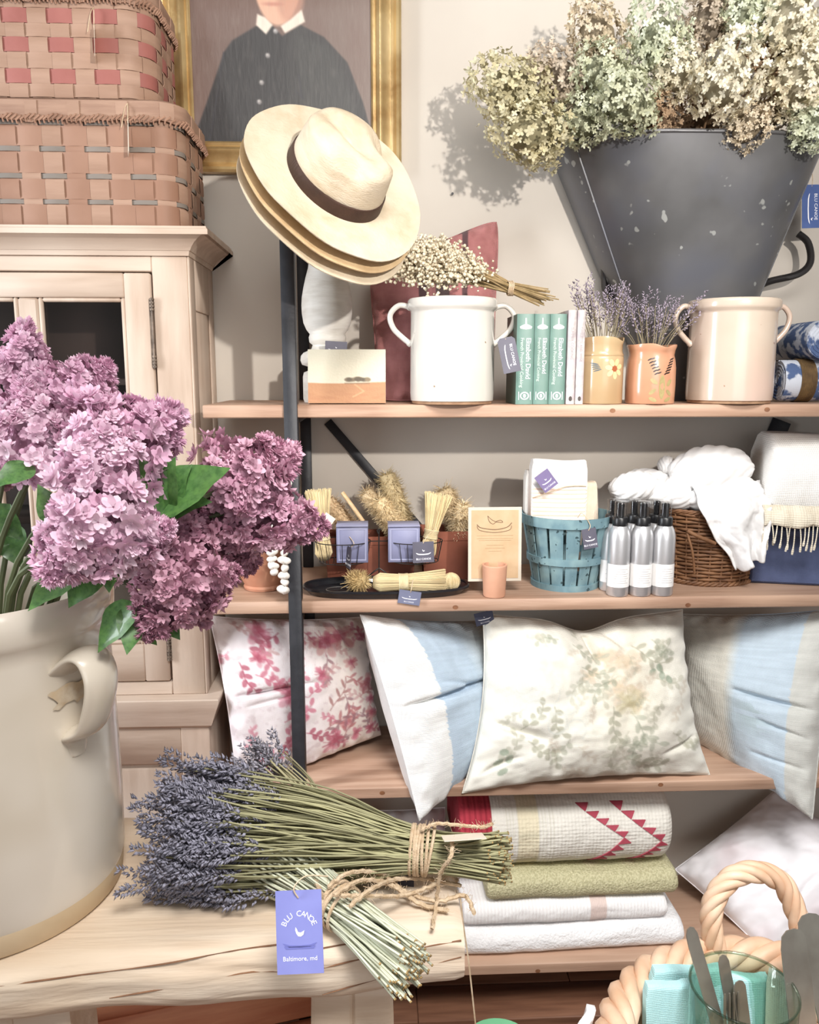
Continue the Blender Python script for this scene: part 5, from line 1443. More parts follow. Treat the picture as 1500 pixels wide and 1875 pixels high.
for (lb, a, b, r, Y, col) in (('tall olive tan bottle brush leaning left, highest of the brushes', (742, 965), (708, 866), 0.030, 1.945, TAN2), ('tan bottle brush half behind the tall olive one', (728, 968), (668, 900), 0.027, 1.955, TAN),
                         ('golden tan brush between the two blue boxes', (738, 985), (692, 915), 0.030, 1.915, (236, 214, 172)), ('brown brush behind the left whisk brush', (655, 985), (598, 915), 0.028, 1.94, (212, 184, 146)),
                         ('olive tan bushy brush behind the right whisk brush', (842, 968), (812, 895), 0.030, 1.95, (220, 198, 158)), ('pale tan coir brush leaning against the kraft card', (838, 985), (848, 922), 0.026, 1.915, (238, 218, 180))):
    A, B = at(a[0], a[1], Y), at(b[0], b[1], Y); fuzzy(lb, A, B - A, (B - A).length, r, 2600, col, handle=0.05)
# wooden stick of a brush
t = thing('wooden_stick', 'slim pale wooden stick leaning above the left blue box', 'stick', tuple(at(665, 955, 1.875)))
mb = MB(); a = at(665, 955, 1.875); b = at(627, 902, 1.90); mb.tube([(0, 0, 0), tuple((b - a) * 0.5 + Vector((0, 0, 0.001))), tuple(b - a)], [0.0055, 0.005, 0.0052], 8); mb.build('stick_body', mat('pale_beech', (206, 176, 136)), t)

# wire caddy with two hanging baskets
Yk = YF + 0.09
cz_, cx0, cx1 = at(690, 990, Yk).z, at(628, 990, Yk).x, at(760, 990, Yk).x
t = thing('wire_caddy', 'dark wire caddy with two small wire baskets holding boxes and whisks', 'wire basket', ((cx0 + cx1) / 2, Yk, ZTR + 0.0005))
ol = Vector(t.location)
for c_ in (cx0, cx1):
    bk = bpy.data.objects.new('wire_bowl', None); COL.objects.link(bk); bk.parent = t; bk.empty_display_size = 0.02
    a, b, z1, z0 = 0.062, 0.047, cz_ - ol.z, cz_ - ol.z - 0.046
    mb = MB(); mb.tube([(c_ - ol.x + a * math.cos(q), b * math.sin(q), z1) for q in [2 * math.pi * i / 36 for i in range(36)]], 0.0012, 6, closed=True); mb.build('rim_wire', WIRE, bk)
    mb = MB(); mb.tube([(c_ - ol.x + a * 0.85 * math.cos(q), b * 0.85 * math.sin(q), z0) for q in [2 * math.pi * i / 36 for i in range(36)]], 0.0011, 6, closed=True); mb.build('base_wire', WIRE, bk)
    for i in range(20):
        q = 2 * math.pi * i / 20; mb = MB(); mb.tube([(c_ - ol.x + a * math.cos(q), b * math.sin(q), z1), (c_ - ol.x + a * 0.85 * math.cos(q), b * 0.85 * math.sin(q), z0)], 0.0008, 5); mb.build('upright_wire', WIRE, bk)
    for i in range(5):
        x = c_ - ol.x - a * 0.7 + i * a * 0.35; y = b * 0.85 * math.sqrt(max(0, 1 - ((x - c_ + ol.x) / (a * 0.85)) ** 2)); mb = MB(); mb.tube([(x, -y, z0), (x, y, z0)], 0.0008, 5); mb.build('floor_wire', WIRE, bk)
mb = MB(); mb.tube(spline([(0, 0.0, 0), (0, 0, cz_ - ol.z + 0.014), (0.004, 0, cz_ - ol.z + 0.024), (-0.004, 0, cz_ - ol.z + 0.024), (0, 0, cz_ - ol.z + 0.014)], 5), 0.0016, 6); mb.build('centre_post', WIRE, t)
for s_ in (-1, 1):
    mb = MB(); mb.tube(spline([(s_ * 0.05, -0.02 * s_, 0.0015), (s_ * 0.02, 0, 0.03), (0, 0, 0.045)], 5), 0.0014, 6); mb.build('foot', WIRE, t)
    mb = MB(); mb.tube(spline([(s_ * 0.05, 0.03 * s_, 0.0015), (s_ * 0.02, 0, 0.03), (0, 0, 0.045)], 5), 0.0014, 6); mb.build('foot', WIRE, t)
    mb = MB(); mb.tube([(0, 0, cz_ - ol.z - 0.001), (s_ * ((cx1 - cx0) / 2 - 0.061), 0, cz_ - ol.z - 0.001)], 0.0013, 6); mb.build('arm', WIRE, t)
# two lavender-blue gift boxes in the bowls
LAVBOX = mat('periwinkle_box_card', (132, 134, 164), (122, 124, 154), 20, rough=0.5); LAVPALE = mat('periwinkle_box_print', (154, 156, 184), rough=0.5)
for (lb, pa, pb) in (('lavender-blue gift box in the left wire bowl, tied with a tag', 616, 674), ('lavender-blue gift box in the right wire bowl', 711, 769)):
    xa, xb = at(pa, 990, Yk - 0.03).x, at(pb, 990, Yk - 0.03).x; w = xb - xa; zb = cz_ - 0.044; h = at(pa, 964, Yk - 0.03).z - zb
    t = thing('gift_box', lb, 'box', ((xa + xb) / 2, Yk + 0.001, zb), 0.0, 'lavender-blue gift boxes')
    mb = MB(); mb.box((0, 0, h / 2), (w, 0.06, h), bev=0.001); mb.build('box_body', LAVBOX, t)
    M = plane_matrix((0, -0.0305, h / 2), (1, 0, 0), (0, 0, 1)); fr = MB(); i_, o_ = 0.40, 0.44
    for (x0, x1, y0, y1) in ((-o_, o_, i_, o_), (-o_, o_, -o_, -i_), (-o_, -i_, -i_, i_), (i_, o_, -i_, i_)): poly_on(fr, [(x0, y0), (x1, y0), (x1, y1), (x0, y1)], M, sx=w, sy=h)
    fr.build('printed_border', LAVPALE, t)
    mb = MB(); mb.box((0, -0.002, h + 0.0004), (w * 1.012, 0.066, 0.0016), bev=0.0004); mb.build('lid_flap', LAVPALE, t)
    if pa == 616:
        P = Vector((0.004, -0.040, h * 0.55)); make_tag(t, P + Vector((-0.010, -0.004, -0.006)), (0.35, -0.9, 0), (0.1, 0, 1), 0.03, 0.048, TAG_DARK, string=[Vector((-0.006, -0.031, h * 0.72)), P, P + Vector((-0.010, -0.004, -0.009))])
# whisks standing in the bowls
A, B = at(594, 1008, Yk), at(582, 896, Yk + 0.005); A.z = cz_ - 0.043
wt, og = whisk('straw whisk brush standing upright at the left, half behind the lilac', A, B, 0.014, 0.030, 0.020, 0.36, n=240)
Pt = Vector(at(606, 944, Yk - 0.03)) - Vector(tuple(og)); make_tag(wt, Pt, (0.8, 0.1, -0.6), (0.6, 0.1, 0.8), 0.026, 0.028, CARD_CREAM, simple=True, canoe=False)
A, B = at(781, 1010, Yk), at(803, 903, Yk + 0.005); A.z = cz_ - 0.043
wt, og = whisk('straw whisk brush standing upright in the right wire bowl, with grey tag', A, B, 0.013, 0.031, 0.019, 0.38, n=240)
Pt = Vector(at(775, 992, Yk - 0.062)) - Vector(tuple(og)); make_tag(wt, Pt, (1, 0.1, 0.02), (-0.02, 0.05, 1), 0.047, 0.046, TAG_DARK, simple=True, string=[Vector(at(800, 965, Yk - 0.03)) - Vector(tuple(og)), Pt + Vector((0.008, 0, 0.01)), Pt + Vector((0, -0.0006, -0.003))])

# ---------------------------------------------------------------- kraft card in a terracotta holder
Yc_ = YF + 0.045
KRAFT = mat('kraft_card', (198, 168, 134), (188, 158, 122), 30, rough=0.7); KRAFT_EDGE = mat('card_border', (204, 194, 178), (196, 186, 170), 30, rough=0.7)
o = at(906, 1064, Yc_); s = mpp(o); w, h = 98 * s, 136 * s
t = thing('display_card', 'kraft display card with a drawn canoe, propped in the terracotta holder', 'card', (o.x, Yc_, o.z)); t.rotation_euler = (math.radians(-4), 0, math.radians(1))
mb = MB(); mb.box((0, 0.001, h / 2), (w, 0.002, h)); mb.build('card_board', KRAFT_EDGE, t)
mb = MB(); mb.box((0, -0.0004, h / 2), (w * 0.88, 0.0012, h * 0.92)); kp = mb.build('kraft_sheet', KRAFT, t)
M = plane_matrix((0, -0.0012, h / 2), (1, 0, 0), (0, 0, 1)); ink = MB()
def ink_line(pts, r=0.0007):
    ink.tube([tuple(M @ Vector((p[0] * w, p[1] * h, 0.0002))) for p in spline([(a, b, 0) for a, b in pts], 6)], r, 4)
ink_line([(-0.34, 0.27), (-0.26, 0.225), (0, 0.20), (0.22, 0.23), (0.31, 0.29)], 0.0009); ink_line([(-0.34, 0.25), (-0.28, 0.19), (0, 0.16), (0.26, 0.19), (0.31, 0.25)], 0.0007)
ink_line([(-0.14, 0.385), (-0.11, 0.31), (-0.04, 0.275), (0.02, 0.30), (0.14, 0.295), (0.10, 0.325), (0.02, 0.31)], 0.0007); ink_line([(-0.14, 0.385), (-0.06, 0.33), (0.02, 0.305)], 0.0006)
ink.build('canoe_drawing', mat('brown_ink', (128, 104, 80), rough=0.7), kp)
ln = MB()
for (y, a) in ((0.12, 0.34), (0.08, 0.34), (0.055, 0.3), (-0.01, 0.16), (-0.05, 0.18), (-0.09, 0.12)):
    ln.tube([tuple(M @ Vector((-a * w, y * h, 0.0001))), tuple(M @ Vector((a * w, y * h, 0.0001)))], 0.0005, 4)
ln.build('printed_lines', mat('faint_tan_ink', (190, 158, 122), rough=0.7), kp)
oh = at(905, 1092, YF + 0.026); t = thing('card_holder', 'small terracotta pot standing in front of and holding the kraft card', 'pot', (oh.x, YF + 0.026, Z2 + 0.001))
R = 22.5 * mpp(oh); H = at(905, 1034, YF + 0.026).z - Z2
mb = MB(); mb.lathe([(0, 0), (R * 0.86, 0), (R * 0.9, 0.003), (R, H * 0.95), (R * 1.02, H * 0.98), (R, H), (R * 0.86, H), (R * 0.84, H * 0.9), (R * 0.76, 0.01), (0, 0.008)], 32); mb.build('pot_body', mat('smooth_terracotta', (214, 164, 136), (202, 150, 122), 14, rough=0.8), t)

# ---------------------------------------------------------------- teal slatted basket with folded towels
TEAL = mat('weathered_teal_paint', (112, 142, 150), (96, 126, 136), 14, rough=0.75, stretch=(3, 3, 1), bump=0.2, bscale=60, c3=(130, 158, 162), s3=22, speck=(52, 74, 80), speck_scale=90, speck_at=0.68)
Yb = YF + 0.125; o = at(1034, 1070, Yb); s = mpp(o); Rt, Rb = 80 * s, 57 * s; Hb = at(1034, 938, Yb).z - Z2
bt = thing('slatted_basket', 'weathered teal slatted wooden basket holding folded tea towels', 'basket', (o.x, Yb, Z2 + 0.001))
ns = 16
for k in range(ns):
    a0 = 2 * math.pi * (k + 0.10) / ns + 0.12; a1 = 2 * math.pi * (k + 0.93) / ns + 0.12; mb = MB(); v = []
    for q in (0, 0.25, 0.5, 0.75, 1.0):
        R = Rb + (Rt - Rb) * q
        for (a, o_) in ((a0, 0.0012), ((a0 + a1) / 2, 0.0022), (a1, 0.0012), (a1, -0.0012), ((a0 + a1) / 2, -0.0002), (a0, -0.0012)): v.append(((R + o_) * math.cos(a), (R + o_) * math.sin(a), 0.004 + q * (Hb - 0.006)))
    f = [(i * 6 + j, i * 6 + (j + 1) % 6, i * 6 + 6 + (j + 1) % 6, i * 6 + 6 + j) for i in range(4) for j in range(6)] + [(5, 4, 3, 2, 1, 0), tuple(24 + j for j in range(6))]
    mb.add(v, f); mb.build('slat', TEAL, bt, sharp=50)
for (q, hh_) in ((0.93, 0.022), (0.40, 0.016), (0.03, 0.016)):
    R = Rb + (Rt - Rb) * q; mb = MB(); z = q * Hb
    mb.lathe([(R + 0.002, z - hh_ / 2), (R + 0.0052, z - hh_ / 2), (R + 0.0058, z + hh_ / 2), (R + 0.0022, z + hh_ / 2), (R + 0.002, z - hh_ / 2)], 48, cap=False); mb.build('hoop', TEAL, bt, sharp=40)
mb = MB(); mb.lathe([(0, 0), (Rb, 0), (Rb, 0.005), (0, 0.005)], 32); mb.build('basket_floor', TEAL, bt)
Pt = Vector(at(1078, 968, Yb - 0.105)) - Vector(bt.location)
make_tag(bt, Pt, (0.95, 0.2, 0.12), (-0.1, 0.1, 1), 0.034, 0.044, TAG_DARK, simple=True, string=[Vector(at(1058, 948, Yb - 0.09)) - Vector(bt.location), Vector(at(1066, 940, Yb - 0.1)) - Vector(bt.location), Pt + Vector((0.002, -0.002, 0.01)), Pt + Vector((0, -0.0006, -0.004))])

def soft_slab(name, label, cat, O, X, D, Z, w, d, h, m_, colf=None, group=None, rf=0.45, nu=60, nv=40, wob=0.003, seed=1, layers=0, end_round=0.25, ns=5):
    """folded cloth: rounded front fold; O front-bottom-left corner, X along, D into depth, Z up"""
    O, X, D, Z = [np.array(tuple(q), float) for q in (O, X, D, Z)]; X, D, Z = unit(X), unit(D), unit(Z)
    t = thing(name, label, cat, tuple(O), 0, group); r = min(h, d) * rf
    prof = []
    n1 = nv // 4
    for i in range(6): prof.append((d - (d - r) * i / 5, 0.0, 0.0))
    for i in range(1, 13): q = math.pi / 2 * i / 12; prof.append((r - r * math.sin(q), r - r * math.cos(q), 0))
    for i in range(1, ns + 1): prof.append((0, r + (h - 2 * r) * i / ns, 0))
    for i in range(1, 13): q = math.pi / 2 * i / 12; prof.append((r - r * math.cos(q), h - r + r * math.sin(q), 0))
    for i in range(1, 7): prof.append((r + (d - r) * i / 6, h, 0))
    L = [0]
    for a, b in zip(prof[:-1], prof[1:]): L.append(L[-1] + math.hypot(a[0] - b[0], a[1] - b[1]))
    mb = MB(); v = []; c = []; m = len(prof)
    for i in range(nu + 1):
        u = i / nu; e = min(1, min(u, 1 - u) / 0.04) ; g = 1 - end_round * (1 - math.sqrt(max(0, 1 - (1 - e) ** 2)))
        for k, (dd, zz, _) in enumerate(prof):
            ww = wob * (fbm(u * 7 + seed * 5, zz / h * 2 + dd * 9 + seed) - 0.47) * 2
            z2 = (zz - h / 2) * g + h / 2; 
            z2 += wob * 0.8 * math.sin(u * 6 + seed) * (zz / h)
            v.append(O - O + X * (u * w) + D * (dd - ww + (1 - g) * r * 0.6) + Z * z2)
            if colf: c.append(colf(u, zz / h, dd / d))
    f = []
    for i in range(nu):
        for k in range(m - 1): f.append((i * m + k, (i + 1) * m + k, (i + 1) * m + k + 1, i * m + k + 1))
        f.append((i * m + m - 1, (i + 1) * m + m - 1, (i + 1) * m, i * m))
    f += [tuple(range(m)), tuple(nu * m + k for k in range(m - 1, -1, -1))]
    mb.add(v, f, np.array(c) if colf else None); body = mb.build('folded_cloth', m_, t, sharp=50)
    def on(u, zq, lift=0.0012):
        z = zq * h
        if z < r: dd = r - math.sqrt(max(0, r * r - (r - z) ** 2))
        elif z > h - r: dd = r - math.sqrt(max(0, r * r - (z - h + r) ** 2))
        else: dd = 0
        ww = wob * (fbm(u * 7 + seed * 5, z / h * 2 + dd * 9 + seed) - 0.47) * 2
        return X * (u * w) + D * (dd - ww - lift) + Z * (z + wob * 0.8 * math.sin(u * 6 + seed) * zq)
    for k in range(layers):                     # the edge lines of the folded layers at both ends
        zz = h * (k + 1) / (layers + 1)
    return t, on, body
COT = FABRIC('printed_cotton')
def tt(u, z, d):
    if z > 0.57: return lin((226, 222, 218))
    return lin((222, 190, 172)) if (z * 15) % 1 < 0.36 else lin((240, 230, 218))
O = at(972, 962, Yb - 0.045); wv = at(1074, 962, Yb - 0.045).x - O.x; hv = at(972, 840, Yb - 0.03).z - O.z
tw_, on_, _ = soft_slab('tea_towel', 'folded white tea towel with pink stripes and a purple tag in the teal basket', 'towel', O, (1, 0.02, -0.02), (0.0, 1, -0.10), (0.02, 0.10, 1), wv, 0.035, hv, COT, tt, rf=0.30, ns=70, nu=40, wob=0.002, group='folded towels in the teal basket')
Pt = Vector(at(999, 877, Yb - 0.055)) - Vector(tw_.location)
make_tag(tw_, Pt + Vector((-0.011, -0.001, 0.013)), (0.80, 0.05, 0.6), (-0.6, 0.06, 0.8), 0.036, 0.042, mat('plum_card', (112, 98, 140), (104, 90, 132), 20, rough=0.5), simple=True, string=None)
mb = MB(); mb.tube(spline([on_(0.02, 0.42, 0.002), on_(0.3, 0.50, 0.007), on_(0.62, 0.60, 0.003), on_(0.98, 0.60, 0.002)], 8), 0.0011, 5); mb.build('string', TWINE_FINE, tw_)
O = at(1060, 962, Yb - 0.01); soft_slab('tea_towel', 'folded cream tea towel leaning behind the striped one in the teal basket', 'towel', O, (1, 0.15, -0.12), (-0.1, 1, -0.05), (-0.05, 0.08, 1), 0.050, 0.03, 0.105, mat('cream_cotton', (228, 212, 192), (216, 198, 176), 30, rough=0.9, weave=0.25, weave_scale=2600), None, rf=0.42, nu=30, group='folded towels in the teal basket')
O = at(962, 955, Yb + 0.0); soft_slab('tea_towel', 'folded white tea towel peeking out behind the striped one', 'towel', O, (1, 0.0, 0), (0.0, 1, -0.05), (0.0, 0.05, 1), 0.11, 0.03, 0.116, mat('white_cotton', (232, 228, 222), (222, 217, 210), 30, rough=0.9, weave=0.25, weave_scale=2600), None, rf=0.42, nu=30, group='folded towels in the teal basket')

# ---------------------------------------------------------------- aluminium spray bottles
ALU = mat('brushed_aluminium', (222, 222, 224), (208, 208, 210), 30, rough=0.34, metal=0.7, stretch=(1, 1, 0.2)); BLACKP = mat('black_plastic', (26, 26, 28), rough=0.35)
LABEL_W = mat('white_paper_label', (238, 236, 234), rough=0.55); CLEAR_P = mat('clear_plastic_cap', (250, 250, 250), rough=0.05, glass=True); GREYTXT = mat('grey_label_print', (188, 182, 180), rough=0.6)
def bottle(label, px, py, Yb_):
    o = at(px, py, Yb_); s = mpp(o); R = 20 * s; zt = at(px, 917 if Yb_ < YF + 0.05 else 913, Yb_).z - Z2 - 0.001
    t = thing('spray_bottle', label, 'bottle', (o.x, Yb_, Z2 + 0.001), 0, 'aluminium spray bottles')
    H = zt * 0.745
    mb = MB(); mb.lathe([(0, 0), (R * 0.93, 0), (R, 0.004), (R, H * 0.80), (R * 0.97, H * 0.87), (R * 0.86, H * 0.94), (R * 0.70, H * 0.985), (R * 0.62, H), (0, H)], 32); mb.build('bottle_body', ALU, t, sharp=50)
    mb = MB(); mb.lathe([(0, H - 0.001), (R * 0.66, H - 0.001), (R * 0.68, H + 0.001), (R * 0.68, H + zt * 0.075), (R * 0.62, H + zt * 0.085), (0, H + zt * 0.085)], 24); col_ = mb.build('collar', BLACKP, t)
    z0 = H + zt * 0.085
    mb = MB(); mb.lathe([(0, z0), (R * 0.30, z0), (R * 0.30, zt - 0.014), (R * 0.34, zt - 0.013), (R * 0.34, zt - 0.007), (R * 0.24, zt - 0.005), (0, zt - 0.005)], 16); mb.build('pump_head', BLACKP, t)
    mb = MB(); mb.lathe([(R * 0.56, z0 + 0.0002), (R * 0.54, zt - 0.001), (R * 0.48, zt), (0, zt), (0, zt - 0.001), (R * 0.46, zt - 0.001), (R * 0.51, zt - 0.003), (R * 0.53, z0 + 0.0002)], 20, cap=False); mb.build('clear_cap', CLEAR_P, t)
    mb = MB(); za, zb_ = H * 0.135, H * 0.46; a0, a1 = -math.pi / 2 - 1.5, -math.pi / 2 + 1.5; r = R + 0.0003
    mb.grid(lambda u, v: (r * math.cos(a0 + (a1 - a0) * u), r * math.sin(a0 + (a1 - a0) * u), za + (zb_ - za) * v), 24, 2); lab = mb.build('label', LABEL_W, t)
    ln = MB(); r2 = R + 0.0006
    for k in range(7):
        z = za + (zb_ - za) * (0.2 + 0.1 * k); hw_ = (0.7, 0.5, 0.75, 0.6, 0.7, 0.4, 0.62)[k]
        ln.tube([(r2 * math.cos(-math.pi / 2 + q), r2 * math.sin(-math.pi / 2 + q), z) for q in np.linspace(-hw_, hw_, 10)], 0.0004, 4)
    ln.build('label_print', GREYTXT, lab)
for (lb, px, py, Y) in (('aluminium spray bottle in the front row next to the teal basket', 1130, 1090, YF + 0.024), ('aluminium spray bottle in the middle of the front row', 1171, 1090, YF + 0.024), ('aluminium spray bottle in the front row next to the wicker basket', 1211, 1090, YF + 0.024),
                        ('aluminium spray bottle in the back row, leftmost, behind the left front one', 1117, 1080, YF + 0.068), ('aluminium spray bottle in the back row between the left and middle ones', 1156, 1080, YF + 0.068), ('aluminium spray bottle in the back row between the middle and right ones', 1196, 1080, YF + 0.068)):
    bottle(lb, px, py, Y)

# ---------------------------------------------------------------- wicker basket with white gauze cloths
WICK = mat('brown_wicker', (138, 98, 66), (104, 70, 46), 40, rough=0.6, bump=0.2, bscale=200)
Yw = YF + 0.165; o = at(1292, 1060, Yw); s = mpp(o); A_, B_ = 88 * s, 0.095; Hw = at(1292, 930, Yw).z - Z2
wb = thing('wicker_basket', 'oval brown wicker basket filled with white gauze cloths', 'basket', (o.x, Yw, Z2 + 0.001))
rows = 20; npt = 96; stk = 24
for r in range(rows):
    q = r / (rows - 1); z = 0.006 + q * (Hw - 0.012); g = 0.86 + 0.14 * q; mb = MB(); pts = []
    for i in range(npt):
        a = 2 * math.pi * i / npt; w_ = 0.0022 * math.cos(stk / 2 * a + math.pi * r)
        pts.append(((A_ * g + w_) * math.cos(a), (B_ * g + w_) * math.sin(a), z + 0.0008 * math.sin(7 * a + r)))
    mb.tube(pts, 0.0040, 5, closed=True); mb.build('weaver', WICK, wb, sharp=0)
for k in range(stk):
    a = 2 * math.pi * k / stk; mb = MB(); mb.tube([(A_ * g_ * math.cos(a), B_ * g_ * math.sin(a), z_) for g_, z_ in ((0.86, 0.002), (0.93, Hw / 2), (1.0, Hw))], 0.0026, 5); mb.build('stake', WICK, wb)
for z_, g_, rr in ((0.004, 0.88, 0.006), (Hw, 1.0, 0.0055)):
    for ph in (0, 2.1, 4.2):
        mb = MB(); mb.tube([((A_ * g_ + rr * 0.6 * math.cos(16 * a + ph)) * math.cos(a), (B_ * g_ + rr * 0.6 * math.cos(16 * a + ph)) * math.sin(a), z_ + rr * 0.6 * math.sin(16 * a + ph)) for a in [2 * math.pi * i / 160 for i in range(160)]], rr * 0.62, 5, closed=True); mb.build('rim_strand', WICK, wb, sharp=0)
mb = MB(); mb.tube(spline([wl_ for wl_ in [np.array(at(1258, 972, Yw - B_ - 0.008)) - np.array(wb.location), np.array(at(1285, 985, Yw - B_ - 0.012)) - np.array(wb.location), np.array(at(1310, 995, Yw - B_ - 0.008)) - np.array(wb.location)]], 5), 0.0045, 8); mb.build('closing_peg', WICK, wb)
mb = MB(); mb.tube(spline([np.array(at(1258, 975, Yw - B_ - 0.006)) - np.array(wb.location), np.array(at(1268, 1010, Yw - B_ - 0.010)) - np.array(wb.location), np.array(at(1272, 1050, Yw - B_ - 0.002)) - np.array(wb.location)], 5), 0.003, 8); mb.build('hasp', WICK, wb)

GAUZE = mat('white_cotton_gauze', (244, 243, 242), (236, 234, 232), 12, rough=0.92, sheen=0.2, bump=0.35, bscale=60, trans=0.1)
def lump(px, py, Y, rx, ry, rz, tilt, seed, folds=9, amp=0.10):
    C = np.array(at(px, py, Y)); n, m = 56, 36; mb = MB(); ct, st_ = math.cos(tilt), math.sin(tilt)
    def fn(u, v):
        a, ph = 2 * math.pi * u, math.pi * v
        d = np.array([math.cos(ph), math.sin(ph) * math.cos(a), math.sin(ph) * math.sin(a)])
        tw = a * 2 + d[0] * 3.5 + 1.5 * fbm(d[0] * 2 + seed, d[1] * 2 + 3)
        k = 1 + amp * (abs(math.sin(tw * folds / 4)) - 0.5) * math.sin(ph) + 0.22 * (fbm(d[0] * 1.5 + seed * 3 + 5, d[2] * 1.5 + d[1] + 9) - 0.47)
        p = d * np.array([rx, ry, rz]) * k
        return (p[0] * ct - p[2] * st_, p[1], p[0] * st_ + p[2] * ct)
    mb.grid(fn, n, m, closed_u=True); return mb, C
def gauze(label, lumps, sheet=None):
    first = np.array(at(lumps[0][0], lumps[0][1], lumps[0][2])); first[2] = min(at(l[0], l[1], l[2]).z - l[5] for l in lumps)
    t = thing('gauze_cloth', label, 'cloth', tuple(first), 0, 'white gauze cloths')
    for l in lumps:
        mb, C = lump(*l); mb.V = [v + (C - first) for v in mb.V]; mb.build('cloth_roll', GAUZE, t, sharp=0)
    if sheet:
        mb = MB(); mb.grid(lambda u, v: tuple(np.array(sheet(u, v)) - first), 60, 60); o_ = mb.build('hanging_end', GAUZE, t, sharp=0)
        sol = o_.modifiers.new('thickness', 'SOLIDIFY'); sol.thickness = 0.003
gauze('rolled white gauze cloth lying left, above the spray bottles', [(1160, 892, Yw - 0.03, 0.055, 0.045, 0.036, 0.15, 2), (1205, 905, Yw - 0.02, 0.045, 0.045, 0.034, -0.4, 5), (1195, 880, Yw + 0.02, 0.06, 0.04, 0.026, -0.2, 8)])
gauze('small rolled white gauze cloth in the middle of the wicker basket', [(1240, 905, Yw - 0.03, 0.048, 0.042, 0.034, -0.35, 11), (1222, 852, Yw + 0.02, 0.022, 0.03, 0.022, 0.8, 12)])
Ysh = Yw - B_ - 0.012
def drape(u, v):
    # from the top of the bundle over the basket rim down to a hanging point
    tl, tr = np.array(at(1262, 885, Ysh + 0.05)), np.array(at(1392, 880, Ysh + 0.07))
    ml, mr = np.array(at(1290, 955, Ysh - 0.004)), np.array(at(1412, 930, Ysh + 0.0))
    bl, br = np.array(at(1352, 1046, Ysh - 0.006)), np.array(at(1392, 1022, Ysh - 0.002))
    if v < 0.45: q = v / 0.45; L, R = tl * (1 - q) + ml * q, tr * (1 - q) + mr * q
    else: q = (v - 0.45) / 0.55; L, R = ml * (1 - q) + bl * q, mr * (1 - q) + br * q
    p = L * (1 - u) + R * u
    b = 0.016 * math.sin(u * 11 + 3 * v + 2.2 * fbm(u * 3, v * 3)) * (0.3 + 0.7 * v) + 0.010 * (fbm(u * 6, v * 6) - 0.47) * 2 + 0.024 * math.sin(math.pi * u) * (1 - v * 0.5)
    p = p + np.array([0.003 * math.sin(v * 17 + u * 3), -b, 0.004 * math.sin(u * 19) * v])
    return p
gauze('big white gauze cloth heaped on the wicker basket, one end hanging down its front', [(1302, 862, Yw - 0.02, 0.098, 0.06, 0.058, 0.05, 21, 9, 0.08), (1350, 900, Yw - 0.04, 0.07, 0.05, 0.038, -0.25, 23, 7, 0.08), (1300, 915, Yw - 0.045, 0.07, 0.045, 0.034, -0.1, 27, 7, 0.08)], drape)

# ---------------------------------------------------------------- folded white throw with fringe on a navy case
NAVY = mat('navy_linen_case', (80, 90, 124), (70, 80, 112), 30, rough=0.8, weave=0.3, weave_scale=2400)
xa = at(1390, 1060, YF + 0.08).x; zc1 = at(1430, 985, YF + 0.02).z
t = thing('storage_case', 'navy blue fabric storage case under the fringed white throw', 'box', (xa + 0.2, YF + 0.16, Z2 + 0.001), math.radians(-14))
mb = MB(); mb.box((0.01, 0.0, (zc1 - Z2) / 2), (0.40, 0.20, zc1 - Z2), bev=0.006); mb.build('case_body', NAVY, t)
mb = MB(); mb.box((0.01, 0.0, zc1 - Z2 - 0.004), (0.412, 0.212, 0.018), bev=0.004); mb.build('case_lid', NAVY, t)
THROW = mat('white_wool_throw', (240, 238, 234), (230, 226, 220), 12, rough=0.95, sheen=0.3, weave=0.35, weave_scale=1500, bump=0.2, bscale=30)
THROW_EDGE = mat('cream_gauze_hem', (228, 218, 198), (214, 202, 180), 40, rough=0.95, weave=0.4, weave_scale=1200)
O = at(1402, 930, YF + 0.055); O.z = zc1 + 0.008; hv = at(1450, 800, YF + 0.10).z - O.z
tt_, on_, _ = soft_slab('throw_blanket', 'thick folded white throw with knotted fringe on the navy case', 'blanket', O, (1, -0.25, 0), (0.25, 1, 0), (0.03, 0.0, 1), 0.42, 0.19, hv, THROW, None, rf=0.49, nu=60, wob=0.006, end_round=0.5)
on0 = np.array(O)
hem_top = [on_(u, 0.28, 0.004) for u in np.linspace(-0.02, 1, 30)]; hemz = at(1440, 965, YF + 0.03).z
mb = MB(); hb = []
for i, p in enumerate(hem_top): hb.append(np.array([p[0], p[1] - 0.012 + 0.004 * math.sin(i * 1.9), hemz - on0[2] + 0.004 * math.sin(i * 1.1)]))
rows_ = 8; v = []
for j in range(rows_ + 1):
    q = j / rows_
    for i in range(30):
        p = hem_top[i] * (1 - q) + hb[i] * q; v.append(p + np.array([0, -0.006 * math.sin(math.pi * q) - 0.003 * math.sin(i * 2.3 + q * 2), 0]))
mb.add(v, [(j * 30 + i, j * 30 + i + 1, j * 30 + 31 + i, j * 30 + 30 + i) for j in range(rows_) for i in range(29)]); ho = mb.build('gauze_hem', THROW_EDGE, tt_, sharp=0)
sol = ho.modifiers.new('thickness', 'SOLIDIFY'); sol.thickness = 0.003
for i in range(46):
    q = i / 45 * 29; a = int(min(q, 28)); p = hb[a] * (1 - (q - a)) + hb[a + 1] * (q - a); L = 0.040 + 0.022 * random.random(); sw = random.uniform(-0.006, 0.006)
    mb = MB(); mb.tube(spline([p + [0, 0, 0.004], p + [sw * 0.6, -0.003, -L * 0.5], p + [sw, 0.0, -L]], 5), [0.0013, 0.0013, 0.0014, 0.0014, 0.0015, 0.0015, 0.0016, 0.0018, 0.0028, 0.0026, 0.0022][:11], 6); mb.build('tassel', THROW_EDGE, tt_)
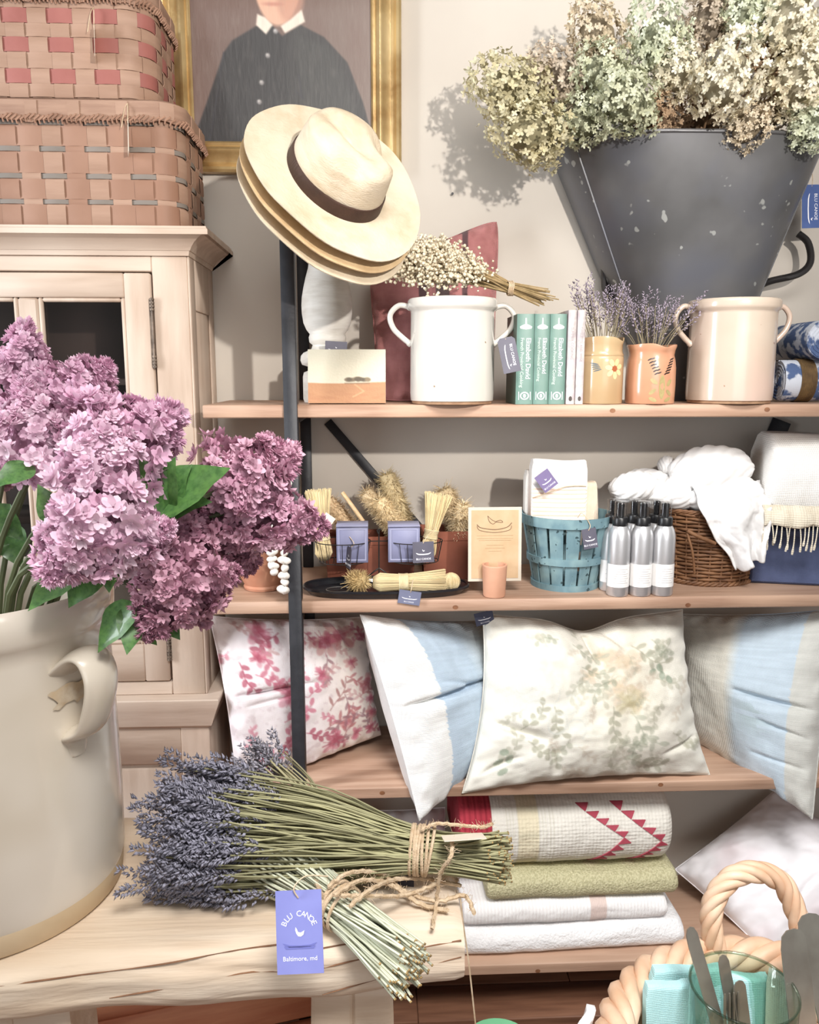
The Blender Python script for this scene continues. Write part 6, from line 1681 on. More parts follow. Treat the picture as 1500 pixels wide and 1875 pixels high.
# ---------------------------------------------------------------- third shelf: four cushions
def sprig(cv, x, y, L, rot, col, n=6, w=5, al=0.8):
    pts = [(x + math.cos(rot + 0.25 * math.sin(q * 3)) * L * q, y + math.sin(rot + 0.25 * math.sin(q * 3)) * L * q) for q in np.linspace(0, 1, 8)]
    cv.line(pts, 1.6, col, al)
    for k in range(n):
        p = pts[min(7, 1 + int(k * 7 / n))]; s_ = 1 if k % 2 else -1
        cv.leaf(p[0], p[1], L * 0.28, w, rot + s_ * 0.8, col, al)
def bloomp(cv, x, y, r, col, col2, rnd):
    for k in range(9):
        a = rnd.random() * 2 * math.pi; q = r * (0.35 + 0.5 * rnd.random()); cv.ellipse(x + q * math.cos(a), y + q * math.sin(a), r * 0.42, r * 0.28, a, col, 0.5, 2)
    cv.ellipse(x, y, r * 0.45, r * 0.4, 0, col2, 0.6, 3)
    for k in range(7):
        a = rnd.random() * 6.28; cv.line([(x, y), (x + r * math.cos(a), y + r * math.sin(a))], 1.4, col2, 0.45)
rnd = random.Random(5)
cv = Canvas(230, 230, (238, 230, 232))
cv.blend(np.clip((cv.X / 230 - 0.45) * 3, 0, 1) * 0.55, (228, 214, 196))
PK, RD, MV = (200, 112, 132), (168, 78, 98), (150, 112, 118)
for (x, y, L, r) in ((40, 78, 46, 0.3), (22, 60, 40, 1.2), (60, 30, 40, 1.4), (85, 20, 46, 2.4), (70, 150, 44, -0.4), (45, 175, 40, 1.7), (105, 50, 38, 1.5), (110, 120, 40, -0.8), (60, 206, 40, -1.2), (100, 175, 40, 0.3)): sprig(cv, x, y, L, r, rnd.choice([PK, RD, PK]), 7, 7, 0.75)
for (x, y, r) in ((58, 18, 20), (88, 112, 22), (92, 155, 17), (40, 190, 16), (176, 28, 24), (150, 40, 22), (214, 118, 18), (188, 78, 12), (165, 178, 12), (215, 175, 16), (140, 205, 16)): bloomp(cv, x, y, r, PK if x < 150 else (196, 128, 128), RD, rnd)
for (x, y, L, r) in ((140, 150, 60, -1.0), (168, 130, 50, 1.2), (176, 100, 50, 0.4), (130, 180, 60, -0.6), (160, 200, 50, -1.2), (185, 165, 50, 2.6), (195, 140, 46, -0.5), (150, 60, 46, 1.6), (205, 205, 40, -2)): sprig(cv, x, y, L, r, rnd.choice([(160, 112, 108), (178, 110, 112), MV]), 6, 5, 0.75)
for k in range(26):
    x, y = rnd.random() * 230, rnd.random() * 230
    sprig(cv, x, y, 26 + 18 * rnd.random(), rnd.random() * 6.28, rnd.choice([PK, RD, MV, (196, 150, 150)]), 6, 5, 0.6)
    if k % 3 == 0: bloomp(cv, x + 10, y, 12, PK, RD, rnd)
cv.blend(np.clip((fbm(cv.X * 0.11, cv.Y * 0.11) - 0.60) * 8, 0, 1) * 0.35, (190, 168, 172))
cA = cv
cushion('cushion', 'white cushion printed with pink and red flowers behind the black upright', at(383, 1128, 1.86), at(668, 1130, 1.98), at(697, 1345, 1.95), at(436, 1462, 1.735), 0.13, FABRIC('pink_floral_linen'), lambda u, v: cA.at(u, v), nu=150, nv=150, pinch=0.05, folds=[(0.02, 0.46, 0.55, 0.44, 0.022, 0.016), (0.1, 0.52, 0.4, 0.5, 0.008, 0.015)], bumps=0.006, seed=2, group='cushions on the third shelf')
def blue1(u, v):
    n = 0.10 * (noise2(u * 6, v * 90) - 0.5) + 0.05 * (noise2(u * 40, v * 14) - 0.5)
    w = np.array([236, 236, 234]); b = np.array([182, 199, 215]); g = np.array([222, 222, 214])
    u2 = u + n * 0.08
    if u2 < 0.21: c = w
    elif u2 < 0.50: c = b
    elif u2 < 0.80: q = (u2 - 0.50) / 0.30; c = b * (1 - q) + g * q
    else: c = g
    if 0.42 < v < 0.62 and 0.55 < u2 < 0.85: 
        q = max(0, math.sin((v - 0.42) / 0.2 * math.pi)) * max(0, math.sin((u2 - 0.55) / 0.3 * math.pi)) * (noise2(u * 8, v * 70) > 0.45) * 0.6
        c = c * (1 - q) + np.array([150, 166, 184]) * q
    return lin(c * (1 + n * 0.6))
LINEN = mat('slub_linen', (255, 255, 255), rough=0.85, attr=True, weave=0.3, weave_scale=2200, sheen=0.15, bump=0.15, bscale=30, bstretch=(1, 1, 9))
cushion('cushion', 'pale blue and white striped linen cushion turned edge on, its corner hanging over the shelf', at(660, 1126, 1.76), at(905, 1136, 2.01), at(925, 1345, 1.97), at(768, 1503, 1.675), 0.20, LINEN, blue1, nu=110, nv=140, pinch=0.05, folds=[(0.0, 0.46, 0.78, 0.40, 0.030, 0.016), (0.25, 0.36, 0.6, 0.44, 0.008, 0.02)], bumps=0.006, seed=4, group='cushions on the third shelf')
def blue2(u, v):
    n = 0.10 * (noise2(u * 6 + 9, v * 90) - 0.5) + 0.05 * (noise2(u * 40, v * 14 + 4) - 0.5)
    g = np.array([222, 219, 208]); b = np.array([184, 198, 209]); u2 = u + n * 0.08
    if u2 < 0.42: c = g
    elif u2 < 0.5: q = (u2 - 0.42) / 0.08; c = g * (1 - q) + b * q
    elif u2 < 0.84: c = b
    else: c = np.array([196, 196, 190])
    q = math.exp(-((u2 - 0.62) / 0.12) ** 2 - ((v - 0.58) / 0.1) ** 2) * (noise2(u * 7, v * 60) > 0.4) * 0.45
    c = c * (1 - q) + np.array([146, 162, 160]) * q
    return lin(c * (1 + n * 0.6))
cushion('cushion', 'beige and blue striped linen cushion at the right end of the shelf', at(1242, 1124, 2.01), at(1545, 1112, 1.78), at(1488, 1500, 1.675), at(1262, 1352, 1.97), 0.20, LINEN, blue2, nu=110, nv=140, pinch=0.05, folds=[(0.5, 0.46, 1.0, 0.50, 0.022, 0.014), (0.66, 0.60, 1.0, 0.64, 0.012, 0.012), (0.62, 0.80, 1.0, 0.78, 0.008, 0.012)], bumps=0.006, seed=6, group='cushions on the third shelf')
rnd = random.Random(11)
cv = Canvas(300, 230, (228, 225, 214))
cv.blend(np.exp(-((cv.X - 190) / 60) ** 2 - ((cv.Y - 90) / 90) ** 2) * 0.6, (226, 214, 190))
OL, SG, PE = (162, 160, 140), (134, 140, 120), (214, 192, 168)
for (x, y, r) in ((188, 60, 26), (178, 100, 20), (160, 45, 18), (205, 110, 20), (140, 75, 14)): bloomp(cv, x, y, r, PE, (206, 186, 158), rnd)
for (x, y, L, r) in ((120, 28, 44, 0.4), (98, 26, 30, 2.9), (128, 62, 40, 0.2), (140, 80, 40, 2.3), (172, 78, 42, 1.9), (178, 80, 44, 2.4), (205, 40, 56, 0.5), (222, 60, 40, -0.4), (235, 35, 34, 0.7), (232, 88, 40, 0.15), (170, 125, 46, 1.4), (196, 134, 56, 0.9), (190, 160, 46, 2.1), (176, 182, 46, -0.4), (210, 165, 40, 1.9), (190, 200, 46, 0.2), (50, 150, 40, -1.0), (32, 195, 40, -1.3), (60, 165, 36, 0.5), (88, 120, 40, 1.2), (250, 165, 40, 0.4), (268, 190, 28, -0.5), (110, 165, 36, 1.8), (240, 120, 34, 2.0)): sprig(cv, x, y, L, r, rnd.choice([OL, SG, OL, (172, 172, 154)]), 7, 7, rnd.choice([0.45, 0.7]))
for (x, y, r) in ((192, 118, 13), (196, 122, 10)): bloomp(cv, x, y, r * 1.5, (206, 196, 164), (186, 174, 138), rnd)
for (x, y) in ((232, 80), (243, 75), (246, 86), (256, 92), (33, 178), (42, 188), (30, 192), (38, 205)): cv.ellipse(x, y, 6, 4.5, rnd.random() * 3, (142, 154, 134), 0.75, 1)
for k in range(30):
    sprig(cv, 20 + rnd.random() * 260, 10 + rnd.random() * 210, 20 + 16 * rnd.random(), rnd.random() * 6.28, rnd.choice([OL, (190, 184, 166), (196, 182, 164)]), 6, 5, 0.4)
cv.blend(np.clip((fbm(cv.X * 0.07 + 4, cv.Y * 0.07) - 0.56) * 8, 0, 1) * 0.3, (206, 204, 190))
for k in range(10):
    x, y = 40 + rnd.random() * 80, 40 + rnd.random() * 120; a0 = rnd.random() * 6
    cv.line([(x + (8 + q * 10) * math.cos(a0 + q * 4), y + (8 + q * 10) * math.sin(a0 + q * 4)) for q in np.linspace(0, 1, 9)], 1.8, (210, 212, 204), 0.7)
cB = cv
ct_ = cushion('cushion', 'cream cushion with faded green and beige florals in the middle of the shelf', at(884, 1124, 1.83), at(1250, 1116, 1.86), at(1300, 1418, 1.745), at(846, 1452, 1.715), 0.20, FABRIC('faded_floral_linen'), lambda u, v: cB.at(u, v), nu=190, nv=150, pinch=0.085, crease=None, bumps=0.014, seed=8, chop=(0.5, 0.030, 0.14), folds=[(0.48, 0.03, 0.52, 0.26, 0.022, 0.025), (0.56, 0.02, 0.66, 0.2, 0.014, 0.02), (0.02, 0.60, 0.30, 0.74, 0.026, 0.03), (0.30, 0.74, 0.34, 0.95, 0.014, 0.03), (0.97, 0.75, 0.78, 0.86, 0.014, 0.02), (0.04, 0.9, 0.2, 0.8, 0.01, 0.02)], group='cushions on the third shelf')
Pt = Vector(at(884, 1124, 1.815)) - Vector(ct_.location)
make_tag(ct_, Pt + Vector((0, -0.004, 0.006)), (0.97, 0.1, 0.2), (-0.2, 0.1, 1), 0.044, 0.030, mat('navy_card', (62, 66, 92), (54, 58, 84), 20, rough=0.5), simple=True)

# ---------------------------------------------------------------- bottom shelf: folded linens and cushions
TERRY = mat('white_terry', (251, 250, 250), (245, 244, 244), 40, rough=0.95, sheen=0.3, bump=0.8, bscale=170)
TERRY2 = mat('white_ribbed_cotton', (255, 255, 255), rough=0.95, attr=True, sheen=0.3, bump=0.5, bscale=120, bstretch=(4, 1, 1))
GREENT = mat('sage_boucle', (208, 202, 164), (182, 176, 138), 200, rough=0.95, bump=0.9, bscale=240, lo=0.4, hi=0.6)
QUILT = mat('quilted_cotton', (255, 255, 255), rough=0.9, attr=True, bump=0.7, bscale=55, bstretch=(1, 1, 2), weave=0.3, weave_scale=700)
Yq = YF + 0.015
xa, xb = at(838, 1740, Yq).x, at(1258, 1740, Yq).x
zA = Z4 + 0.001; hA = at(1000, 1707, Yq).z - zA
soft_slab('folded_blanket', 'white quilted blanket at the bottom of the folded linen stack', 'blanket', (xa, Yq, zA), (1, 0.03, 0), (-0.03, 1, 0), (0, 0, 1), xb - xa, 0.27, hA, TERRY, None, rf=0.46, wob=0.006, seed=3, group='folded linens on the bottom shelf', nu=80)
zB = zA + hA + 0.002; hB = at(1000, 1654, Yq + 0.015).z - zB; xa2, xb2 = at(850, 1690, Yq).x, at(1226, 1690, Yq + 0.01).x
soft_slab('folded_blanket', 'white towel with a faint pink band, second from the bottom of the stack', 'blanket', (xa2, Yq + 0.012, zB), (1, 0.02, 0), (-0.02, 1, 0), (0, 0, 1), xb2 - xa2, 0.26, hB, TERRY2, lambda u, z, d: lin((228, 208, 200)) if 0.62 < u < 0.70 else (lin((244, 241, 240)) if (u * 60) % 1 < 0.3 else lin((252, 251, 250))), rf=0.46, wob=0.004, seed=5, group='folded linens on the bottom shelf', nu=240)
zC = zB + hB + 0.002; hC_ = at(1000, 1608, Yq + 0.015).z - zC; xa3, xb3 = at(895, 1640, Yq).x, at(1246, 1640, Yq + 0.01).x
soft_slab('folded_blanket', 'sage green boucle blanket folded under the red and white quilt', 'blanket', (xa3, Yq + 0.012, zC), (1, 0.02, 0.0), (-0.02, 1, 0), (0, 0, 1), xb3 - xa3, 0.25, hC_, GREENT, None, rf=0.47, wob=0.004, seed=7, group='folded linens on the bottom shelf', nu=80)
zD = zC + hC_ + 0.002; hD = at(1000, 1447, Yq + 0.10).z - zD; hD = min(hD, Z3 - 0.045 - zD); xa4, xb4 = at(843, 1540, Yq).x, at(1240, 1560, Yq + 0.01).x
def ql(u, z, d):
    if u < 0.155: return lin((172, 52, 66)) if (u * 40) % 1 > 0.25 else lin((150, 40, 54))
    if 0.27 < u < 0.37: return lin((224, 214, 186)) if (z * 40) % 1 > 0.3 else lin((206, 198, 172))
    if 0.2 < u < 0.45 and (u * 60) % 1 < 0.25: return lin((212, 208, 194))
    return lin((226, 222, 212))
qt, on_, qb = soft_slab('folded_quilt', 'folded white patchwork quilt with red triangles on top of the linen stack', 'quilt', (xa4, Yq + 0.02, zD), (1, 0.02, 0.0), (-0.02, 1, 0), (0, 0, 1), xb4 - xa4, 0.24, hD, QUILT, ql, rf=0.46, wob=0.006, seed=9, group='folded linens on the bottom shelf', nu=200, end_round=0.35)
REDP = mat('red_calico', (178, 76, 92), (164, 62, 78), 30, rough=0.9)
def q_uv(px, py):                              # photograph position to the quilt's own (along, up) coordinates
    return ((px - 843) / 397.0, (1608 - py) / 158.0)
def tri(p, d1, d2, sz):
    a, b = q_uv(*p), None
for (pts, dirn) in ((((1060, 1460), (1146, 1528)), 1), (((1146, 1528), (1082, 1606)), -1), (((1124, 1462), (1216, 1540)), 1), (((1216, 1540), (1158, 1606)), -1)):
    (x0, y0), (x1, y1) = pts; n = 5
    dx, dy = (x1 - x0) / n, (y1 - y0) / n
    for k in range(n):
        A = (x0 + dx * k, y0 + dy * k); B = (x0 + dx * (k + 0.92), y0 + dy * (k + 0.92))
        C = (B[0] + (8 if dirn > 0 else 12), A[1] + (1 if dirn > 0 else dy * 0.9))
        if dirn < 0: C = (A[0] + 13, B[1] - 2)
        m3 = []; sub = []
        for (i, j) in ((0, 0), (1, 0), (2, 0), (0, 1), (1, 1), (0, 2)):
            w0 = 1 - (i + j) / 2; p = (A[0] * w0 + B[0] * i / 2 + C[0] * j / 2, A[1] * w0 + B[1] * i / 2 + C[1] * j / 2); u, z = q_uv(*p); sub.append(on_(min(0.985, u), min(0.97, max(0.02, z)), 0.0032))
        mb = MB(); mb.add(sub + [s_ + np.array([0, 0.003, 0]) for s_ in sub], [(0, 1, 3), (1, 4, 3), (1, 2, 4), (3, 4, 5), (0, 6, 7, 1), (1, 7, 8, 2), (2, 8, 10, 4), (4, 10, 11, 5), (5, 11, 9, 3), (3, 9, 6, 0)]); mb.build('triangle_patch', REDP, qb, sharp=30)
WPLAIN = mat('white_sateen', (244, 241, 243), (236, 231, 234), 6, rough=0.8, c3=(238, 222, 226), s3=6, bump=0.2, bscale=14)
cushion('cushion', 'white cushion with faint pink at the right of the bottom shelf behind the wicker handle', at(1236, 1592, 1.95), at(1420, 1446, 2.02), at(1660, 1600, 1.80), at(1414, 1758, 1.745), 0.19, WPLAIN, None, nu=70, nv=70, pinch=0.03, bumps=0.014, seed=12, folds=[(0.2, 0.5, 0.5, 0.62, 0.014, 0.03), (0.3, 0.8, 0.6, 0.7, 0.010, 0.025)], group='cushions on the bottom shelf')
cushion('cushion', 'white cushion on the bottom shelf behind the lavender stems', at(585, 1478, 1.93), at(815, 1478, 1.95), at(830, 1700, 1.80), at(600, 1700, 1.80), 0.12, mat('white_linen_plain', (228, 226, 226), (218, 216, 216), 8, rough=0.85, bump=0.2, bscale=20), None, nu=40, nv=40, bumps=0.01, seed=16, group='cushions on the bottom shelf')
# ---------------------------------------------------------------- foreground: weathered table
ZTB = CAM.z - 0.70
BLEACHED = mat('bleached_elm', (226, 210, 190), (206, 184, 160), 5, rough=0.7, stretch=(0.8, 6, 6), bump=0.35, bscale=14, bstretch=(0.8, 9, 9), c3=(218, 196, 170), s3=4)
CRACK = mat('wood_crack', (136, 98, 70), (112, 78, 56), 30, rough=0.9)
xe = atz(842, 1650, ZTB).x
tb = thing('rustic_table', 'rustic bleached wood slab table in the foreground under the crock and lavender', 'table', (xe - 0.5, 1.0, 0))
ol = Vector(tb.location); TH = 0.082
x_l = -1.15
def slab_front(x):                     # front and back edges of the slab along x
    q = (x - x_l) / (xe - x_l); return 0.845 + 0.085 * q + 0.004 * math.sin(x * 14) + 0.003 * math.sin(x * 33)
def slab_back(x):
    q = min(1, max(0, (x + 0.34) / 0.34)); q = q * q * (3 - 2 * q); return 1.245 - 0.165 * q + 0.006 * math.sin(x * 9)
def slab_pt(u, v):
    x = x_l + (xe - x_l) * u; f, b = slab_front(x), slab_back(x); r = TH * 0.36
    # v runs round the section
    P = []; a = v * 2 * math.pi
    w, h = (b - f) / 2, TH / 2; c, s = math.cos(a), math.sin(a)
    e = 0.16
    y = (f + b) / 2 + w * math.copysign(abs(c) ** e, c); z = ZTB - h + h * math.copysign(abs(s) ** 0.32, s)
    # round the front
    d = y - f
    if d < r:
        k = math.sqrt(max(0, 1 - ((r - d) / r) ** 2)); z = ZTB - h + (z - ZTB + h) * (0.55 + 0.45 * k)
    if z < ZTB - 0.002: y += 0.004 * (fbm(x * 9, z * 60) - 0.47) * 2
    end = max(0, u - 0.985) / 0.015; z = ZTB - h + (z - ZTB + h) * (1 - 0.14 * end ** 2)
    return (x - ol.x, y - ol.y, z)
mb = MB(); nu, nvv = 110, 96
v = []; f = []
for i in range(nu + 1):
    for k in range(nvv): v.append(slab_pt(i / nu, k / nvv))
for i in range(nu):
    for k in range(nvv): f.append((i * nvv + k, (i + 1) * nvv + k, (i + 1) * nvv + (k + 1) % nvv, i * nvv + (k + 1) % nvv))
f += [tuple(range(nvv)), tuple(nu * nvv + k for k in range(nvv - 1, -1, -1))]
mb.add(v, f); slab = mb.build('slab_top', BLEACHED, tb, sharp=60)
# long drying cracks along the front of the slab
for pts in ([(0, 1806), (150, 1785), (300, 1765), (420, 1742), (520, 1728)], [(200, 1828), (330, 1805), (460, 1780), (560, 1778), (680, 1752), (845, 1722)], [(590, 1822), (700, 1790), (845, 1752)], [(560, 1742), (640, 1728), (740, 1716)]):
    q = []
    for p in spline([(a, b, 0) for a, b in pts], 6):
        # meet the rounded face of the slab
        for Y in np.linspace(0.80, 1.2, 240):
            w = at(p[0], p[1], Y); fr = slab_front(w.x)
            h = TH / 2; d = Y - fr
            if d < 0: continue
            r = TH * 0.36; k = math.sqrt(max(0, 1 - ((r - min(d, r)) / r) ** 2)); top = ZTB - h + h * (0.55 + 0.45 * k)
            if w.z <= top: q.append((w.x - ol.x, w.y - ol.y, w.z)); break
    if len(q) > 2:
        c = MB(); c.tube(q, [0.0004 + 0.0009 * abs(math.sin(i * 0.37)) for i in range(len(q))], 4); c.build('crack', CRACK, slab)
def table_leg(pxc, wpx, yfront, label=None, name='leg'):
    a = at(pxc - wpx / 2, 1840, yfront); b = at(pxc + wpx / 2, 1840, yfront); zt = ZTB - TH + 0.016
    mb = MB(); xm, w = (a.x + b.x) / 2 - ol.x, b.x - a.x
    v = []; n = 10
    for i in range(n + 1):
        z = zt * i / n; g = 1 + 0.03 * math.sin(i * 1.7)
        for (x, y) in ((-w / 2 * g, 0), (-w / 2 * g + 0.006, -0.004), (-0.004, -0.006), (0, -0.002), (0.004, -0.006), (w / 2 * g - 0.006, -0.004), (w / 2 * g, 0), (w / 2 * g, 0.085), (-w / 2 * g, 0.085)): v.append((xm + x, yfront - ol.y + y, z))
    f = [(i * 9 + k, i * 9 + (k + 1) % 9, i * 9 + 9 + (k + 1) % 9, i * 9 + 9 + k) for i in range(n) for k in range(9)] + [tuple(range(8, -1, -1)), tuple(n * 9 + k for k in range(9))]
    mb.add(v, f); mb.build(name, BLEACHED, tb, sharp=40)
table_leg(645, 150, 0.965); table_leg(20, 215, 0.935)
for dx in (0, -0.72):
    mb = MB(); mb.box((at(645, 1840, 0.965).x - ol.x + dx, 0.20, 0.38), (0.08, 0.07, 0.76), bev=0.006); mb.build('leg', BLEACHED, tb)

# reddish wooden crate on the floor beneath the table
REDW = mat('red_cedar_board', (206, 146, 110), (178, 112, 82), 6, rough=0.65, stretch=(0.8, 6, 6), bump=0.1, bscale=20)
cr0 = at(380, 1860, 1.45)
t = thing('wooden_crate', 'reddish wooden slatted crate on the floor below the table', 'crate', (cr0.x - 0.02, 1.42, 0.0), math.radians(14))
hcr = at(380, 1830, 1.30).z
for k in range(6):
    mb = MB(); mb.box((0, -0.2 + 0.0, 0.045 + k * 0.088), (0.62, 0.018, 0.074), bev=0.003); mb.build('slat', REDW, t)
    mb = MB(); mb.box((0, 0.2, 0.045 + k * 0.088), (0.62, 0.018, 0.074), bev=0.003); mb.build('slat', REDW, t)
    for s_ in (-1, 1):
        mb = MB(); mb.box((s_ * 0.30, 0, 0.045 + k * 0.088), (0.018, 0.382, 0.074), bev=0.003); mb.build('slat', REDW, t)
for k in range(5):
    mb = MB(); mb.box((0, -0.165 + k * 0.083, 0.526), (0.60, 0.076, 0.016), rot=np.array(Matrix.Rotation(0.0, 3, 'Z')), bev=0.003); mb.build('lid_board', REDW, t)
for sx in (-1, 1):
    for sy in (-1, 1):
        mb = MB(); mb.box((sx * 0.275, sy * 0.175, 0.258), (0.03, 0.03, 0.512), bev=0.002); mb.build('corner_post', REDW, t)

# ---------------------------------------------------------------- big stoneware crock with lilac
GLAZE_BIG = mat('putty_cream_glaze', (216, 206, 190), (204, 192, 174), 3.5, rough=0.26, coat=0.45, bump=0.06, bscale=9, c3=(224, 215, 202), s3=5, speck=(178, 156, 128), speck_scale=70, speck_at=0.80)
GLAZE_STAIN = mat('iron_stained_glaze', (204, 190, 168), (176, 154, 126), 60, rough=0.4, coat=0.2, c3=(206, 182, 148), s3=30)
FOOT_BARE = mat('bare_stoneware_foot', (214, 192, 160), (198, 174, 140), 9, rough=0.6)
cc = atz(-8, 1622, ZTB); Rb_ = 0.172
ck = thing('stoneware_crock', 'large cream stoneware crock with a looped handle holding the lilac', 'crock', (cc.x, cc.y, ZTB + 0.001))
Hk = at(0, 1072, cc.y).z - ZTB
prof = [(0, 0), (Rb_ * 0.95, 0), (Rb_ * 0.97, 0.004), (Rb_ * 0.985, 0.03)]
mb = MB(); mb.lathe([(0, 0), (Rb_ * 0.955, 0), (Rb_ * 0.975, 0.004), (Rb_ * 0.99, 0.030), (Rb_ * 0.985, 0.034), (0, 0.034)], 96); mb.build('bare_foot', FOOT_BARE, ck)
mb = MB(); mb.lathe([(0, 0.032), (Rb_ * 0.988, 0.032), (Rb_ * 1.0, 0.040), (Rb_ * 1.01, Hk * 0.3), (Rb_ * 1.0, Hk * 0.6), (Rb_ * 0.985, Hk * 0.84), (Rb_ * 0.985, Hk * 0.875), (Rb_ * 1.01, Hk * 0.89), (Rb_ * 1.03, Hk * 0.91), (Rb_ * 1.035, Hk * 0.95), (Rb_ * 1.02, Hk * 0.985), (Rb_ * 0.98, Hk), (Rb_ * 0.94, Hk * 0.995), (Rb_ * 0.91, Hk * 0.96), (Rb_ * 0.90, Hk * 0.5), (Rb_ * 0.88, 0.06), (0, 0.05)], 96); body = mb.build('body', GLAZE_BIG, ck, sharp=60)
def handle_at(ang):
    d = np.array([math.cos(ang), math.sin(ang), 0]); tn = np.array([-math.sin(ang), math.cos(ang), 0])
    z1, z0 = Hk * 0.845, Hk * 0.60
    # a thick ribbed strap rising from the wall, looping out and back in
    ctr = [d * Rb_ * 0.96 + [0, 0, z1 - 0.020], d * (Rb_ + 0.016) + [0, 0, z1 - 0.002], d * (Rb_ + 0.034) + [0, 0, z1 - 0.004], d * (Rb_ + 0.044) + [0, 0, z1 - 0.026], d * (Rb_ + 0.040) + [0, 0, z1 - 0.056], d * (Rb_ + 0.024) + [0, 0, z0 + 0.012], d * (Rb_ * 0.985) + [0, 0, z0 - 0.004], d * (Rb_ * 0.99) + [0, 0, z0 - 0.03]]
    pts = spline(ctr, 8); mb = MB(); v = []; n = 20
    for i, p in enumerate(pts):
        q = i / (len(pts) - 1); T = unit(np.array(pts[min(i + 1, len(pts) - 1)]) - np.array(pts[max(i - 1, 0)])); nn = unit(np.cross(T, tn))
        hwid = 0.027 * (1 + 0.25 * math.exp(-(q / 0.12) ** 2)) * (1 - 0.55 * max(0, (q - 0.82) / 0.18)); th = 0.0085 * (1 - 0.5 * max(0, (q - 0.85) / 0.15))
        for k in range(n):
            a = 2 * math.pi * k / n; c, s = math.cos(a), math.sin(a)
            rib = 1 + 0.22 * math.cos(3 * math.asin(max(-1, min(1, c)))) * (1 if s < 0 else 0.6)
            v.append(np.array(p) + tn * hwid * math.copysign(abs(c) ** 0.8, c) + nn * th * s * rib)
    m_ = len(pts)
    f = [(i * n + k, i * n + (k + 1) % n, (i + 1) * n + (k + 1) % n, (i + 1) * n + k) for i in range(m_ - 1) for k in range(n)] + [tuple(range(n - 1, -1, -1)), tuple((m_ - 1) * n + k for k in range(n))]
    mb.add(v, f); h = mb.build('handle', GLAZE_BIG, ck, sharp=70)
    # iron-stained patch of glaze under the loop
    mb = MB(); outl = [(0.030 * math.cos(a) * (1 + 0.3 * math.sin(3 * a + 1) + 0.15 * math.sin(7 * a)), 0.017 * math.sin(a) * (1 + 0.3 * math.cos(2 * a) + 0.2 * math.sin(5 * a))) for a in [2 * math.pi * k / 18 for k in range(18)]]
    pts = []
    for (x, z) in outl:
        b = ang + (x - 0.008) / Rb_; pts.append(((Rb_ * 1.0005 + 0.0012) * math.cos(b), (Rb_ * 1.0005 + 0.0012) * math.sin(b), Hk * 0.725 + z))
    mb.add(pts, [tuple(range(18))]); mb.build('glaze_stain', GLAZE_STAIN, body)
handle_at(-0.45); handle_at(math.pi - 0.45)

# lilac
LILAC = mat('lilac_petal', (255, 255, 255), rough=0.6, attr=True, trans=0.25)
LEAFM = mat('lilac_leaf', (92, 132, 74), (68, 106, 56), 12, rough=0.38, coat=0.2, trans=0.15, c3=(96, 138, 72), s3=9)
LILSTEM = mat('lilac_stem', (92, 100, 66), (74, 80, 54), 20, rough=0.7)
def lil_floret(layers, seed):
    r_ = random.Random(seed); v = []; f = []
    for (cnt, sc, lift, off) in layers:
        for k in range(cnt):
            a = 2 * math.pi * k / cnt + off + r_.uniform(-0.15, 0.15); c, s = math.cos(a), math.sin(a); b = len(v)
            w = r_.uniform(0.34, 0.44); L = sc * r_.uniform(0.9, 1.1); lf = lift * r_.uniform(0.7, 1.3)
            for (x, y, z) in ((0.08, 0, 0.0), (0.5, -w, 0.30 * lf), (0.62, 0.0, 0.20 * lf), (0.5, w, 0.30 * lf), (0.92, -w * 0.62, 0.66 * lf), (1.08, 0, 0.95 * lf), (0.92, w * 0.62, 0.66 * lf)):
                x, y = x * L, y * L; v.append((x * c - y * s, x * s + y * c, z * L + 0.02 * len(layers)))
            f += [(b, b + 1, b + 2), (b, b + 2, b + 3), (b + 1, b + 4, b + 5, b + 2), (b + 2, b + 5, b + 6, b + 3)]
    return np.array(v), f
FLO = [lil_floret([(5, 1.0, 0.25, 0), (5, 0.8, 0.7, 0.6), (4, 0.5, 1.3, 0.2)], 1), lil_floret([(5, 1.0, 0.1, 0.3), (5, 0.75, 0.9, 0.9)], 2), lil_floret([(4, 0.55, 1.9, 0), (4, 0.4, 2.4, 0.7)], 3)]
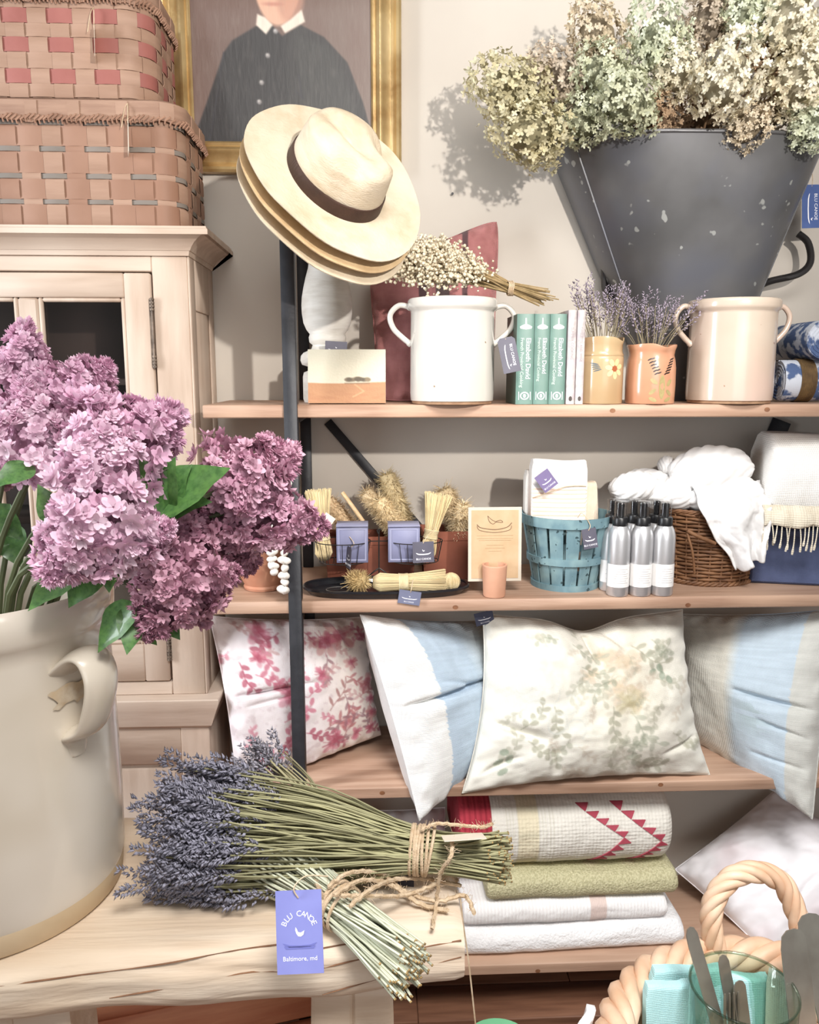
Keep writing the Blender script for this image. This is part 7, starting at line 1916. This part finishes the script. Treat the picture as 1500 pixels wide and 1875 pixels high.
def panicle_mesh(seed, c_hi, c_lo, n=330, bud=0.25):
    """cone of double florets, unit length along z, tip at +z"""
    r_ = np.random.default_rng(seed); mb = MB()
    lob = r_.normal(size=(7, 3)); lob[:, 2] = r_.random(7)
    q = r_.random(n) ** 0.8; a = r_.random(n) * 2 * math.pi
    prof = 0.40 * np.sin(np.pi * np.clip(q * 0.78 + 0.20, 0, 1)) ** 0.75 * (1.10 - 0.55 * q)
    bumps = 1 + 0.20 * np.sin(a * 3 + q * 9 + seed) + 0.12 * np.sin(a * 5 - q * 14)
    rr = prof * bumps * np.where(r_.random(n) < 0.28, 0.35 + 0.45 * r_.random(n), 0.82 + 0.22 * r_.random(n))
    pos = np.stack([rr * np.cos(a), rr * np.sin(a), q], 1)
    nd = np.stack([np.cos(a), np.sin(a), 0.25 + 1.2 * (q - 0.45)], 1) + r_.normal(size=(n, 3)) * 0.38; nd /= np.linalg.norm(nd, axis=1, keepdims=True)
    x = np.cross(nd, r_.normal(size=(n, 3))); x /= np.linalg.norm(x, axis=1, keepdims=True); y = np.cross(nd, x)
    size = 0.086 * (0.8 + 0.4 * r_.random(n)) * (1.08 - 0.35 * q)
    kind = r_.integers(0, 2, n); kind[q > 1 - bud * r_.random(n) * 1.3] = 2
    for k in range(3):
        s_ = kind == k
        if not s_.any(): continue
        Ms = np.stack([x, y, nd], axis=2)[s_] * size[s_][:, None, None] * (0.85 if k == 2 else 1)
        w = np.clip(0.15 + 0.75 * r_.random(s_.sum()), 0, 1)[:, None]
        if k == 2: w = w * 0.45
        base = np.array(lin(c_hi)) * w + np.array(lin(c_lo)) * (1 - w)
        tv = FLO[k][0]; rad = np.linalg.norm(tv[:, :2], axis=1); rad = rad / rad.max()
        # petals pale towards their tips, stronger mauve in the throat
        cs = base[:, None, :] * (0.74 + 0.32 * rad)[None, :, None]
        mb.many(tv, FLO[k][1], Ms, pos[s_], cs)
    mb.lathe([(0.0, 0.0), (0.03, 0.02), (0.03, 0.3), (0.02, 0.7), (0, 0.95)], 8, col=np.array(lin(c_lo)) * 0.7, cap=False)
    me = mb.mesh('florets', 0); me.materials.append(LILAC); return me
LP = {'pink_lit': ((250, 226, 238), (234, 188, 212)), 'mid': ((248, 218, 234), (228, 176, 204)), 'rose': ((236, 196, 212), (196, 138, 164)), 'mauve_shaded': ((226, 180, 196), (178, 122, 144))}  # lit and shaded sprays: that light and shade is put into the petal colours
LM = {k: [panicle_mesh(11 * i + 3 * j, *LP[k]) for j in range(2)] for i, k in enumerate(LP)}
heart = np.array([cc.x, cc.y, ZTB + Hk])
def leaf_mesh(seed):
    r_ = random.Random(seed); mb = MB(); nu_, nv_ = 10, 6
    def fn(u, v):
        w = 0.36 * math.sin(math.pi * min(1, u ** 0.72)) * (1 - 0.12 * u) ; s = (v - 0.5) * 2
        return (s * w, u, 0.10 * abs(s) ** 1.5 * w * 2 + 0.16 * math.sin(u * 2.2 + seed) - 0.12 * u * u + 0.015 * math.sin(u * 18) * abs(s))
    mb.grid(fn, nu_, nv_); me = mb.mesh('leaf', 0); me.materials.append(LEAFM); return me
LFM = [leaf_mesh(i) for i in range(3)]
def lilac(label, base, tip, Yb_, Yt_, pal, k, fat=1.0, leaves=()):
    B, T = np.array(at(base[0], base[1], Yb_)), np.array(at(tip[0], tip[1], Yt_)); d = T - B; L = np.linalg.norm(d)
    foot = np.array([cc.x + (B[0] - cc.x) * 0.2, cc.y + (B[1] - cc.y) * 0.2 + 0.0, ZTB + 0.10])
    t = thing('lilac_stem', label, 'lilac', tuple(foot), 0, 'lilac stems in the crock')
    rimp = heart + np.array([(B[0] - cc.x) * 0.35, (B[1] - cc.y) * 0.4, 0.0]); rr = rimp[:2] - heart[:2]; nr = np.linalg.norm(rr)
    if nr > 0.13: rimp[:2] = heart[:2] + rr / nr * 0.13
    mb = MB(); mb.tube(spline([np.zeros(3), rimp - foot, (B + d * 0.1) - foot], 6), 0.0038, 6); mb.build('stem', LILSTEM, t)
    Rm = basis(d, (math.cos(k * 1.7), math.sin(k * 1.7), 0.3)) * np.array([L * fat, L * fat, L])
    c = B - foot; o = share('florets', LM[pal][k % 2], t, Matrix([[Rm[i, 0], Rm[i, 1], Rm[i, 2], c[i]] for i in range(3)] + [[0, 0, 0, 1]])); o['kind'] = 'stuff'
    for (a, b, Ya, Yb2, i) in leaves:
        A, E = np.array(at(a[0], a[1], Ya)), np.array(at(b[0], b[1], Yb2)); y = E - A; Ll = np.linalg.norm(y); yv = y / Ll
        n = unit(np.array([0.25 * math.sin(i * 2.3), -0.75, 0.6])); x = unit(np.cross(yv, n)); n = np.cross(x, yv); c = A - foot
        share('leaf', LFM[i % 3], t, Matrix([[x[q] * Ll, yv[q] * Ll, n[q] * Ll, c[q]] for q in range(3)] + [[0, 0, 0, 1]]))
Yl = cc.y
LL = [('lilac spray standing tallest at the left edge', (28, 770), (48, 588), Yl + 0.02, Yl + 0.02, 'mid', 0, 0.95, ()),
      ('lilac spray leaning right just below the tallest one, in front of the cabinet pane', (88, 760), (205, 668), Yl + 0.02, Yl + 0.05, 'mid', 1, 1.35, ()),
      ('broad pale lilac spray at the left, below the tallest', (60, 880), (45, 700), Yl - 0.06, Yl - 0.05, 'pink_lit', 2, 1.1, (((65, 855), (-12, 895), Yl - 0.10, Yl - 0.13, 0),)),
      ('big lilac spray pointing to the upper right, its buds dark at the tip', (150, 868), (332, 750), Yl - 0.07, Yl + 0.0, 'mid', 3, 1.2, (((300, 930), (262, 842), Yl - 0.05, Yl - 0.09, 1), ((300, 935), (388, 846), Yl - 0.04, Yl - 0.08, 2), ((298, 930), (322, 836), Yl - 0.05, Yl - 0.07, 0), ((280, 945), (378, 912), Yl - 0.03, Yl - 0.06, 1), ((296, 940), (352, 850), Yl - 0.04, Yl - 0.05, 0))),
      ('pale lilac spray in the middle of the bouquet', (190, 905), (195, 735), Yl - 0.10, Yl - 0.06, 'pink_lit', 4, 1.15, (((100, 950), (72, 890), Yl - 0.12, Yl - 0.14, 1),)),
      ('large pale pink lilac spray hanging to the lower left over the crock rim', (232, 905), (78, 1062), Yl - 0.10, Yl - 0.17, 'pink_lit', 5, 1.25, (((150, 1050), (50, 1092), Yl - 0.10, Yl - 0.16, 2),)),
      ('pale lilac spray facing right beside the large hanging one', (180, 1000), (318, 962), Yl - 0.12, Yl - 0.12, 'pink_lit', 6, 1.15, (((190, 1030), (122, 1110), Yl - 0.10, Yl - 0.13, 1), ((208, 1020), (200, 1086), Yl - 0.11, Yl - 0.14, 0))),
      ('dusky lilac spray in the shade right of the middle', (318, 1040), (372, 905), Yl - 0.02, Yl + 0.02, 'mauve_shaded', 7, 1.15, ()),
      ('dusky rose lilac spray hanging low over the crock handle', (360, 1010), (262, 1168), Yl - 0.06, Yl - 0.10, 'mauve_shaded', 8, 1.15, (((250, 1110), (170, 1180), Yl - 0.08, Yl - 0.12, 2), ((255, 1115), (232, 1192), Yl - 0.07, Yl - 0.12, 1), ((290, 1120), (330, 1172), Yl - 0.05, Yl - 0.08, 0), ((240, 1120), (275, 1172), Yl - 0.06, Yl - 0.1, 2))),
      ('dusky rose lilac spray beside the low one, reaching right', (300, 1095), (438, 1045), Yl - 0.04, Yl - 0.02, 'mauve_shaded', 9, 1.2, ()),
      ('mauve lilac spray at the right crossing the black upright', (392, 905), (545, 822), Yl + 0.0, Yl + 0.04, 'rose', 10, 1.2, ()),
      ('rose mauve lilac spray at the right pointing at the whisk brushes', (425, 925), (598, 968), Yl + 0.0, Yl + 0.03, 'rose', 11, 1.0, ()),
      ('rose mauve lilac spray below the two right-hand ones', (420, 900), (455, 1050), Yl + 0.02, Yl + 0.04, 'mauve_shaded', 12, 1.0, ()),
      ('shaded lilac spray low at the left edge', (15, 800), (-35, 905), Yl + 0.04, Yl + 0.04, 'mauve_shaded', 13, 1.2, (((25, 925), (-30, 1010), Yl + 0.02, Yl + 0.0, 1), ((10, 960), (40, 1040), Yl + 0.0, Yl - 0.02, 0), ((0, 940), (35, 985), Yl - 0.02, Yl - 0.04, 2)))]
for a in LL: lilac(*a)
# ---------------------------------------------------------------- lavender bundles on the table
LAVB = mat('blue_lavender_bud', (255, 255, 255), rough=0.95, attr=True)
GSTEM = mat('green_lavender_stem', (255, 255, 255), rough=0.7, attr=True)
def lavender_bundle(label, E, T, Hd, r_tie, r_end, r_head, n, spike, col_s, col_f, seed, wraps=5, fine=1.0, bend=0.0, head_scatter=0.10, nb=36):
    """E cut ends, T tie, Hd centre of the flower heads"""
    E, T, Hd = [np.array(tuple(p)) for p in (E, T, Hd)]
    r_ = np.random.default_rng(seed); org = np.array([T[0], T[1], ZTB])
    t = thing('lavender_bundle', label, 'lavender', tuple(org), 0, 'lavender bundles on the table')
    d = unit(Hd - E); R = basis(d, (0, 0, 1)); st = MB(); fl = MB()
    Ln = np.linalg.norm(Hd - T)
    for k in range(n):
        a = r_.random() * 2 * math.pi; q = math.sqrt(r_.random()); u = R[:, 0] * math.cos(a) + R[:, 1] * math.sin(a)
        a2 = a + r_.normal() * 0.35; u2 = R[:, 0] * math.cos(a2) + R[:, 1] * math.sin(a2)
        a3 = a + math.pi * 0.15 + r_.normal() * 0.5; u3 = R[:, 0] * math.cos(a3) + R[:, 1] * math.sin(a3)
        e = E + u3 * r_end * q + d * (r_.random() * 0.035 - 0.01); m = T + u * r_tie * q
        h = Hd + u2 * r_head * q + d * (r_.normal() * head_scatter * Ln * 0.5)
        e[2] = max(e[2], ZTB + 0.004) if e[1] > slab_front(e[0]) + 0.01 and e[0] < xe else e[2]
        h[2] = max(h[2], ZTB + 0.007)
        pts = [e, m, m * 0.5 + h * 0.5 + np.array([0, 0, bend]) + u * r_head * q * 0.12, h]
        c = np.array(lin(col_s)) * (0.68 + 0.5 * r_.random())
        st.tube([np.array(p) - org for p in spline(pts, 4)], 0.0013 * fine, 5, col=c)
        ed = unit(np.array(pts[0]) - np.array(pts[1])); st.tube([pts[0] - org - ed * 0.001, pts[0] - org + ed * 0.0006], 0.00145 * fine, 5, col=np.array(lin((176, 146, 96))) * (0.5 + 0.6 * r_.random()))
        dd = unit(h - (m * 0.5 + h * 0.5)) + r_.normal(size=3) * 0.12; dd = unit(dd); Ls = spike * (0.75 + 0.5 * r_.random())
        P = h - org
        end = P + dd * Ls
        if end[2] < 0.006: dd = unit(dd + np.array([0, 0, (0.008 - end[2]) / Ls]))
        lav_spike(fl, P - dd * 0.01, dd, Ls, nb, col_f, 0.0042, 0.0048)
    so = st.build('stems', GSTEM, t, sharp=0, kind='stuff'); fl.build('flower_spikes', LAVB, t, sharp=0, kind='stuff')
    for k in range(wraps):
        w = MB(); rr = r_tie + 0.0022; ph = r_.random() * 6
        o_ = T - org + d * (0.0042 * (k - wraps / 2)); sl = r_.normal() * 0.004
        w.tube([o_ + R[:, 0] * rr * math.cos(a) + R[:, 1] * rr * math.sin(a) + d * sl * math.cos(a + ph) for a in [2 * math.pi * i / 24 for i in range(24)]], 0.0023, 6, closed=True); w.build('twine_wrap', TWINE, t)
    return t, org
def onz(px, py, dz): return atz(px, py, ZTB + dz)
# back bundle: heads up, behind the big one
lb3, _ = lavender_bundle('smaller grey lavender bundle behind, its heads pointing up at the cushion', at(660, 1560, 1.10), at(602, 1506, 1.12), at(478, 1438, 1.16), 0.014, 0.02, 0.062, 64, 0.052, (168, 160, 124), (156, 152, 162), 3, wraps=2, nb=26)
# front bundle: cut ends over the table edge
lb2, og2 = lavender_bundle('front lavender bundle with pale cut ends overhanging the table edge and printed tag', onz(752, 1778, 0.014), onz(616, 1655, 0.034), onz(415, 1520, 0.06), 0.026, 0.034, 0.05, 190, 0.045, (206, 208, 184), (148, 146, 158), 5, wraps=6, fine=1.15)
lb1, og1 = lavender_bundle('large blue lavender bundle lying across the table, tied with jute twine', onz(925, 1570, 0.056), onz(768, 1556, 0.056), onz(415, 1526, 0.075), 0.030, 0.034, 0.086, 340, 0.062, (162, 158, 120), (144, 142, 156), 8, wraps=7, bend=0.004, head_scatter=0.22, nb=62)
CUT = mat('cut_stem_end', (178, 140, 88), (140, 106, 66), 60, rough=0.9)
# the big printed tag of the front bundle, hanging over the table's front
Pt = Vector(at(546, 1630, 0.862)) - Vector(tuple(og2))
Xv, Yv_ = Vector((0.985, -0.06, 0.06)), Vector((0.13, 0.30, 0.95))
s = mpp(at(546, 1700, 0.862)); wT, hT = 84 * s, 142 * s
M = plane_matrix(Pt, Xv, Yv_)
PERI = mat('periwinkle_card', (138, 142, 206), (130, 134, 198), 20, rough=0.5)
tg = make_tag(lb2, Pt, Xv, Yv_, wT, hT, PERI, simple=True, canoe=False, string=[M @ Vector((0, -0.008, 0.001)), M @ Vector((-0.004, 0.004, 0.004)), M @ Vector((0.010, 0.016, 0.004)), M @ Vector((0.034, 0.012, -0.006))])
arc = 'BLU CANOE'
for i, ch in enumerate(arc):
    if ch == ' ': continue
    a = math.radians(66 - i * 16.5); r = wT * 0.33
    text_part('letter', ch, wT * 0.17, M @ Matrix.Translation((-r * math.sin(a) * 1.05, -hT * 0.48 + r * math.cos(a), 0)) @ Matrix.Rotation(a, 4, 'Z'), INK_WHITE, tg)
ink = MB(); Mr = M @ Matrix.Translation((0.0, -hT * 0.505, 0)); poly_on(ink, BIRD, Mr, sx=wT * 0.145); ink.build('bird_emblem', INK_WHITE, tg)
ink = MB(); Mr = M @ Matrix.Translation((0, -hT * 0.66, 0)); poly_on(ink, CANOE, Mr, sx=wT * 0.37, sy=hT * 0.10, oy=hT * 0.0); poly_on(ink, [(-0.3, -0.05), (0.3, -0.05), (0.34, 0.02), (-0.34, 0.02)], Mr, sx=wT, sy=hT * 0.5, oy=-hT * 0.02); ink.build('canoe_emblem', mat('deeper_periwinkle_ink', (112, 116, 184), rough=0.5), tg)
text_part('lettering', 'Baltimore, md', wT * 0.13, M @ Matrix.Translation((0, -hT * 0.82, 0)), INK_WHITE, tg)
# tag lying under the big bundle and the card tucked into its twine
Pt = Vector(onz(742, 1588, 0.018)) - Vector(tuple(og1)); make_tag(lb1, Pt + Vector((-0.03, 0.02, 0.006)), (0.97, -0.1, 0.1), (-0.05, 0.75, 0.6), 0.085, 0.045, TAG_DARK, simple=True)
Pt = Vector(onz(845, 1527, 0.092)) - Vector(tuple(og1)); make_tag(lb1, Pt, (1, 0.03, 0.03), (0.0, 0.90, -0.36), 0.055, 0.045, CARD_CREAM, simple=True, canoe=False)
# loose twine of the knots
def loose(parent, og, pts, r=0.0029, name='twine_end'):
    q = spline([np.array(atz(a, b, ZTB + dz)) - np.array(tuple(og)) for a, b, dz in pts], 8)
    q = [p + np.array([0.0008 * math.sin(i * 1.9), 0.0008 * math.cos(i * 2.3), 0.0006 * math.sin(i * 2.9)]) for i, p in enumerate(q)]
    mb = MB(); mb.tube(q, r, 6); mb.build(name, TWINE, parent)
    mb = MB()
    for k in range(int(len(q) * 4)):
        p = q[random.randrange(len(q))]; d = np.array([random.gauss(0, 1), random.gauss(0, 1), random.gauss(0, 1)]) * 0.0042; mb.tube([p, p + d * 0.6, p + d + np.array([0, 0, 0.001])], 0.00025, 3)
    mb.build('twine_fuzz', TWINE, parent, kind='stuff')
for pts in ([(600, 1625, 0.065), (640, 1598, 0.066), (700, 1600, 0.040), (740, 1632, 0.016), (800, 1650, 0.012), (850, 1640, 0.016), (868, 1672, 0.012)], [(612, 1640, 0.068), (660, 1612, 0.062), (715, 1620, 0.035), (770, 1655, 0.01), (822, 1668, 0.008)], [(625, 1640, 0.068), (670, 1640, 0.058), (735, 1640, 0.026), (790, 1622, 0.014), (820, 1602, 0.018), (838, 1612, 0.014)], [(590, 1640, 0.06), (575, 1612, 0.056), (555, 1612, 0.05), (546, 1640, 0.04)], [(640, 1660, 0.066), (680, 1628, 0.062), (725, 1610, 0.035), (785, 1610, 0.012), (845, 1622, 0.014)]): loose(lb2, og2, pts)
for pts in ([(772, 1520, 0.094), (800, 1508, 0.100), (850, 1512, 0.096), (885, 1514, 0.094), (902, 1508, 0.095)], [(828, 1538, 0.092), (826, 1568, 0.092), (806, 1600, 0.060), (800, 1650, 0.014), (792, 1700, 0.006)]): loose(lb1, og1, pts, 0.0026)
# the thin string that drops past the table end
mb = MB(); a = np.array(at(842, 1635, 1.02)); q = [a, np.array(at(848, 1690, 1.015)), np.array(at(858, 1760, 1.01)), np.array(at(868, 1850, 1.01)), np.array(at(880, 1960, 1.01))]
mb.tube([np.array(p) - og2 for p in spline(q, 6)], 0.0012, 5); mb.build('hanging_string', TWINE_FINE, lb2)

# green bowl on the floor, its rim at the lower edge
gb = at(915, 1900, 1.30); t = thing('green_bowl', 'bright green round lid just showing at the bottom edge beside the table', 'bowl', (gb.x, 1.30, 0.0))
hz_ = at(915, 1882, 1.34).z
GREENP = mat('green_plastic', (134, 212, 164), (126, 206, 156), 10, rough=0.4)
mb = MB(); mb.lathe([(0, 0), (0.05, 0), (0.056, 0.01), (0.062, hz_ - 0.04), (0.070, hz_ - 0.03), (0.072, hz_ - 0.012), (0.066, hz_ - 0.002), (0.05, hz_), (0, hz_ + 0.001)], 40); mb.build('canister', GREENP, t, sharp=50)

# ---------------------------------------------------------------- small table, handled basket, napkins, glass of cutlery
RATTAN = mat('peeled_willow', (226, 192, 164), (206, 166, 134), 16, rough=0.55, bump=0.15, bscale=90, c3=(232, 204, 178), s3=20)
bx = at(1330, 1745, 0.99); Zr = bx.z                 # the basket's back rim
cb_ = np.array([at(1325, 1745, 0.99).x, 0.80, 0.0]); Ra, Rbk = 0.20, 0.19
Zt2 = Zr - 0.16
st = thing('side_stand', 'small round wooden stand under the willow basket', 'table', (cb_[0], cb_[1], 0))
mb = MB(); mb.lathe([(0, Zt2 - 0.025), (0.155, Zt2 - 0.025), (0.16, Zt2 - 0.020), (0.16, Zt2 - 0.004), (0.156, Zt2), (0, Zt2)], 48); mb.build('stand_top', PALE_WOOD_H, st)
mb = MB(); mb.lathe([(0, 0.02), (0.03, 0.02), (0.022, 0.1), (0.028, 0.3), (0.02, 0.45), (0.03, Zt2 - 0.026), (0, Zt2 - 0.026)], 24); mb.build('stand_column', PALE_WOOD, st)
for k in range(3):
    a = 2 * math.pi * k / 3 + 0.5; mb = MB(); mb.tube([(0.02 * math.cos(a), 0.02 * math.sin(a), 0.06), (0.15 * math.cos(a), 0.15 * math.sin(a), 0.012)], 0.012, 8); mb.build('leg', PALE_WOOD, st)
bk = thing('willow_basket', 'peeled willow basket with a twisted handle loop, holding aqua napkins', 'basket', (cb_[0], cb_[1], Zt2 + 0.001))
Hk2 = Zr - Zt2
def ring(z, g): return [(Ra * g * math.cos(a), Rbk * g * math.sin(a), z) for a in [2 * math.pi * i / 80 for i in range(80)]]
for r in range(11):
    q = r / 10; z = 0.008 + q * (Hk2 - 0.03); g = 0.80 + 0.19 * q; mb = MB()
    mb.tube([((Ra * g + 0.004 * math.cos(12 * a + math.pi * r)) * math.cos(a), (Rbk * g + 0.004 * math.cos(12 * a + math.pi * r)) * math.sin(a), z) for a in [2 * math.pi * i / 96 for i in range(96)]], 0.0078, 6, closed=True); mb.build('weaver', RATTAN, bk, sharp=0)
for k in range(24):
    a = 2 * math.pi * k / 24; mb = MB(); mb.tube([(Ra * g * math.cos(a), Rbk * g * math.sin(a), z) for g, z in ((0.80, 0.003), (0.9, Hk2 / 2), (1.0, Hk2))], 0.005, 6); mb.build('stake', RATTAN, bk)
for ph in range(4):                                  # plaited rim
    mb = MB(); pp = []
    for i in range(320):
        a = 2 * math.pi * i / 320; w = 9 * a + ph * math.pi / 2; rr = 0.014
        pp.append(((Ra + rr * math.cos(w)) * math.cos(a), (Rbk + rr * math.cos(w)) * math.sin(a), Hk2 - 0.002 + rr * 0.9 * math.sin(w)))
    mb.tube(pp, 0.0108, 9, closed=True); mb.build('rim_strand', RATTAN, bk, sharp=0)
mb = MB(); mb.lathe([(0, 0), (Ra * 0.8, 0), (Ra * 0.8, 0.006), (0, 0.006)], 32); mb.build('basket_floor', RATTAN, bk)
# handle loop at the back
def hp(px, py, Y): return np.array(at(px, py, Y)) - np.array(bk.location)
loop = spline([hp(1322, 1790, 0.985), hp(1310, 1735, 0.985), hp(1302, 1685, 0.99), hp(1312, 1640, 0.995), hp(1345, 1605, 1.0), hp(1390, 1597, 1.0), hp(1430, 1615, 1.0), hp(1452, 1655, 0.995), hp(1468, 1705, 0.99), hp(1482, 1760, 0.985), hp(1488, 1800, 0.98)], 12)
L_ = np.array(loop); Tn = np.gradient(L_, axis=0); Tn /= np.linalg.norm(Tn, axis=1, keepdims=True)
up0 = np.array([0, -1.0, 0.1]); U = np.cross(Tn, up0); U /= np.linalg.norm(U, axis=1, keepdims=True); Vv = np.cross(Tn, U)
for ph in range(5):
    w = np.linspace(0, 2 * math.pi * 3.1, len(L_)) + ph * 2 * math.pi / 5; mb = MB(); mb.tube(L_ + U * (0.0088 * np.cos(w))[:, None] + Vv * (0.0088 * np.sin(w))[:, None], 0.0066, 8); mb.build('handle_strand', RATTAN, bk, sharp=0)
# white cloth over the basket's left side
t = thing('lining_cloth', 'white fluffy cloth hanging out over the left side of the willow basket', 'cloth', tuple(at(1108, 1850, 0.86)))
mb = MB(); o0 = np.array(t.location)
def clf(u, v):
    a = math.radians(150 + 42 * u); k = 1.10 + 0.035 * math.sin(v * math.pi); z = Zr - 0.005 - 0.11 * v
    p = np.array([cb_[0] + (Ra * k + 0.012) * math.cos(a), cb_[1] + (Rbk * k + 0.012) * math.sin(a), z]) + np.array([0.006 * math.sin(u * 14), 0, 0.004 * math.sin(u * 9)])
    return tuple(p - o0)
mb.grid(clf, 24, 12); o_ = mb.build('hanging_cloth', TERRY, t, sharp=0); sol = o_.modifiers.new('thickness', 'SOLIDIFY'); sol.thickness = 0.010
# aqua napkins standing in the basket
AQUA = mat('aqua_cotton', (180, 222, 224), (168, 212, 216), 12, rough=0.85, weave=0.25, weave_scale=2600)
def napkin(label, px, py, Y, wpx, hgt, rot, lean, m_=AQUA, th=0.012):
    P = at(px, py, Y); w = wpx * mpp(P)
    X = (math.cos(rot), math.sin(rot), 0.0); D = (-math.sin(rot), math.cos(rot), 0)
    soft_slab('napkin', label, 'napkin', (P.x, P.y, P.z - hgt), X, D, (0, lean, 1), w, th, hgt, m_, None, group='napkins in the willow basket', rf=0.45, nu=24, wob=0.002)
napkin('folded aqua napkin standing at the front left of the willow basket', 1203, 1797, 0.90, 150, 0.12, 0.02, 0.15)
napkin('folded aqua napkin just behind the front left one', 1190, 1822, 0.875, 90, 0.10, 0.06, 0.12)
napkin('folded aqua napkin at the right, behind the cutlery glass', 1335, 1803, 0.895, 85, 0.12, -0.05, 0.10)
napkin('folded white napkin at the right of the willow basket', 1412, 1795, 0.885, 70, 0.12, -0.55, 0.10, mat('white_cotton', (232, 228, 222)))
# glass tumbler with knives and forks
DRINK = mat('tumbler_glass', (236, 246, 240), rough=0.02, glass=True)
STEEL = mat('tarnished_silver', (172, 168, 158), (150, 144, 134), 20, rough=0.30, metal=0.75)
GY = 0.855; gc = at(1362, 1808, GY); Rg = 95 * mpp(gc); zg = gc.z; hg = zg - (Zt2 + 0.009)
# the tumbler stands on its own foot board in front of the basket floor
t = thing('glass_tumbler', 'clear glass tumbler holding old knives and forks in the basket', 'glass', (gc.x, GY, zg - hg))
mb = MB(); mb.lathe([(0, 0), (Rg * 0.82, 0), (Rg * 0.86, 0.004), (Rg * 0.97, hg * 0.6), (Rg, hg - 0.001), (Rg * 0.99, hg), (Rg * 0.965, hg - 0.001), (Rg * 0.93, hg * 0.6), (Rg * 0.82, 0.012), (0, 0.010)], 56); mb.build('tumbler', DRINK, t, sharp=60)
mb = MB(); mb.tube([(Rg * 0.982 * math.cos(a), Rg * 0.982 * math.sin(a), hg) for a in [2 * math.pi * i / 72 for i in range(72)]], 0.0019, 8, closed=True); mb.build('rim', mat('glass_rim', (214, 224, 218), rough=0.08, glass=True), t)
gl_ = np.array(t.location)
def reach(tip, low, Yt, Yb):           # from the visible tip down to the floor of the tumbler
    Yt, Yb = Yt + 0.085, Yb + 0.085
    T = np.array(at(tip[0], tip[1], Yt)); B = np.array(at(low[0], low[1], Yb)); d = (B - T) / (T[2] - B[2])
    B = T + d * (T[2] - (gl_[2] + 0.016)); c = B[:2] - gl_[:2]; n = np.linalg.norm(c); lim = Rg * 0.62
    if T[0] < gl_[0] + Rg and n > lim: B[:2] = gl_[:2] + c / n * lim
    return T, B
def knife(label, tip, tilt_px, Yt, Yb, wpx, serr=False):
    T, B = reach(tip, tilt_px, Yt, Yb)
    d = B - T; L = np.linalg.norm(d); d /= L; w = wpx * mpp(T) / 2
    X = unit(np.cross(d, np.array([0.25, -1, 0.2])));
    t = thing('table_knife', label, 'knife', tuple(B), 0, 'old cutlery in the glass tumbler')
    P = []
    n = 16
    if serr:
        for i in range(14): P.append((-w - (0.0012 if i % 2 else 0), 0.03 * L + i * L * 0.012))
    prof = [(-w, 0.22 * L), (-w, 0.6 * L), (-w * 0.5, 0.66 * L), (-w * 0.5, L), (w * 0.5, L), (w * 0.5, 0.66 * L), (w, 0.6 * L), (w, 0.08 * L), (w * 0.85, 0.03 * L), (w * 0.45, 0.006 * L), (-w * 0.1, 0.0), (-w * 0.6, 0.008 * L), (-w * 0.92, 0.035 * L)]
    if serr: prof = prof[:0] + [(-w, L), (w, L), (w, 0.08 * L), (w * 0.85, 0.03 * L), (w * 0.45, 0.006 * L), (-w * 0.1, 0.0), (-w * 0.6, 0.008 * L)] + P
    mb = MB(); mb.prism([(p[0], p[1]) for p in prof], 0.0016, T - B, X, d); mb.build('blade', STEEL, t, sharp=30)
    return t
def fork(label, tip, base, Yt, Yb, wpx):
    T, B = reach(tip, base, Yt, Yb); d = B - T; L = np.linalg.norm(d); d /= L; w = wpx * mpp(T) / 2; X = unit(np.cross(d, np.array([0.1, -1, 0.2]))); N = np.cross(X, d)
    t = thing('table_fork', label, 'fork', tuple(B), 0, 'old cutlery in the glass tumbler')
    for k in range(4):
        x = -w + 2 * w * k / 3; mb = MB(); mb.tube(spline([T - B + X * x, T - B + X * x + d * L * 0.2 - N * 0.004, T - B + X * x * 0.8 + d * L * 0.36 - N * 0.003], 5), [0.0011] + [0.0019] * 10, 6); mb.build('tine', STEEL, t)
    mb = MB(); mb.tube(spline([T - B + d * L * 0.34 - N * 0.003, T - B + d * L * 0.42, T - B + d * L * 0.6, np.zeros(3)], 6), [w * 0.95] * 3 + [w * 0.9, w * 0.7, w * 0.5] + [0.004] * 12 + [0.0045], 8, flat=0.3, upv=tuple(N)); mb.build('handle', STEEL, t)
knife('old table knife with dark pointed blade leaning left out of the tumbler', (1262, 1697), (1330, 1895), 0.80, 0.755, 26)
knife('old knife at the right edge with a rounded grey blade, nearer one', (1450, 1700), (1482, 1980), 0.80, 0.735, 58)
knife('old serrated knife behind the rounded one at the right edge', (1478, 1672), (1540, 1940), 0.82, 0.75, 58, True)
knife('slim knife standing in the middle of the tumbler', (1322, 1748), (1372, 1900), 0.79, 0.75, 24)
knife('knife with wide blade inside the tumbler, right of the forks', (1352, 1795), (1385, 1930), 0.775, 0.745, 28)
fork('silver fork in the middle of the tumbler, tines up', (1340, 1818), (1352, 1950), 0.765, 0.74, 26)
fork('second silver fork beside the middle one, tines leaning right', (1352, 1822), (1358, 1955), 0.785, 0.755, 24)
